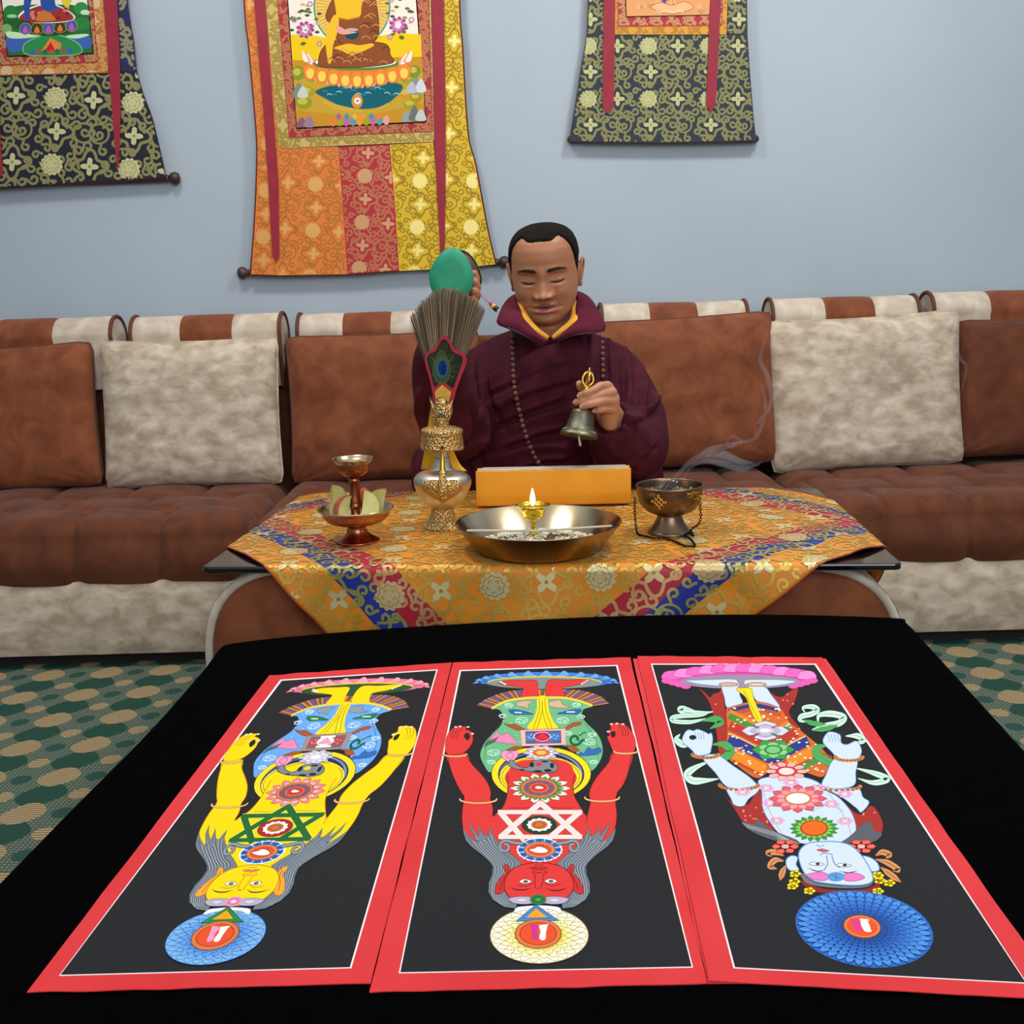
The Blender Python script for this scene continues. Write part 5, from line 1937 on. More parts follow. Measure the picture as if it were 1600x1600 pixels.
    for w_, c_ in ((42, hl2), (34, hx)):
        for a_, b_ in (((820, 1046), (545, 1282)), ((820, 1046), (1092, 1282)), ((540, 1282), (1098, 1282)), ((535, 1110), (1098, 1110)), ((1092, 1110), (870, 1300)), ((540, 1110), (705, 1300))):
            vt = 1.0 if a_[1] == b_[1] else 1.35
            dx_, dy_ = (b_[0] - a_[0]) * .02, (b_[1] - a_[1]) * .02
            P_.line([(a_[0] - dx_, a_[1] - dy_), (b_[0] + dx_, b_[1] + dy_)], w_ * vt * .86, c_)
    P_.ell(812, 1200, 122, 64, '#2a2620')
    P_.ell(812, 1200, 118, 61, K['chest'])
    P_.radial(812, 1198, lambda a: 1 + .07 * math.cos(12 * a), '#f6f2ee', n=60, rings=1, sx=84, sy=44)
    P_.ell(812, 1198, 58, 31, '#c9743c')
    for k in range(10): P_.ell(812 + 36 * math.cos(k * .63), 1198 + 18 * math.sin(k * .63), 7, 4, '#8e3c20')
    # throat wheel
    P_.radial(814, 1372, lambda a: 1 + .03 * math.cos(24 * a), '#eef3fb', n=120, rings=1, sx=158, sy=83)
    P_.ell(814, 1372, 147, 77, '#2d62b4')
    for k in range(24):
        a = 2 * math.pi * k / 24
        P_.line([(814 + 112 * math.cos(a), 1372 + 58 * math.sin(a)), (814 + 150 * math.cos(a), 1372 + 79 * math.sin(a))], 5, '#dfe9f6' if k % 2 else '#173a78')
    P_.petals(814, 1372, 120, 63, 24, '#5f9ae0' if K['nav'] == '#d9702c' else '#2a56a2', None, r0=.5, rot=.13)
    P_.ell(814, 1372, 108, 55, '#a04a2a')
    P_.ell(814, 1372, 104, 52, '#df8348')
    P_.ell(814, 1372, 84, 42, '#d9502c')
    P_.blob([(740, 1372), (780, 1362), (800, 1350), (840, 1356), (872, 1376), (862, 1392), (820, 1396), (775, 1390)], '#f7f0ec', '#5a2a20', 3, 4)
    for k in range(3): P_.line([(800 + 20 * k, 1352), (806 + 18 * k, 1338)], 4, '#7a2a1c')
    # hair
    hair_ = [(279, 1218), (290, 1270), (304, 1310), (340, 1350), (379, 1380), (405, 1400), (429, 1420), (470, 1460), (489, 1490), (484, 1545), (462, 1600), (459, 1665), (489, 1720), (569, 1770), (650, 1780), (660, 1720), (600, 1640), (600, 1580), (640, 1510), (692, 1468), (640, 1420), (575, 1372), (530, 1320), (505, 1290), (484, 1262), (474, 1208), (462, 1240), (456, 1275), (430, 1270), (405, 1235), (384, 1192), (392, 1240), (392, 1276), (350, 1225), (324, 1165), (334, 1230), (360, 1275), (378, 1318), (350, 1300), (310, 1262)]
    for f_ in (0, 1):
        q = hair_ if not f_ else mir(hair_)
        P_.poly(q, '#747d86')
        P_.line(q, 3, '#3c4248', closed=True)
        for k in range(15):
            t = k / 14
            ln = cr([(300 + 190 * t, 1270 - 30 * math.sin(t * 9) + 30 * t), (370 + 140 * t, 1350 - 20 * t), (450 + 120 * t, 1430 - 20 * t), (498 + 140 * t, 1500 - 30 * t), (480 + 120 * t * (1 - .3 * t), 1600 + 0 * t), (478 + 110 * t, 1690 + 10 * t), (540 + 80 * t, 1752)], 5)
            P_.line(ln if not f_ else mir(ln), 4, '#a9b3bd' if k % 2 else '#4e565e', keep=inpoly(cr(q, 1, True)))
        cu = spiral(575, 1352, 44, -1.2, -1, 1.1, 14, 2.4)
        P_.line(cu if not f_ else mir(cu), 26, '#5c656d')
        P_.line(cu if not f_ else mir(cu), 16, '#7e8892')
        P_.line(cu if not f_ else mir(cu), 3, '#b2bcc4')
    # ears and face
    ear = [(596, 1482), (572, 1476), (566, 1500), (576, 1535), (545, 1565), (508, 1630), (505, 1672), (535, 1680), (575, 1650), (620, 1570), (618, 1520)]
    for f_ in (0, 1):
        q = ear if not f_ else mir(ear, 811)
        P_.blob(q, K['ear'], skl, 4, 4)
        ln = [(590, 1500), (592, 1540), (560, 1590), (540, 1650)]
        P_.line(cr(ln if not f_ else mir(ln, 811), 4), 7, K['earl'])
    face = [(569, 1630), (584, 1560), (640, 1500), (729, 1470), (809, 1462), (889, 1470), (970, 1495), (1030, 1548), (1049, 1620), (1034, 1670), (990, 1720), (919, 1745), (809, 1750), (690, 1745), (620, 1712), (580, 1670)]
    P_.blob(face, sk, skl, 5, 5)
    ey_ = lambda cx, cy: (P_.blob([(cx - 44, cy), (cx - 5, cy - 17), (cx + 42, cy), (cx - 2, cy + 15)], '#fbf6f0', '#3a1c14', 3, 4), P_.ell(cx, cy, 16, 10, '#2a1a16'), P_.ell(cx, cy, 7, 4, '#9a8a80'))
    ey_(717, 1594)
    ey_(893, 1592)
    P_.line(cr([(664, 1620), (720, 1626), (770, 1604)], 4), 4, skl)
    P_.line(cr([(850, 1602), (900, 1624), (960, 1614)], 4), 4, skl)
    P_.line(cr([(599, 1632), (650, 1650), (710, 1652), (758, 1636)], 5), 8, '#3a1c14', taper=True)
    P_.line(cr([(852, 1636), (900, 1656), (960, 1654), (1016, 1634)], 5), 8, '#3a1c14', taper=True)
    P_.line(cr([(784, 1640), (780, 1580), (784, 1545), (764, 1532), (778, 1520)], 4), 5, skl)
    P_.line(cr([(822, 1640), (838, 1580), (840, 1545), (862, 1532), (850, 1520)], 4), 5, skl)
    P_.line(cr([(782, 1528), (806, 1534), (836, 1528)], 4), 5, skl)
    P_.blob([(745, 1500), (790, 1494), (810, 1499), (830, 1494), (870, 1500), (810, 1515)], K['lip'], skl, 3, 4)
    P_.line(cr([(780, 1478), (810, 1482), (840, 1478)], 4), 4, skl)
    P_.ell(805, 1640, 6, 5, '#2a1a16')
    # crown lotus
    cxl, cyl = 812, 1968
    P_.ell(cxl, cyl, 344, 197, K['crl'])
    P_.ell(cxl, cyl, 338, 192, K['cr'][0])
    for i, (q, n_) in enumerate(((0.97, 26), (0.83, 24), (0.70, 20), (0.58, 17), (0.50, 15))):
        t = i / 4
        ca, cb = lin(K['cr'][0]), lin(K['cr'][1])
        cc = tuple(ca[j] * (1 - t) + cb[j] * t for j in range(3)) + (0.0,)
        kk = P_.level([(cxl - 344, cyl - 197), (cxl + 344, cyl + 197)], 1)
        for k in range(n_):
            a = 2 * math.pi * (k + .5 * (i % 2)) / n_
            pts = []
            for j in range(9):
                b_ = -1 + 2 * j / 8
                rr_ = q * (1 - 0.16 * abs(b_) ** 2.4)
                aa = a + b_ * math.pi / n_
                pts.append((cxl + 340 * rr_ * math.cos(aa), cyl + 194 * rr_ * math.sin(aa)))
            base_ = [(cxl + 340 * (q - .26) * math.cos(a), cyl + 194 * (q - .26) * math.sin(a))]
            P_.fix = kk
            P_.poly(pts + base_, cc)
            P_.fix = P_.k = kk + 1
            P_.line(pts, 3.2, K['crl'], same=True)
        P_.fix = None
    P_.blob([(640, 1810), (655, 1775), (720, 1765), (810, 1760), (900, 1765), (955, 1778), (962, 1815), (900, 1790), (810, 1782), (720, 1790)], '#eef6fa', '#8aa0b0', 3, 4)
    P_.poly([(788, 1752), (955, 1868), (644, 1872)], K['tril'])
    P_.poly([(788, 1760), (940, 1862), (658, 1866)], K['tri'])
    P_.line([(788, 1776), (892, 1848), (700, 1851)], 4, K['tril'], closed=True)
    P_.poly([(789, 1780), (868, 1842), (722, 1845)], '#f0a21e')
    P_.ell(804, 1958, 164, 104, '#7a3a20')
    P_.ell(804, 1958, 158, 100, '#d97840')
    P_.ell(804, 1956, 130, 80, '#8a3420')
    P_.ell(804, 1956, 124, 76, '#e5522a')
    foot_ = [(752, 1902), (775, 1895), (806, 1908), (798, 1940), (806, 1985), (790, 2002), (764, 1994), (760, 1950)]
    P_.blob(foot_, K['foot'], None, 3, 4)
    P_.blob([(2 * 810 - x - 2, y) for x, y in foot_], '#fbf6f4', None, 3, 4)
    for k in range(5):
        P_.ell(750 + 12 * k, 1894 + 1.5 * k, 5, 6, K['foot'])
        P_.ell(868 - 13 * k, 1896 + 1.5 * k, 6, 6, '#fbf6f4')
    # brow wheel
    P_.blob([(598, 1716), (640, 1702), (700, 1698), (760, 1706), (770, 1740), (720, 1752), (640, 1746)], '#b9aec6', '#5a4a68', 3, 4)
    P_.blob([(850, 1706), (910, 1698), (970, 1702), (1016, 1716), (975, 1746), (900, 1752), (848, 1740)], '#b9aec6', '#5a4a68', 3, 4)
    P_.blob([(650, 1722), (690, 1712), (730, 1722), (690, 1736)], '#d8d2e2', '#7a6a88', 2, 4)
    P_.blob([(880, 1722), (920, 1712), (960, 1722), (920, 1736)], '#d8d2e2', '#7a6a88', 2, 4)
    P_.ell(804, 1720, 57, 36, K['brow'][0])
    P_.ring(804, 1720, 34, 20, 4, K['brow'][1])
    P_.ell(804, 1720, 17, 10, K['brow'][2])
    return P_.build('painted_figure', m_paint, r_)


K2 = dict(skin='#dd3a38', line='#5e1616', seat=('#3f82d2', '#6aa6e6', '#1d4c94'), disc='#7d8f8a', garb='#6fb583', garbL='#c9eedb', garbD='#2c5a40', fish='#d8ae92', croc='#2f66b0',
          sq=('#f0b7b0', '#56607a', '#3f7ac6', '#c0388a', '#9a1b66', '#d83434'), nav='#d9702c', dot='#d8343a', heart=('#e4ecd8', '#2a4a1c', '#5d9a4c'), hex='#f6dad4', hexl='#9c4a44', chest='#1f3f2c',
          ear='#c9302e', earl='#8a1a1a', lip='#c02a2c', cr=('#f4f2d8', '#f2e640'), crl='#a08048', tril='#2c5a90', tri='#4a86c8', foot='#c93a86', brow=('#2c7a3c', '#14481e', '#4aa05a'))
K1 = dict(skin='#efd708', line='#c8781a', seat=('#ee7f9c', '#f7a6b4', '#c04a70'), disc='#2a5238', garb='#68a6ea', garbL='#dcecfb', garbD='#24508c', fish='#8c9aa8', croc='#2c7a3c',
          sq=('#a88a86', '#6a6a70', '#c23a48', '#eff2e6', '#dfeee0', '#ee9ac0'), nav='#cfcbd8', dot='#efd708', heart=('#ec7f92', '#8c2a44', '#f4b4bc'), hex='#24682f', hexl='#efe46a', chest='#b0262e',
          ear='#f0a832', earl='#c8701c', lip='#e0785c', cr=('#7ab4ea', '#3f82dc'), crl='#1f4a84', tril='#1d4a26', tri='#2f8a42', foot='#ef9ac8', brow=('#e890b4', '#a84a78', '#fbdde6'))

r1 = canvas('painting of a yellow figure on black with a red border, left one on the velvet', [(421, 1055), (706, 1035), (579, 1536), (42, 1550)], PZ0 + 0.0012, IN1, 1)
figure(r1, PZ0 + 0.0012, A1, K1)
r2 = canvas('painting of a red figure on black with a red border, middle one on the velvet', [(708, 1035), (985, 1027), (1105, 1536), (577, 1550)], PZ0, IN2, 2)
figure(r2, PZ0, A2, K2)
canvas('red-edged canvas sheet mostly hidden beneath the painting of the white figure', [(989, 1029), (1290, 1029), (1640, 1535), (1106, 1536)], PZ0, None, 3, '#da3c44')
IN3 = [(1017, 1037), (1275, 1037), (1422, 1256), (1605, 1537), (1146, 1513), (1090, 1300)]
r3 = canvas('painting of a white figure on black with a red border, right one on the velvet', [(996, 1025), (1284, 1027), (1664, 1562), (1108, 1532)], PZ0 + 0.0016, IN3, 4)


def B3(x, y): return (980 + .275 * x, 1010 + .275 * y)


def E3(x, y): return B3((1140 + .2875 * x - 980) / .275, (1260 + .2875 * y - 1010) / .275)


P = Paint(lambda x, y: PZ(x, y, PZ0 + 0.0016), (0, 0, 1), B3, base=0.00012)
P.ell(640, 168, 436, 62, '#d84aa8')
for k in range(12):
    x = 250 + 70 * k
    y = 175 - 42 * math.sin(math.pi * k / 11)
    P.blob([(x - 50, y + 10), (x - 40, y - 26), (x, y - 36), (x + 40, y - 26), (x + 50, y + 10)], '#f08cd0' if k % 2 else '#e966bc', '#a82a80', 2, 4)
for s_ in (0, 1):
    for k in range(4):
        x = 225 + 36 * k
        x = x if not s_ else 1278 - x
        P.ell(x, 196 + 10 * k, 30, 16, '#e55cb4')
P.ell(640, 202, 340, 40, '#9b8b9e')
W_, WL_ = '#d0dee7', '#5a8fc4'
P.blob([(335, 196), (430, 192), (600, 188), (628, 205), (630, 228), (545, 228), (450, 220), (390, 212)], W_, WL_, 3, 4)
P.blob([(668, 195), (760, 190), (880, 192), (960, 200), (900, 216), (800, 228), (690, 230)], W_, WL_, 3, 4)
# red shawl falling either side, skirt, legs
for q in ([(405, 240), (440, 262), (470, 290), (490, 270), (515, 265), (540, 250), (555, 340), (570, 460), (566, 600), (524, 612), (508, 500), (490, 400), (470, 330), (440, 280)],
          [(812, 262), (840, 280), (880, 288), (915, 262), (970, 240), (950, 320), (920, 380), (985, 470), (1080, 590), (1165, 625), (1120, 660), (1030, 560), (940, 450), (870, 350)]):
    P.blob(q, '#a8322c', '#6a1a18', 3, 4)
    rn = random.Random(3)
    for k in range(40):
        x, y = rn.uniform(400, 1160), rn.uniform(250, 620)
        if inpoly(q)(x, y): P.ell(x, y, 6, 4, '#e0a088', n=7)
sk3 = cr([(568, 340), (650, 325), (740, 312), (800, 322), (868, 350), (930, 440), (1010, 500), (1140, 625), (1115, 740), (1020, 720), (900, 690), (800, 720), (735, 750), (640, 690), (565, 620), (570, 480)], 5, True)
P.poly(sk3, '#d4682a')
kk3 = inpoly(sk3)


def chev(y0, w, c, dy=0):
    P.line([(540, y0 - 70), (620, y0 - 30), (700, y0 + 10), (800, y0 + 60), (860, y0 + 58), (950, y0 + 10), (1040, y0 - 30), (1150, y0 - 60)] if dy == 0 else [(540, y0), (1150, y0 + dy)], w, c, keep=kk3)


def chevf(y0, w, c):
    pts = cr([(550, y0 - 60), (640, y0 - 20), (740, y0 + 30), (830, y0 + 62), (930, y0 + 10), (1030, y0 - 40), (1150, y0 - 90)], 14)
    P.line(pts, w, c, keep=kk3)


P.line(cr([(565, 344), (650, 325), (740, 316), (870, 352)], 8), 26, '#3f7a32', keep=kk3)
P.line(cr([(565, 372), (650, 350), (740, 338), (900, 376)], 8), 22, '#2d3a80', keep=kk3)
P.line(cr([(565, 398), (650, 372), (740, 360), (920, 402)], 8), 22, '#c0532a', keep=kk3)
for y0, w_, c_ in ((425, 40, '#df8424'), (445, 34, '#4a8a3c'), (498, 56, '#b83a2c'), (545, 10, '#e8c080'), (578, 54, '#2b3a86'), (622, 10, '#c04a28'), (650, 56, '#e88a24'), (692, 14, '#b84a26'), (716, 40, '#4a8f3c'), (745, 30, '#cf6a2a')):
    chevf(y0, w_, c_)
rn = random.Random(6)
for k in range(150):
    x, y = rn.uniform(570, 1120), rn.uniform(350, 740)
    if kk3(x, y): P.ell(x, y, 9, 5, rn.choice(['#f2d29a', '#e8f0e8', '#f6b070', '#d4e6f6']), n=7)
P.blob([(540, 226), (625, 226), (640, 280), (655, 322), (610, 338), (565, 346), (552, 290)], W_, WL_, 3, 4)
P.blob([(690, 228), (780, 232), (820, 280), (866, 345), (800, 325), (735, 310), (712, 270)], W_, WL_, 3, 4)
P.ring(575, 218, 52, 9, 8, '#c98a52')
P.ring(735, 218, 55, 9, 8, '#c98a52')
P.blob([(618, 245), (660, 238), (705, 242), (720, 300), (745, 360), (768, 425), (735, 428), (700, 360), (672, 290)], '#f2da24', '#8a7410', 3, 4)
P.line([(660, 250), (700, 330), (745, 420)], 3, '#8a7410')
# green scarves
GS, GL = '#4ea85a', '#cfeedd'
for pts, w_, c_ in (([(380, 365), (320, 350), (300, 362), (340, 378), (430, 380), (490, 372)], 30, GL), ([(470, 372), (440, 388), (400, 392), (270, 402), (262, 425), (350, 432), (420, 420), (500, 405)], 24, GL), ([(420, 425), (500, 415), (530, 435), (470, 470)], 38, GS), ([(300, 500), (280, 530), (320, 560), (380, 540), (440, 590)], 36, GL), ([(480, 560), (550, 560), (590, 600), (540, 640), (470, 660)], 44, GS), ([(480, 650), (390, 690), (340, 730), (370, 765), (440, 765), (520, 755)], 40, GL),
                     ([(1010, 380), (1000, 350), (1050, 345), (1080, 362), (1050, 385), (990, 400), (985, 425), (1050, 430)], 30, GL), ([(1085, 440), (1090, 395), (1160, 385), (1230, 405), (1200, 440), (1120, 450), (1050, 475)], 36, GL), ([(1000, 420), (1060, 440), (1130, 445)], 26, GS), ([(1050, 480), (1130, 470), (1200, 450)], 26, GS), ([(1240, 510), (1310, 510), (1340, 535), (1290, 560)], 34, GL), ([(1150, 560), (1080, 580), (1085, 625), (1180, 670), (1300, 690)], 44, GS), ([(1290, 690), (1400, 720), (1480, 755), (1400, 775), (1310, 750)], 32, GL)):
    p = cr(pts, 6)
    P.line(p, w_ + 4, '#2a6a3c', taper=True)
    P.line(p, w_, c_, taper=True)
    P.line(p, 2.5, '#3f8a54', taper=True)
# torso, cape, arms
P.blob([(560, 850), (600, 890), (680, 900), (720, 850), (765, 815), (770, 900), (800, 990), (840, 1060), (740, 1040), (660, 1000), (620, 940)], '#a8322c', '#6a1a18', 3, 4)
P.blob([(1125, 815), (1180, 850), (1240, 900), (1320, 955), (1385, 905), (1430, 950), (1452, 1010), (1440, 1070), (1380, 1090), (1300, 1080), (1250, 960)], '#a8322c', '#6a1a18', 3, 4)
for k in range(50):
    x, y = rn.uniform(600, 800) if k % 2 else rn.uniform(1150, 1440), rn.uniform(850, 1060)
    P.ell(x, y, 6, 4, '#e0a088', n=7) if (inpoly([(560, 850), (680, 900), (765, 815), (840, 1060), (660, 1000)])(x, y) or inpoly([(1240, 900), (1320, 955), (1385, 905), (1452, 1010), (1380, 1090)])(x, y)) else None
P.blob([(745, 765), (820, 742), (900, 735), (1000, 745), (1085, 775), (1130, 820), (1200, 860), (1270, 940), (1300, 1030), (1280, 1090), (1210, 1130), (1080, 1130), (960, 1115), (870, 1070), (810, 1000), (770, 920), (765, 830)], W_, WL_, 4, 5)
P.line(cr([(775, 830), (800, 920), (850, 1020), (885, 1075)], 4), 2.5, '#7a8a98')
P.line(cr([(1140, 830), (1210, 930), (1260, 1030), (1270, 1080)], 4), 2.5, '#7a8a98')
P.line(cr([(780, 930), (840, 905), (900, 935)], 4), 2.5, '#8aa0b4')
P.line(cr([(1050, 940), (1140, 905), (1230, 940)], 4), 2.5, '#8aa0b4')
P.blob([(430, 635), (510, 618), (600, 680), (700, 750), (735, 800), (640, 812), (560, 795), (500, 720)], W_, WL_, 4, 5)
P.blob([(1180, 640), (1300, 645), (1298, 720), (1290, 790), (1200, 812), (1108, 795), (1130, 730)], W_, WL_, 4, 5)
P.blob([(565, 808), (640, 812), (745, 795), (740, 830), (690, 870), (660, 910), (610, 905), (590, 870)], W_, WL_, 4, 5)
P.blob([(1108, 800), (1200, 815), (1310, 808), (1340, 860), (1375, 890), (1330, 945), (1300, 920), (1220, 860)], W_, WL_, 4, 5)
P.blob([(312, 530), (330, 490), (352, 476), (375, 482), (400, 474), (440, 488), (462, 500), (478, 495), (486, 530), (478, 580), (465, 612), (400, 622), (360, 585), (322, 555)], W_, WL_, 4, 5)
P.blob([(1112, 545), (1135, 495), (1160, 488), (1190, 495), (1212, 510), (1216, 550), (1250, 560), (1300, 540), (1325, 570), (1330, 610), (1300, 645), (1210, 645), (1160, 600)], W_, WL_, 4, 5)
P.ell(372, 520, 20, 14, '#222427')
for k in range(4):
    P.line([(385 + 16 * k, 490), (395 + 14 * k, 530)], 3, WL_)
    P.line([(1140 + 18 * k, 500), (1150 + 18 * k, 545)], 3, WL_)
for (x, y, rx, ry) in ((445, 618, 72, 20), (1260, 632, 76, 22), (635, 790, 108, 30), (1205, 798, 118, 26)):
    for k in range(12):
        a = math.pi * k / 11
        P.ell(x + rx * math.cos(a), y + ry * math.sin(a) * .9, 13, 9, '#c8824a')
        P.ell(x + rx * math.cos(a), y + ry * math.sin(a) * .9, 6, 4, '#8a4a24')
# hair at the shoulders
for q in ([(648, 1000), (720, 1015), (740, 985), (775, 1010), (830, 1050), (960, 1100), (975, 1130), (900, 1120), (800, 1095), (700, 1050)], [(1205, 1122), (1260, 1085), (1330, 1020), (1350, 1000), (1390, 1010), (1400, 1050), (1446, 1065), (1425, 1100), (1370, 1120), (1300, 1110), (1230, 1135)]):
    P.poly(q, '#5a5f66', 3)
    for k in range(7): P.line([(q[0][0] + 8 * k, q[0][1] + 8 * k), (q[4][0] + 4 * k, q[4][1] + 8 * k), (q[6][0] - 6 * k, q[6][1] - 4 * k)], 3, '#a0a6ac', keep=inpoly(cr(q, 3, True)))
# small blossoms on the body
for (x, y) in ((655, 830), (790, 808), (930, 776), (1082, 808), (1235, 842), (810, 893), (1160, 898), (850, 993), (1238, 995)):
    P.petals(x, y, 46, 22, 6, '#f2b4dc', '#c860a8', lw=2)
    P.ell(x, y, 12, 6, '#f8e6a0')
# wheels along the body
P.petals(785, 482, 135, 58, 4, '#d9d4e4', '#5a5478', r0=.2, rot=0, width=1.0, lw=3)
P.petals(785, 482, 90, 38, 4, '#b8b0cc', '#6a6488', r0=.2, rot=0, lw=2)
P.ell(785, 480, 44, 20, '#efeaf4')
P.ring(785, 480, 36, 15, 3, '#5a5478')
P.petals(830, 590, 122, 62, 6, '#3f9a48', '#17501f', lw=3)
P.petals(830, 590, 90, 44, 6, '#8cd088', None, rot=.5)
P.ell(830, 590, 52, 27, '#2c7a38')
P.ell(830, 590, 40, 20, '#7cc47c')
P.petals(905, 713, 124, 56, 10, '#f4b4b4', '#a84a50', lw=2.5)
P.ell(905, 713, 62, 29, '#d2393c')
P.ell(905, 713, 44, 20, '#f8dcd4')
P.petals(970, 868, 168, 80, 12, '#e05a6a', '#8c2438', lw=3)
P.petals(970, 868, 130, 62, 12, '#f09aa0', None, rot=.26)
P.ell(970, 868, 80, 37, '#c8783c')
P.ell(970, 868, 66, 30, '#f2eaf0')
P.petals(1062, 1038, 142, 74, 18, '#3f9238', '#1c5018', lw=2.5)
P.petals(1062, 1038, 112, 58, 18, '#8ccc58', None, rot=.17)
P.ell(1062, 1036, 80, 46, '#b0441c')
P.ell(1062, 1036, 70, 39, '#ef6a20')
# head
for q in ([(905, 1210), (935, 1190), (968, 1200), (960, 1240), (975, 1270), (930, 1275), (905, 1250)], [(1330, 1195), (1380, 1200), (1420, 1230), (1432, 1270), (1395, 1280), (1360, 1260)]):
    P.blob(q, W_, WL_, 5, 5)
for pts in ([(890, 1190), (840, 1170), (800, 1175), (820, 1195)], [(890, 1220), (840, 1215), (812, 1250), (850, 1265)], [(900, 1245), (880, 1290), (870, 1330)], [(1410, 1190), (1450, 1170), (1490, 1185), (1470, 1205)], [(1410, 1210), (1480, 1230), (1540, 1270), (1510, 1275)], [(1440, 1255), (1500, 1300), (1555, 1340)]):
    P.line(cr(pts, 5), 34, '#d9925a', taper=True)
    P.line(cr(pts, 5), 4, '#8a4a20', taper=True)
P.petals(898, 1140, 78, 42, 6, '#ee6a5a', '#a02a24', lw=3)
P.ell(898, 1140, 22, 12, '#f6b0a0')
P.petals(1330, 1140, 84, 42, 6, '#ee6a5a', '#a02a24', lw=3)
P.ell(1330, 1140, 22, 12, '#f6b0a0')
P.blob([(985, 1330), (1100, 1375), (1250, 1385), (1370, 1375), (1425, 1345), (1430, 1370), (1370, 1400), (1200, 1405), (1050, 1390)], '#8c2c28', None, 3, 4)
P.blob([(990, 1310), (1020, 1345), (1100, 1365), (1250, 1375), (1370, 1365), (1400, 1330), (1380, 1300), (1000, 1290)], '#70757a', None, 3, 4)
P.blob([(975, 1210), (982, 1160), (1030, 1122), (1120, 1112), (1200, 1115), (1270, 1135), (1330, 1190), (1380, 1270), (1396, 1330), (1360, 1355), (1280, 1362), (1150, 1352), (1060, 1335), (1005, 1290)], W_, WL_, 6, 5)
P.line(cr([(1075, 1130), (1095, 1142), (1120, 1130)], 4), 4, WL_)
P.blob([(1075, 1160), (1105, 1154), (1120, 1157), (1148, 1165), (1115, 1172)], '#d0526a', '#8a2a3c', 2, 4)
P.line(cr([(1095, 1190), (1120, 1178), (1170, 1188)], 4), 5, WL_)
P.line(cr([(1132, 1190), (1138, 1240), (1120, 1270)], 4), 6, WL_)
P.line(cr([(1162, 1195), (1180, 1240), (1210, 1262)], 4), 6, WL_)
for cx_, cy_ in ((1078, 1240), (1232, 1247)):
    P.blob([(cx_ - 46, cy_), (cx_ - 6, cy_ - 11), (cx_ + 42, cy_ + 2), (cx_, cy_ + 10)], '#fbfaf6', '#3a3030', 3, 4)
    P.ell(cx_ + 4, cy_, 13, 7, '#2a2424')
P.line(cr([(1024, 1262), (1080, 1282), (1130, 1272)], 5), 6, '#3c4048', taper=True)
P.line(cr([(1200, 1280), (1260, 1290), (1312, 1276)], 5), 6, '#3c4048', taper=True)
P.blob([(1015, 1305), (1060, 1290), (1120, 1290), (1150, 1312), (1120, 1335), (1060, 1328)], '#e67cc0', '#9a3478', 3, 4)
P.blob([(1220, 1312), (1250, 1292), (1310, 1294), (1350, 1318), (1300, 1336), (1245, 1336)], '#e67cc0', '#9a3478', 3, 4)
P.ell(1186, 1313, 50, 27, '#5a9ad2')
P.line([(1160, 1300), (1210, 1326)], 3, '#2c5a94')
P.line([(1186, 1290), (1186, 1338)], 3, '#2c5a94')
for (x, y) in ((955, 1295), (950, 1340), (940, 1365), (1035, 1390), (1425, 1302), (1435, 1330), (1490, 1345), (1425, 1392)):
    P.petals(x, y, 36, 22, 5, '#f6de1c', '#9a8410', lw=2)
    P.ell(x, y, 9, 6, '#c8a010')
# crown lotus
cxl, cyl = 1350.5, 1452.0
P.pre = None
ca_, sa_ = math.cos(.16), math.sin(.16)


def cl(q, a, ry=58.5, rx=108.5): return (cxl + q * (rx * math.cos(a) * ca_ - ry * math.sin(a) * sa_), cyl + q * (rx * math.cos(a) * sa_ + ry * math.sin(a) * ca_))


P.poly([cl(1.0, 2 * math.pi * k / 60) for k in range(60)], '#2f6cc0')
for i, (q, n_, c_) in enumerate(((0.985, 40, '#4f90de'), (0.86, 38, '#4484d6'), (0.74, 36, '#3a78cc'), (0.63, 34, '#326cc0'), (0.53, 32, '#2b60b2'), (0.44, 30, '#2656a6'), (0.36, 28, '#224c98'))):
    kk = P.level([(cxl - 110, cyl - 62), (cxl + 110, cyl + 62)], 1)
    for k in range(n_):
        a = 2 * math.pi * (k + .5 * (i % 2)) / n_
        pts = [cl(q * (1 - 0.13 * abs(b_) ** 2.0), a + b_ * math.pi / n_) for b_ in (-1, -.6, 0, .6, 1)]
        P.fix = kk
        P.poly(pts + [cl(q - .2, a)], c_)
        P.fix = P.k = kk + 1
        P.line(pts, .7, '#163a78', same=True)
    P.fix = None
cl0 = (1140 + .2875 * 720, 1260 + .2875 * 658)
P.ell(cl0[0], cl0[1], 30, 18.5, '#7a3418', .14)
P.ell(cl0[0], cl0[1], 28.5, 17, '#df8048', .14)
P.ell(cl0[0], cl0[1], 24.5, 14.5, '#e85428', .14)
ft = [(664, 628), (690, 620), (708, 640), (718, 670), (722, 684), (690, 684), (672, 660)]
P.pre = lambda x, y: (1140 + .2875 * x, 1260 + .2875 * y)
P.blob(ft, '#d8408a', None, 3, 4)
P.blob([(x + 48, y + 2) for x, y in ft], '#faf4f2', None, 3, 4)
for k in range(5):
    P.ell(660 + 9 * k, 618 + k, 5, 6, '#d8408a')
    P.ell(712 + 10 * k, 620 + k, 5, 6, '#faf4f2')
P.build('painted_figure', m_paint, r3)

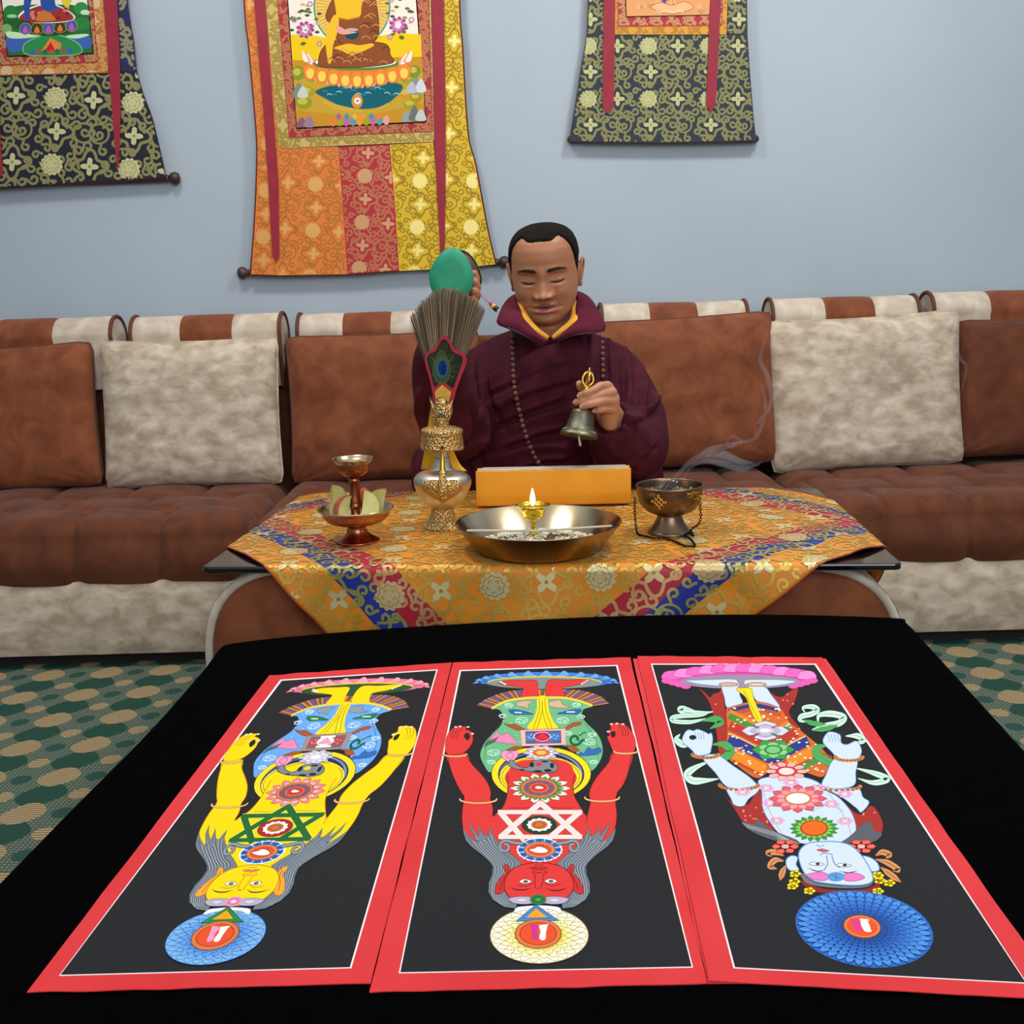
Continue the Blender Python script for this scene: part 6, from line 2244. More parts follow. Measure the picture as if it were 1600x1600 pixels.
# ------------------------------------------------------------------ the seated person
def remeshed(mb, voxel, smooth_it=2, name='tmp'):
    """one closed skin over all the shapes in mb: vertices and faces as numpy / lists"""
    o = mb.build(name, m_dark)
    rm = o.modifiers.new('r', 'REMESH')
    rm.mode = 'VOXEL'
    rm.voxel_size = voxel
    if smooth_it:
        sm_ = o.modifiers.new('s', 'SMOOTH')
        sm_.factor = 0.5
        sm_.iterations = smooth_it
    dg = bpy.context.evaluated_depsgraph_get()
    ev = o.evaluated_get(dg)
    me = ev.to_mesh()
    V = np.empty(len(me.vertices) * 3)
    me.vertices.foreach_get('co', V)
    V = V.reshape(-1, 3)
    N = np.empty(len(me.vertices) * 3)
    me.vertices.foreach_get('normal', N)
    N = N.reshape(-1, 3)
    Fs = [tuple(p.vertices) for p in me.polygons]
    ev.to_mesh_clear()
    bpy.data.objects.remove(o)
    return V, N, Fs


def mesh_from(name, V, Fs, mats, parent, cols=None):
    me = bpy.data.meshes.new(name)
    o0 = np.array(worldloc(parent))
    me.from_pydata((V - o0).tolist(), [], Fs)
    me.materials.append(mats)
    me.polygons.foreach_set('use_smooth', [True] * len(me.polygons))
    if cols is not None:
        at = me.color_attributes.new('col', 'FLOAT_COLOR', 'POINT')
        at.data.foreach_set('color', np.hstack([cols, np.zeros((len(cols), 1))]).ravel())
    me.update()
    o = bpy.data.objects.new(name, me)
    COL.objects.link(o)
    o.parent = parent
    return o


person = root('person', (0.085, 2.47, 0.40), 'person in maroon robes and yellow collar sitting cross-legged on the sofa, ringing a bell', 'person')

# head frame: chin at z = 0, face toward -y, local metres
HC = Vector((0.0945, 2.372, 0.800))
HZ = 0.935
HR = (Matrix.Rotation(math.radians(-7), 3, 'Z') @ Matrix.Rotation(math.radians(-3.0), 3, 'Y') @ Matrix.Rotation(math.radians(13), 3, 'X'))
PIV = Vector((0, 0.02, 0.06))


def head_w(p):
    p = Vector(p)
    return HC + PIV + HR @ (Vector((p.x, p.y, p.z * HZ)) - PIV)


ZK = [0.0, 0.006, 0.015, 0.03, 0.05, 0.07, 0.09, 0.115, 0.14, 0.16, 0.18, 0.198, 0.212, 0.222, 0.2275]
WK = [0.018, 0.032, 0.044, 0.058, 0.0665, 0.0708, 0.0728, 0.0742, 0.0745, 0.0742, 0.0712, 0.0640, 0.051, 0.031, 0.004]
FK = [0.066, 0.075, 0.081, 0.083, 0.083, 0.083, 0.084, 0.086, 0.0885, 0.0885, 0.085, 0.075, 0.058, 0.034, 0.004]
BK = [-0.030, -0.015, 0.005, 0.030, 0.055, 0.075, 0.088, 0.097, 0.100, 0.098, 0.092, 0.080, 0.062, 0.036, 0.004]


_zd = np.linspace(0, 0.2275, 456)


def _dense(K):
    d_ = np.interp(_zd, ZK, K)
    k_ = np.exp(-np.linspace(-2, 2, 31) ** 2)
    k_ /= k_.sum()
    sm1 = np.convolve(np.pad(d_, 15, mode='edge'), k_, 'valid')
    w1 = np.clip(np.minimum(_zd / 0.02, (0.2275 - _zd) / 0.02), 0, 1)
    return d_ * (1 - w1) + sm1 * w1


WD, FD, BD = _dense(WK), _dense(FK), _dense(BK)


def g(x, s): return np.exp(-(x / s) ** 2)


def face_bump(x, z, front):
    """how far the features stand out from the plain head, along -y"""
    ax_ = abs(x)
    d = 0.0
    # nose: ridge growing toward the tip, wings, flat underside
    t = np.clip((0.136 - z) / (0.136 - 0.078), 0, 1)
    under = sm(0.066, 0.0755, z)
    d += 0.0225 * (t ** 1.3) * g(x, 0.0090 + 0.0075 * t) * under * (z < 0.15)
    d += 0.005 * g(x, 0.012) * g(z - 0.0795, 0.008)
    d += 0.0105 * g(ax_ - 0.0175, 0.0070) * g(z - 0.0760, 0.0075)
    d -= 0.006 * g(ax_ - 0.009, 0.0045) * g(z - 0.0690, 0.003)
    d -= 0.003 * g(ax_ - 0.0265, 0.005) * g(z - 0.077, 0.010)
    # bridge
    d += 0.004 * g(x, 0.009) * g(z - 0.128, 0.012)
    # eye sockets, closed lids, brow ridge
    d -= 0.0105 * g(ax_ - 0.032, 0.0165) * g(z - 0.1185, 0.0115)
    d += 0.0095 * g(ax_ - 0.0325, 0.0125) * g(z - 0.1145, 0.0070)
    d -= 0.0030 * g(ax_ - 0.0325, 0.0155) * g(z - 0.1065, 0.0022)
    d -= 0.0020 * g(ax_ - 0.0325, 0.0150) * g(z - 0.1235, 0.0022)
    d += 0.0025 * g(ax_ - 0.034, 0.012) * g(z - 0.0995, 0.0040)
    d += 0.0035 * g(ax_ - 0.030, 0.022) * g(z - 0.1370, 0.0075)
    # cheeks and folds beside the mouth
    d += 0.0080 * g(ax_ - 0.043, 0.019) * g(z - 0.082, 0.021)
    fx = 0.020 + (0.078 - z) * 0.42
    d -= 0.0042 * g(ax_ - fx, 0.0045) * sm(0.040, 0.052, z) * (1 - sm(0.070, 0.082, z))
    # lips
    d += 0.0040 * g(x, 0.028) * g(z - 0.050, 0.016)
    d += 0.0068 * g(x, 0.0215) * g(z - 0.0550, 0.0046)
    d += 0.0105 * g(x, 0.0200) * g(z - 0.0412, 0.0060)
    d -= 0.0115 * g(x, 0.0240) * g(z - 0.0487, 0.0026)
    d -= 0.0016 * g(x, 0.0035) * g(z - 0.061, 0.006)
    d -= 0.0050 * g(x, 0.022) * g(z - 0.0315, 0.0050)
    d += 0.0055 * g(x, 0.016) * g(z - 0.0170, 0.0100)
    # temples
    d -= 0.003 * g(ax_ - 0.066, 0.012) * g(z - 0.142, 0.02)
    return d * front


def head_surf(a, z, off=0.0):
    """a: 0 is straight ahead (-y), positive toward +x"""
    w_ = np.interp(z, _zd, WD)
    f_ = np.interp(z, _zd, FD)
    b_ = np.interp(z, _zd, BD)
    s_, c_ = math.sin(a), math.cos(a)
    e = 2.0 / 2.35
    x = w_ * math.copysign(abs(s_) ** e, s_)
    yf = (f_ + b_) / 2
    y = (b_ - f_) / 2 - yf * math.copysign(abs(c_) ** e, c_)
    fr = float(sm(0.05, 0.45, c_))
    y -= face_bump(x, z, fr)
    # brow and cheek breadth
    n = Vector((s_, -c_, 0))
    p = Vector((x, y, z)) + n * off
    if z > 0.15: p += Vector((x, y, (z - 0.13))).normalized() * off * .6
    return p


zs = [0.0, 0.002, 0.005] + list(np.linspace(0.008, 0.16, 104)) + list(np.linspace(0.163, 0.2275, 30))
NA = 150
aa = []
for i in range(NA):
    t = -1 + 2 * i / NA
    aa.append(math.pi * (0.55 * t + 0.45 * t ** 3))
body = MB()
body.grid([[head_w(head_surf(a, z)) for a in aa] for z in zs], closed_u=True)
body.add([head_w(head_surf(a, zs[0])) for a in aa], [tuple(range(NA))])
body.add([head_w(head_surf(a, zs[-1])) for a in aa], [tuple(range(NA))])
# neck and jaw underside
body.tube([head_w((0, 0.030, 0.075)), head_w((0, 0.025, 0.03)), Vector((0.093, 2.405, 0.775)), Vector((0.090, 2.43, 0.70))], [0.052, 0.056, 0.060, 0.066], 28)
body.tube([head_w((0, 0.0, 0.02)), Vector((0.093, 2.375, 0.780)), Vector((0.092, 2.385, 0.757))], [0.043, 0.049, 0.049], 24)
body.tube([head_w((0, -0.035, 0.020)), head_w((0, 0.0, 0.012)), head_w((0, 0.03, 0.02))], [0.028, 0.036, 0.036], 20)
# ears
for s_ in (-1, 1):
    e0 = lambda y, z, o=0.0: head_w((s_ * (0.0735 + o), y, z))
    rim = [e0(0.006, 0.084, 0.001), e0(0.002, 0.098, 0.003), e0(0.004, 0.118, 0.006), e0(0.013, 0.133, 0.010), e0(0.024, 0.134, 0.012), e0(0.029, 0.121, 0.012), e0(0.027, 0.104, 0.009), e0(0.020, 0.090, 0.006), e0(0.013, 0.078, 0.003)]
    body.tube([Vector(p) for p in cr(rim, 4)], 0.0038, 8)
    body.sphere(e0(0.010, 0.079, 0.003), (0.005, 0.007, 0.008), 12, 8, HR)
    body.sphere(e0(0.018, 0.106, 0.003), (0.004, 0.014, 0.024), 14, 10, HR)
    body.sphere(e0(0.006, 0.103, 0.003), (0.005, 0.005, 0.007), 10, 8, HR)
# plain trunk, arms and folded legs beneath the robe
body.tube([Vector((0.09, 2.45, 0.72)), Vector((0.088, 2.47, 0.60)), Vector((0.085, 2.48, 0.46))], [0.085, 0.115, 0.12], 20)
for s_ in (-1, 1):
    body.tube([Vector((0.088 + s_ * 0.09, 2.50, 0.44)), Vector((0.088 + s_ * 0.20, 2.42, 0.44)), Vector((0.088 + s_ * 0.10, 2.38, 0.43))], [0.06, 0.055, 0.045], 14)
HANDR = [Vector((0.17, 2.44, 0.69)), Vector((0.262, 2.33, 0.56)), Vector((0.262, 2.25, 0.525)), Vector((0.225, 2.165, 0.575)), Vector((0.2035, 2.118, 0.612))]
body.tube(HANDR, [0.05, 0.044, 0.042, 0.033, 0.026], 14)
HANDL = [Vector((0.01, 2.44, 0.69)), Vector((-0.12, 2.33, 0.58)), Vector((-0.135, 2.26, 0.55)), Vector((-0.140, 2.125, 0.73)), Vector((-0.105, 2.105, 0.815))]
body.tube(HANDL, [0.05, 0.044, 0.042, 0.032, 0.026], 14)


def hp3(px, py, y): return PY(860 + px * .1125, 560 + py * .1125, y)


# the hand on the bell: palm behind the right, fingers across the front of the handle
body.tube([hp3(830, 880, 2.112), hp3(830, 740, 2.102), hp3(800, 560, 2.094), hp3(770, 430, 2.090)], [0.019, 0.022, 0.022, 0.016], 16, flat=1.0)
body.tube([hp3(855, 720, 2.094), hp3(845, 560, 2.086), hp3(790, 400, 2.082)], [0.016, 0.018, 0.013], 14)
FING = [
    ([(790, 385, 2.080), (690, 385, 2.062), (600, 440, 2.050), (500, 480, 2.049), (415, 512, 2.056)], [.0105, .0086, .0080, .0074, .0066]),
    ([(850, 470, 2.078), (720, 500, 2.060), (600, 545, 2.049), (460, 590, 2.053), (362, 608, 2.064)], [.0110, .0088, .0080, .0075, .0067]),
    ([(865, 590, 2.080), (760, 590, 2.060), (660, 615, 2.045), (550, 640, 2.043), (450, 665, 2.049)], [.0110, .0086, .0078, .0073, .0065]),
    ([(865, 715, 2.085), (790, 706, 2.068), (725, 710, 2.055), (670, 720, 2.052), (622, 728, 2.055)], [.0100, .0078, .0070, .0065, .0059]),
    ([(800, 640, 2.112), (640, 560, 2.122), (500, 450, 2.116), (420, 395, 2.106), (400, 355, 2.100)], [.0130, .0105, .0092, .0082, .0072]),
]
nails = []
for pts, rd in FING:
    q = [hp3(*p) for p in pts]
    c_ = [Vector(p) for p in cr(q, 4)]
    rr_ = np.interp(np.linspace(0, 4, len(c_)), range(5), rd)
    # knuckle swell
    rr_ = [r_ * (1 + 0.05 * math.cos(2 * math.pi * i / 4)) for i, r_ in enumerate(rr_)]
    body.tube(c_, rr_, 14)
    nails.append((q[-1], (q[-1] - q[-2]).normalized(), rd[-1]))


def hq(px, py, y): return PY(px, py, y)


# the other hand closed round the drum's waist
body.tube([hq(712, 496, 2.105), hq(716, 476, 2.10), hq(718, 456, 2.096)], [0.023, 0.026, 0.020], 14)
for pts in ([(724, 456, 2.104), (736, 447, 2.100), (743, 437, 2.092), (741, 428, 2.086)], [(726, 464, 2.102), (738, 458, 2.097), (745, 449, 2.088), (742, 441, 2.080)], [(726, 474, 2.102), (738, 468, 2.096), (745, 461, 2.086), (741, 455, 2.078)], [(722, 484, 2.102), (734, 479, 2.096), (741, 473, 2.086), (738, 468, 2.078)], [(702, 480, 2.100), (692, 462, 2.095), (690, 446, 2.090), (694, 436, 2.086)]):
    body.tube([Vector(p) for p in cr([hq(*p) for p in pts], 4)], list(np.linspace(.0112, .0082, 13)), 12)

V, N, Fs = remeshed(body, 0.0019, 2, 'bodytmp')
# skin tones: lips darker, lids and beard shadow slightly brown, recess shade painted in
HRi = HR.inverted()
L = (np.array(HRi) @ (V - np.array(HC + PIV)).T).T + np.array(PIV)
base_c = np.array(lin('#a9714f'))
cols = np.tile(base_c, (len(V), 1))
head_m = (L[:, 2] > -0.02) & (np.abs(L[:, 0]) < 0.1) & (L[:, 1] < 0.13) & (V[:, 2] > 0.76)
X_, Y_, Z_ = L[:, 0], L[:, 1], L[:, 2] / HZ
fr = head_m & (Y_ < -0.03)


def tint(mask_w, c):
    global cols
    w_ = np.clip(mask_w, 0, 1)[:, None]
    cols = cols * (1 - w_) + np.array(lin(c)) * w_


lipw = np.clip(1 - (np.abs(X_) / 0.0270) ** 2, 0, 1)
tint(fr * sm(0.0, 0.35, lipw) * ((Z_ > 0.0487) & (Z_ < 0.0487 + 0.0105 * lipw)) * 0.85, '#74403a')
tint(fr * sm(0.0, 0.35, lipw) * ((Z_ <= 0.0487) & (Z_ > 0.0487 - 0.0125 * lipw)) * 0.9, '#b8706f')
tint(fr * g(Z_ - 0.0490, 0.0024) * g(X_, 0.020) * 0.95, '#3c1c1a')  # shade painted where the lips part
tint(fr * g(Z_ - 0.0645, 0.006) * g(X_, 0.022) * 0.25, '#5c3a2c')
tint(fr * g(Z_ - 0.02, 0.014) * g(X_, 0.035) * 0.2, '#6a4434')
tint(fr * g(np.abs(X_) - 0.008, 0.0036) * g(Z_ - 0.0695, 0.0028) * 0.8, '#3c201a')  # shade painted into the nostrils
tint(head_m * (np.abs(X_) > 0.072) * 0.35, '#a85a48')
hand_m = (V[:, 1] < 2.13) & (V[:, 2] < 0.72)
tint(hand_m * 0.5, '#c08a6c')
m_skin = attr_mat('skin', 0.48, sss=0.12, bump=0.06, bscale=500, spec=0.45)
mesh_from('body', V, Fs, m_skin, person, cols)
bvh = BVHTree.FromPolygons([Vector(p) for p in V.tolist()], Fs)


def on_skin(px, py, lift=0.0):
    """the point of the skin that the photograph's pixel shows"""
    d_ = Vector(ray(px, py)).normalized()
    h = bvh.ray_cast(Vector((0, 0, H)), d_)
    return (h[0] - d_ * lift) if h[0] else None


# cropped hair
m_hair = mat('cropped_hair', '#0c0a08', 0.8, col2='#1a1613', scale=160, bump=0.9, bscale=700, bdist=0.002, spec=0.12)


def hairline(a):
    d_ = abs(math.degrees(a))
    return float(np.interp(d_, [0, 12, 22, 32, 42, 52, 60, 66, 72, 82, 92, 102, 112, 125, 180], [0.200, 0.199, 0.200, 0.205, 0.207, 0.198, 0.183, 0.160, 0.130, 0.112, 0.126, 0.132, 0.100, 0.070, 0.055]))


mb = MB()
rows = []
NH = 180
for i in range(36):
    t = i / 35
    row = []
    for j in range(NH):
        a = -math.pi + 2 * math.pi * j / NH
        z0 = hairline(a) + 0.0014 * noise.noise(Vector((a * 14, 3, 1)))
        z = z0 + (0.2272 - z0) * t
        row.append(head_w(head_surf(a, z, 0.0004 + 0.0026 * float(sm(0, 0.2, t)))))
    rows.append(row)
mb.grid(rows, closed_u=True)
mb.add(rows[-1], [tuple(range(NH))])
mb.build('hair', m_hair, person)


# eyebrows and the lashes of the lowered lids, laid on the skin
def on_face(x, z, lift):
    d_ = HR @ Vector((0, 1, 0))
    h = bvh.ray_cast(head_w((x, -0.25, z)), d_)
    return h[0] - d_ * lift


m_brow = mat('brow_hair', '#1d1511', 0.8)
for s_ in (-1, 1):
    mb = MB()
    pts = [(0.0125, 0.1345), (0.020, 0.1362), (0.030, 0.1380), (0.041, 0.1378), (0.053, 0.1335)]
    c_ = cr(pts, 6)
    n_ = len(c_)
    rows = []
    for i, (x, z) in enumerate(c_):
        hw = 0.0048 * (1 - 0.75 * (i / n_) ** 2) * min(1, .45 + i / 5)
        rows.append([on_face(s_ * x, z + hw * q, 0.0012 * (1 - q * q) + 0.0002) for q in (-1, -.5, 0, .5, 1)])
    mb.grid(rows)
    mb.build('eyebrow', m_brow, person)
    mb = MB()
    c_ = cr([(0.017, 0.1095), (0.024, 0.1075), (0.033, 0.1065), (0.042, 0.1085), (0.0475, 0.1115)], 6)
    n_ = len(c_)
    mb.tube([on_face(s_ * x, z, 0.0003) for x, z in c_], [0.0016 * math.sin(math.pi * (i + 1) / (n_ + 1)) ** .5 + 0.0002 for i in range(n_)], 6)
    mb.build('eyelashes', m_brow, person)

m_nail = mat('fingernail', '#c99a8c', 0.3, spec=0.6)
for k, (p, d_, r_) in enumerate(nails[:4]):
    view = (Vector((0, 0, H)) - p).normalized()
    n_ = (view - d_ * view.dot(d_)).normalized()
    M = Matrix((d_, d_.cross(n_), n_)).transposed()
    mb = MB()
    mb.sphere(p + d_ * r_ * 0.25 + n_ * r_ * 0.72, (r_ * .68, r_ * .55, r_ * .28), 14, 8, M)
    mb.build('fingernail', m_nail, person)

# ------------------------------------------------------------------ robe
robe = MB()


def ering(c, rx, ry, n=40, rot=0.0, pw=2.3):
    e = 2 / pw
    out = []
    for j in range(n):
        t = 2 * math.pi * j / n
        x = rx * math.copysign(abs(math.cos(t)) ** e, math.cos(t))
        y = ry * math.copysign(abs(math.sin(t)) ** e, math.sin(t))
        out.append(Vector(c) + Vector((x * math.cos(rot) - y * math.sin(rot), x * math.sin(rot) + y * math.cos(rot), 0)))
    return out


rows = [ering(*q) for q in [((.085, 2.49, .385), .235, .16), ((.085, 2.48, .45), .232, .165), ((.087, 2.465, .53), .215, .165), ((.089, 2.455, .61), .205, .158), ((.091, 2.45, .67), .195, .148), ((.092, 2.445, .715), .165, .130), ((.092, 2.44, .75), .118, .105), ((.093, 2.425, .772), .085, .090)]]
robe.grid(rows, closed_u=True)
robe.add(rows[0], [tuple(range(40))])
robe.add(rows[-1], [tuple(range(40))])


def limb(pts, rd, n=22):
    c_ = [Vector(p) for p in cr(pts, 6)]
    robe.tube(c_, list(np.interp(np.linspace(0, len(rd) - 1, len(c_)), range(len(rd)), rd)), n)


limb([(.185, 2.44, .700), (.240, 2.405, .655), (.272, 2.345, .580), (.270, 2.262, .520), (.232, 2.195, .545), (.213, 2.150, .580)], [.066, .078, .083, .084, .068, .052])
limb([(.185, 2.42, .66), (.255, 2.34, .56), (.255, 2.28, .50)], [.08, .09, .075])
limb([(.000, 2.44, .700), (-.060, 2.41, .655), (-.115, 2.345, .590), (-.120, 2.255, .570), (-.135, 2.175, .650), (-.142, 2.130, .720), (-.122, 2.112, .775)], [.066, .075, .078, .076, .066, .056, .048])
# lap: folded knees under the skirt
limb([(.02, 2.50, .44), (-.13, 2.45, .445), (-.17, 2.42, .435), (.02, 2.40, .425)], [.085, .085, .075, .065])
limb([(.15, 2.50, .44), (.26, 2.45, .44), (.295, 2.42, .43), (.15, 2.40, .425)], [.085, .080, .070, .065])
limb([(-.10, 2.41, .455), (.08, 2.385, .46), (.25, 2.41, .455)], [.065, .07, .065])
RV, RN, RF = remeshed(robe, 0.0055, 10, 'robetmp')


# folds: steps and ridges along lines seen from the front (x, z measured on the plane y = 2.25)
def fz(pts):
    return [((q := PY(px, py, 2.25)).x, q.z) for px, py in pts]


def curve_dist(X, Z, pts):
    """signed distance (positive above/left of travel) and how far along 0..1"""
    best = np.full(len(X), 1e9)
    sg = np.zeros(len(X))
    al = np.zeros(len(X))
    P = np.array(cr(pts, 6))
    nseg = len(P) - 1
    for i in range(nseg):
        a, b = P[i], P[i + 1]
        d_ = b - a
        l2 = d_.dot(d_)
        t = ((X - a[0]) * d_[0] + (Z - a[1]) * d_[1]) / l2
        tc = np.clip(t, 0, 1)
        dx, dz = X - (a[0] + tc * d_[0]), Z - (a[1] + tc * d_[1])
        ds = np.hypot(dx, dz)
        m_ = ds < best
        best = np.where(m_, ds, best)
        sg = np.where(m_, np.sign(d_[0] * dz - d_[1] * dx), sg)
        al = np.where(m_, (i + tc) / nseg, al)
    return best, sg, al


# perspective-scale each vertex onto the plane y = 2.25 as the camera sees it
kx = 2.25 / RV[:, 1]
RX, RZ = RV[:, 0] * kx, H + (RV[:, 2] - H) * kx
frontw = sm(0.05, 0.5, -RN[:, 1])
D = np.zeros(len(RV))


def ridge(pts, h, w_, fade=0.15):
    global D
    b_, s__, al = curve_dist(RX, RZ, fz(pts))
    D = D + h * np.exp(-(b_ / w_) ** 2) * sm(0, fade, al) * (1 - sm(1 - fade, 1, al))


def step(pts, h, w_, reach, fade=0.08):
    """cloth lying over: raised on the side below the line"""
    global D
    b_, s__, al = curve_dist(RX, RZ, fz(pts))
    sd = b_ * s__
    D = D + h * sm(-w_, w_, -sd) * np.exp(-(np.maximum(-sd, 0) / reach) ** 2) * sm(0, fade, al + .02) * (1 - sm(1 - fade, 1.02, al))


TOPS = [(752, 598), (785, 578), (830, 555), (872, 540), (915, 528)]
step(TOPS, 0.011, 0.0022, 0.10)
step([(735, 648), (790, 610), (850, 583), (915, 565)], 0.006, 0.003, 0.04)
step([(742, 690), (800, 662), (860, 640), (905, 628)], 0.006, 0.004, 0.045)
step([(728, 722), (790, 700), (850, 690), (890, 694)], 0.007, 0.004, 0.05)
for pts, h, w_ in (([(760, 618), (820, 588), (905, 560)], .004, .006), ([(770, 640), (830, 610), (900, 590)], .004, .007), ([(755, 668), (820, 640), (890, 615)], .005, .008), ([(760, 705), (830, 678), (885, 665)], .005, .008), ([(800, 730), (850, 715), (890, 715)], .005, .008),
                  ([(950, 520), (958, 580), (962, 640)], .006, .007), ([(975, 530), (985, 590), (985, 640)], .007, .008), ([(1000, 560), (1008, 600), (1005, 640)], .006, .007), ([(960, 640), (985, 655), (1015, 640), (1030, 615)], .009, .008), ([(965, 660), (990, 690), (1010, 720)], .007, .008), ([(985, 650), (1010, 680), (1025, 700)], .007, .007), ([(950, 690), (965, 710), (990, 735)], .006, .007),
                  ([(716, 560), (722, 610), (732, 660), (728, 700)], .007, .007), ([(740, 555), (742, 610), (738, 650)], .006, .006), ([(660, 600), (655, 650), (668, 690)], .006, .008), ([(690, 640), (700, 690), (715, 720)], .006, .008), ([(735, 740), (800, 745), (880, 745)], .006, .010), ([(910, 720), (950, 735), (990, 745)], .006, .010), ([(700, 560), (705, 620), (700, 680)], .006, .008)):
    ridge(pts, h, w_)
    # a groove runs beside each ridge
    ridge([(x + 5, y + 6) for x, y in pts], -h * .8, w_ * .8)
# the open jacket edge below the left collar wing (seen on the right)
b_, s__, al = curve_dist(RX, RZ, fz([(917, 520), (918, 560), (916, 600), (925, 650)]))
D += 0.006 * sm(-.002, .002, (RX - fz([(917, 560)])[0][0])) * np.exp(-(b_ / .03) ** 2) * sm(0, .1, al) * (1 - sm(.85, 1, al))
small = np.array([noise.noise(Vector((p[0] * 9, p[1] * 9, p[2] * 5))) * 0.005 + noise.noise(Vector((p[0] * 24 + 3, p[1] * 24, p[2] * 12))) * 0.0018 for p in RV])
RV2 = RV + RN * ((D * 2.0 * frontw) + small)[:, None]
# a hollow in the sleeve mouth where the forearm comes out
cuff_c, cuff_d = np.array((.206, 2.130, .598)), np.array(Vector((-.02, -.05, .055)).normalized())
rel = RV2 - cuff_c
axd = rel @ cuff_d
rad = np.linalg.norm(rel - axd[:, None] * cuff_d, axis=1)
hol = (axd > -0.015) & (rad < 0.046)
RV2[hol] -= cuff_d * (0.055 * sm(0, 1, (0.046 - rad[hol]) / 0.03))[:, None]
m_robe = mat('maroon_wool', '#3d0e1b', 0.85, col2='#4a1424', scale=26, bump=0.25, bscale=420, spec=0.2)
mesh_from('robe', RV2, RF, m_robe, person)
rbvh = BVHTree.FromPolygons([Vector(p) for p in RV2.tolist()], RF)


def on_robe(px, py, lift=0.0):
    d_ = Vector(ray(px, py)).normalized()
    h = rbvh.ray_cast(Vector((0, 0, H)), d_)
    return (h[0] - d_ * lift) if h[0] else None


# collars
def collar(name, top, bottom, m, th, bulge=0.006, ns=8):
    """sheet between two space curves given as (px, py, y)"""
    A = [PY(*p) for p in top]
    B = [PY(*p) for p in bottom]
    A, B = [Vector(p) for p in cr(A, ns)], [Vector(p) for p in cr(B, ns)]
    mb_ = MB()
    rows_ = []
    cc = Vector((.092, 2.40, .77))
    for q in np.linspace(0, 1, 9):
        row = []
        for a, b in zip(A, B):
            p = a.lerp(b, q)
            o_ = (p - cc)
            o_.z *= .3
            p = p + o_.normalized() * bulge * math.sin(math.pi * q) + Vector((0, 0, bulge * .6 * math.sin(math.pi * q)))
            row.append(p)
        rows_.append(row)
    mb_.grid(rows_)
    o = mb_.build(name, m, person)
    s2_ = o.modifiers.new('thick', 'SOLIDIFY')
    s2_.thickness = th
    s2_.offset = 0
    return o


m_robe2 = mat('maroon_fleece', '#511326', 0.9, col2='#5c1a2e', scale=30, bump=0.2, bscale=500, spec=0.2)
collar('jacket_collar', [(858, 534, 2.262), (838, 520, 2.262), (822, 500, 2.272), (811, 480, 2.31), (808, 466, 2.36), (830, 458, 2.46), (860, 456, 2.475), (890, 456, 2.46), (902, 464, 2.36), (900, 480, 2.31), (898, 500, 2.272), (882, 520, 2.262), (862, 534, 2.262)],
       [(850, 541, 2.258), (824, 527, 2.246), (798, 514, 2.246), (778, 506, 2.268), (783, 492, 2.34), (805, 470, 2.48), (860, 468, 2.51), (912, 470, 2.48), (937, 494, 2.34), (945, 515, 2.268), (925, 520, 2.246), (896, 524, 2.246), (870, 534, 2.258)], m_robe2, 0.004, 0.010)
m_shirt = mat('yellow_shirt', '#c98a1c', 0.7, col2='#d99c2c', scale=40)
collar('shirt_collar', [(858, 526, 2.274), (842, 514, 2.276), (830, 500, 2.285), (817, 480, 2.315), (812, 470, 2.36), (835, 462, 2.455), (860, 460, 2.46), (885, 462, 2.455), (897, 470, 2.36), (894, 482, 2.315), (890, 500, 2.285), (875, 514, 2.276), (862, 526, 2.274)],
       [(855, 533, 2.268), (832, 516, 2.262), (815, 500, 2.266), (811, 490, 2.30), (808, 478, 2.36), (832, 468, 2.462), (860, 466, 2.468), (888, 468, 2.462), (908, 478, 2.36), (907, 491, 2.30), (902, 500, 2.266), (884, 516, 2.262), (864, 532, 2.268)], m_shirt, 0.003, 0.004)
mb = MB()
zp = [(850, 541, 2.2565), (824, 527, 2.2445), (798, 514, 2.2445), (780, 507, 2.264)]
mb.tube([Vector(p) for p in cr([PY(*p) for p in zp], 6)], 0.0022, 6)
mb.build('zip_edge', mat('black_zip', '#19141a', 0.5), person)
mb = MB()
mb.tube([Vector(p) for p in cr([PY(*p) for p in [(870, 534, 2.2565), (896, 524, 2.2445), (925, 520, 2.2445), (943, 516, 2.264)]], 6)], 0.0022, 6)
mb.build('zip_edge', mat('black_zip', '#19141a', 0.5), person)

# ------------------------------------------------------------------ prayer beads
m_bead = mat('brown_bead', '#5d3a32', 0.5, col2='#6e483e', scale=60)
mroot = root('prayer_beads', on_robe(812, 640, 0.004), 'long string of round brown prayer beads hanging down the maroon robe', 'prayer beads')
for path in ([(802, 509), (801, 540), (802, 575), (804, 605), (812, 645), (823, 684), (836, 715), (853, 738)], [(940, 518), (941, 545), (942, 575), (942, 596)]):
    c_ = cr(path, 30)
    d_ = [0]
    for a, b in zip(c_, c_[1:]): d_.append(d_[-1] + math.dist(a, b))
    string = []
    for s_ in np.arange(0, d_[-1], 8.8):
        p = on_robe(np.interp(s_, d_, [q[0] for q in c_]), np.interp(s_, d_, [q[1] for q in c_]), 0.0045)
        if p is None: continue
        mb = MB()
        mb.sphere(p, 0.0058, 12, 8)
        mb.build('bead', m_bead, mroot)
        string.append(p)
    mb = MB()
    mb.tube(string, 0.001, 5)
    mb.build('string', m_dark, mroot)

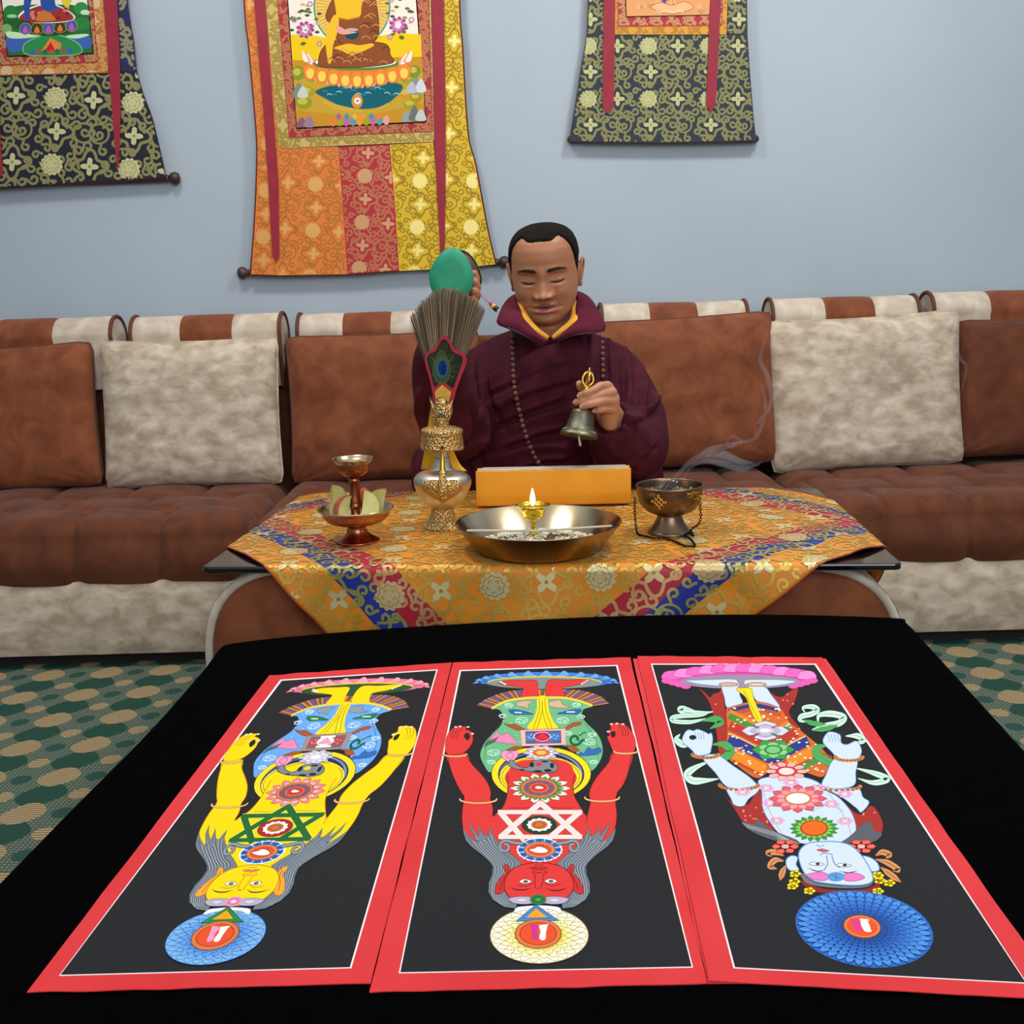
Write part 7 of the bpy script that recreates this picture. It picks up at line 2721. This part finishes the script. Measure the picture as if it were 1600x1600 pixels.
# ------------------------------------------------------------------ bell
b0, b1 = hp3(392, 1085, 2.060), hp3(545, 150, 2.092)
axis = (b1 - b0).normalized()
bl_ = (b1 - b0).length
xq = axis.cross(Vector((0, 1, 0))).normalized()
BM = Matrix((xq, axis.cross(xq), axis)).transposed()
k_ = bl_ / 0.138
r = root('hand_bell', b0, 'dark bronze hand bell with golden openwork handle held in the raised hand', 'bell')
mb = MB()
mb.lathe(b0, [(q * k_, z * k_) for q, z in smoothprof([(0.0345, 0.001), (0.0385, 0.0), (0.0390, 0.003), (0.0360, 0.008), (0.0315, 0.0125), (0.0290, 0.019), (0.0262, 0.030), (0.0240, 0.041), (0.0225, 0.049), (0.0205, 0.053), (0.0150, 0.0545), (0.0008, 0.0555)], 4)], 56, BM)
mb.lathe(b0, [(q * k_, z * k_) for q, z in [(0.0345, 0.001), (0.030, 0.011), (0.025, 0.03), (0.018, 0.047), (0.001, 0.05)]], 48, BM, cap=False)
mb.build('bell_body', m_bell, r)
mb = MB()
for z, rd in ((0.0085, .0358), (0.0135, .0309), (0.046, .0232)):
    mb.tube([b0 + BM @ Vector((rd * k_ * math.cos(t), rd * k_ * math.sin(t), z * k_)) for t in [2 * math.pi * i / 48 for i in range(48)]], 0.0009, 6, closed=True)
for i in range(44):
    t = 2 * math.pi * i / 44
    mb.tube([b0 + BM @ Vector(((q + .0004) * k_ * math.cos(t), (q + .0004) * k_ * math.sin(t), z * k_)) for q, z in ((.0350, .0093), (.0318, .0125))], 0.0009, 4)
mb.build('raised_bands', m_bell, r)
mb = MB()
mb.lathe(b0, [(q * k_, z * k_) for q, z in [(0.0060, 0.054), (0.0085, 0.057), (0.0065, 0.061), (0.0085, 0.066), (0.0085, 0.084), (0.0065, 0.089), (0.0090, 0.094), (0.0070, 0.098), (0.0095, 0.102), (0.0050, 0.105), (0.003, 0.106)]], 24, BM)
mb.build('handle', m_gold, r)
mb = MB()
for i in range(4):
    t = math.pi / 2 * i + 0.1
    mb.tube([b0 + BM @ Vector((q * k_ * math.cos(t), q * k_ * math.sin(t), z * k_)) for q, z in cr([(0.004, 0.104), (0.0098, 0.110), (0.0108, 0.119), (0.0070, 0.128), (0.0018, 0.132)], 5)], 0.0028, 8)
mb.tube([b0 + axis * 0.104 * k_, b0 + axis * 0.133 * k_, b0 + axis * 0.139 * k_], [0.0026, 0.0022, 0.0022], 8)
mb.build('vajra_prongs', m_gold, r)
mb = MB()
mb.tube([b0 + axis * 0.045, b0 + axis * 0.002 + Vector((0, 0, -.001)), Vector((b0.x + .003, b0.y, b0.z - 0.017))], [0.0016, 0.0022, 0.0034], 10)
mb.build('clapper', m_silver, r)

# ------------------------------------------------------------------ hand drum
dc = PY(705, 432, 2.055)
view = (Vector((0, 0, H)) - dc).normalized()
dax = (view + Vector((-0.10, 0, 0.05))).normalized()        # the face looks at the room's front
up = (Vector((0.10, 0, 1)) - dax * dax.dot(Vector((0.10, 0, 1)))).normalized()
rt = up.cross(dax).normalized()
r = root('hand_drum', dc, 'small two-faced hand drum with bright green skin, raised above the straw whisk', 'drum')
m_green = mat('green_drumskin', '#0f8a64', 0.55, col2='#18976f', scale=25, bump=0.1, bscale=300)


def dface(k=1.0):
    out = []
    for i in range(40):
        t = 2 * math.pi * i / 40
        x, y = math.cos(t), math.sin(t)
        rx = 0.0445
        ry = 0.056 if y > 0 else 0.054
        q = 1 - 0.05 * abs(math.sin(2 * t)) * (1 if y > 0 else .2)
        out.append((rx * x * q * k * (1.0 if y < 0 else 1 - .10 * y), ry * y * q * k))
    return out


for s_, nm in ((1, 'drum_face'), (-1, 'drum_face')):
    mb = MB()
    off = 0.0 if s_ > 0 else -0.062
    rows = []
    for k, z in ((0.985, -0.006), (1.0, -0.003), (0.985, 0.0), (0.6, 0.0008), (0.05, 0.001)):
        rows.append([dc + rt * x + up * y + dax * (off + s_ * z) + (rt * 0.012 if s_ < 0 else rt * 0) for x, y in dface(k)])
    mb.grid(rows, closed_u=True)
    mb.add(rows[-1], [tuple(range(40))])
    mb.build(nm, m_green, r)
mb = MB()
rows = []
for t in np.linspace(0, 1, 13):
    k = 0.42 + 0.54 * abs(2 * t - 1) ** 1.6
    rows.append([dc + rt * (x + 0.012 * t) + up * y + dax * (-0.004 - 0.054 * t) for x, y in dface(k)])
mb.grid(rows, closed_u=True)
mb.build('wooden_shell', mat('drum_wood', '#4a261c', 0.35, col2='#5c3426', scale=30), r)
mb = MB()
s0, s1 = PY(748, 458, 2.05), PY(768, 476, 2.04)
mb.tube([s0 + Vector((-.02, .02, 0)), s0, s0.lerp(s1, .5) + Vector((0, 0, -.001)), s1], 0.0008, 5)
st = mb.build('cord', m_redtrim, r)
bdir = (s1 - s0).normalized()
for c_, a, b, rr_ in (('#b3203a', -0.004, 0.006, .0048), ('#d9a83a', 0.005, 0.009, .0056), ('#15120f', 0.009, 0.013, .0058), ('#d9d4c8', 0.013, 0.016, .0050)):
    mb = MB()
    mb.tube([s1 + bdir * a, s1 + bdir * (a + b) / 2, s1 + bdir * b], [rr_ * .6 if c_ == '#b3203a' else rr_, rr_, rr_ * (.8 if c_ == '#d9d4c8' else 1)], 12)
    mb.build('striker', mat('striker_' + c_[1:], c_, 0.5), st)

# ------------------------------------------------------------------ incense smoke
def smoke_mat():
    m, nt, b_ = newmat('smoke')
    nt.nodes.remove(b_)
    out = nt.nodes['Material Output']
    v_ = nt.nodes.new('ShaderNodeVolumePrincipled')
    v_.inputs['Color'].default_value = (0.92, 0.92, 1.0, 1)
    v_.inputs['Density'].default_value = 16.0
    v_.inputs['Anisotropy'].default_value = 0.1
    nt.links.new(v_.outputs[0], out.inputs['Volume'])
    return m


m_smoke = smoke_mat()


def wisp(pts, wds, dens=None):
    """flattened soft tube along (px, py, y)"""
    P_ = [Vector(p) for p in cr([PY(*p) for p in pts], 6)]
    mb_ = MB()
    mb_.tube(P_, list(np.interp(np.linspace(0, len(wds) - 1, len(P_)), range(len(wds)), wds)), 10, flat=1.0)
    return mb_


sm_all = MB()
for pts, wds in (
    ([(1046, 752, 1.755), (1062, 738, 1.77), (1090, 716, 1.79), (1110, 702, 1.82), (1140, 696, 1.85), (1165, 690, 1.88)], [.0022, .003, .005, .006, .005, .002]),
    ([(1066, 752, 1.765), (1078, 732, 1.78), (1100, 720, 1.80), (1130, 724, 1.84), (1160, 732, 1.87), (1190, 722, 1.90)], [.002, .003, .005, .008, .007, .002]),
    ([(1050, 750, 1.755), (1085, 718, 1.79), (1120, 708, 1.83), (1155, 722, 1.87), (1185, 726, 1.90)], [.003, .006, .010, .009, .003]),
    ([(1112, 710, 1.82), (1140, 696, 1.84), (1160, 690, 1.86), (1142, 700, 1.86), (1136, 690, 1.86), (1146, 682, 1.86), (1162, 690, 1.87), (1180, 684, 1.88), (1192, 660, 1.90), (1196, 630, 1.92), (1190, 600, 1.94)], [.004, .004, .003, .003, .003, .003, .003, .004, .004, .004, .002]),
    ([(1185, 660, 1.90), (1205, 630, 1.92), (1200, 590, 1.95), (1188, 560, 1.98), (1200, 520, 2.0)], [.003, .005, .006, .004, .002]),
    ([(1486, 580, 2.3), (1484, 560, 2.3), (1496, 545, 2.3), (1490, 530, 2.32), (1500, 560, 2.32), (1510, 575, 2.32), (1500, 620, 2.3)], [.003, .004, .004, .003, .005, .004, .002]),
):
    w_ = wisp(pts, wds)
    k = len(sm_all.v)
    sm_all.v += w_.v
    sm_all.f += [[i + k for i in f] for f in w_.f]
    sm_all.c += w_.c
    sm_all.m += w_.m
o = sm_all.build('smoke', m_smoke, None, origin=PY(1046, 752, 1.755))
tag(o, 'thin grey smoke curling up to the right from the incense bowl', 'smoke', None, 'stuff')
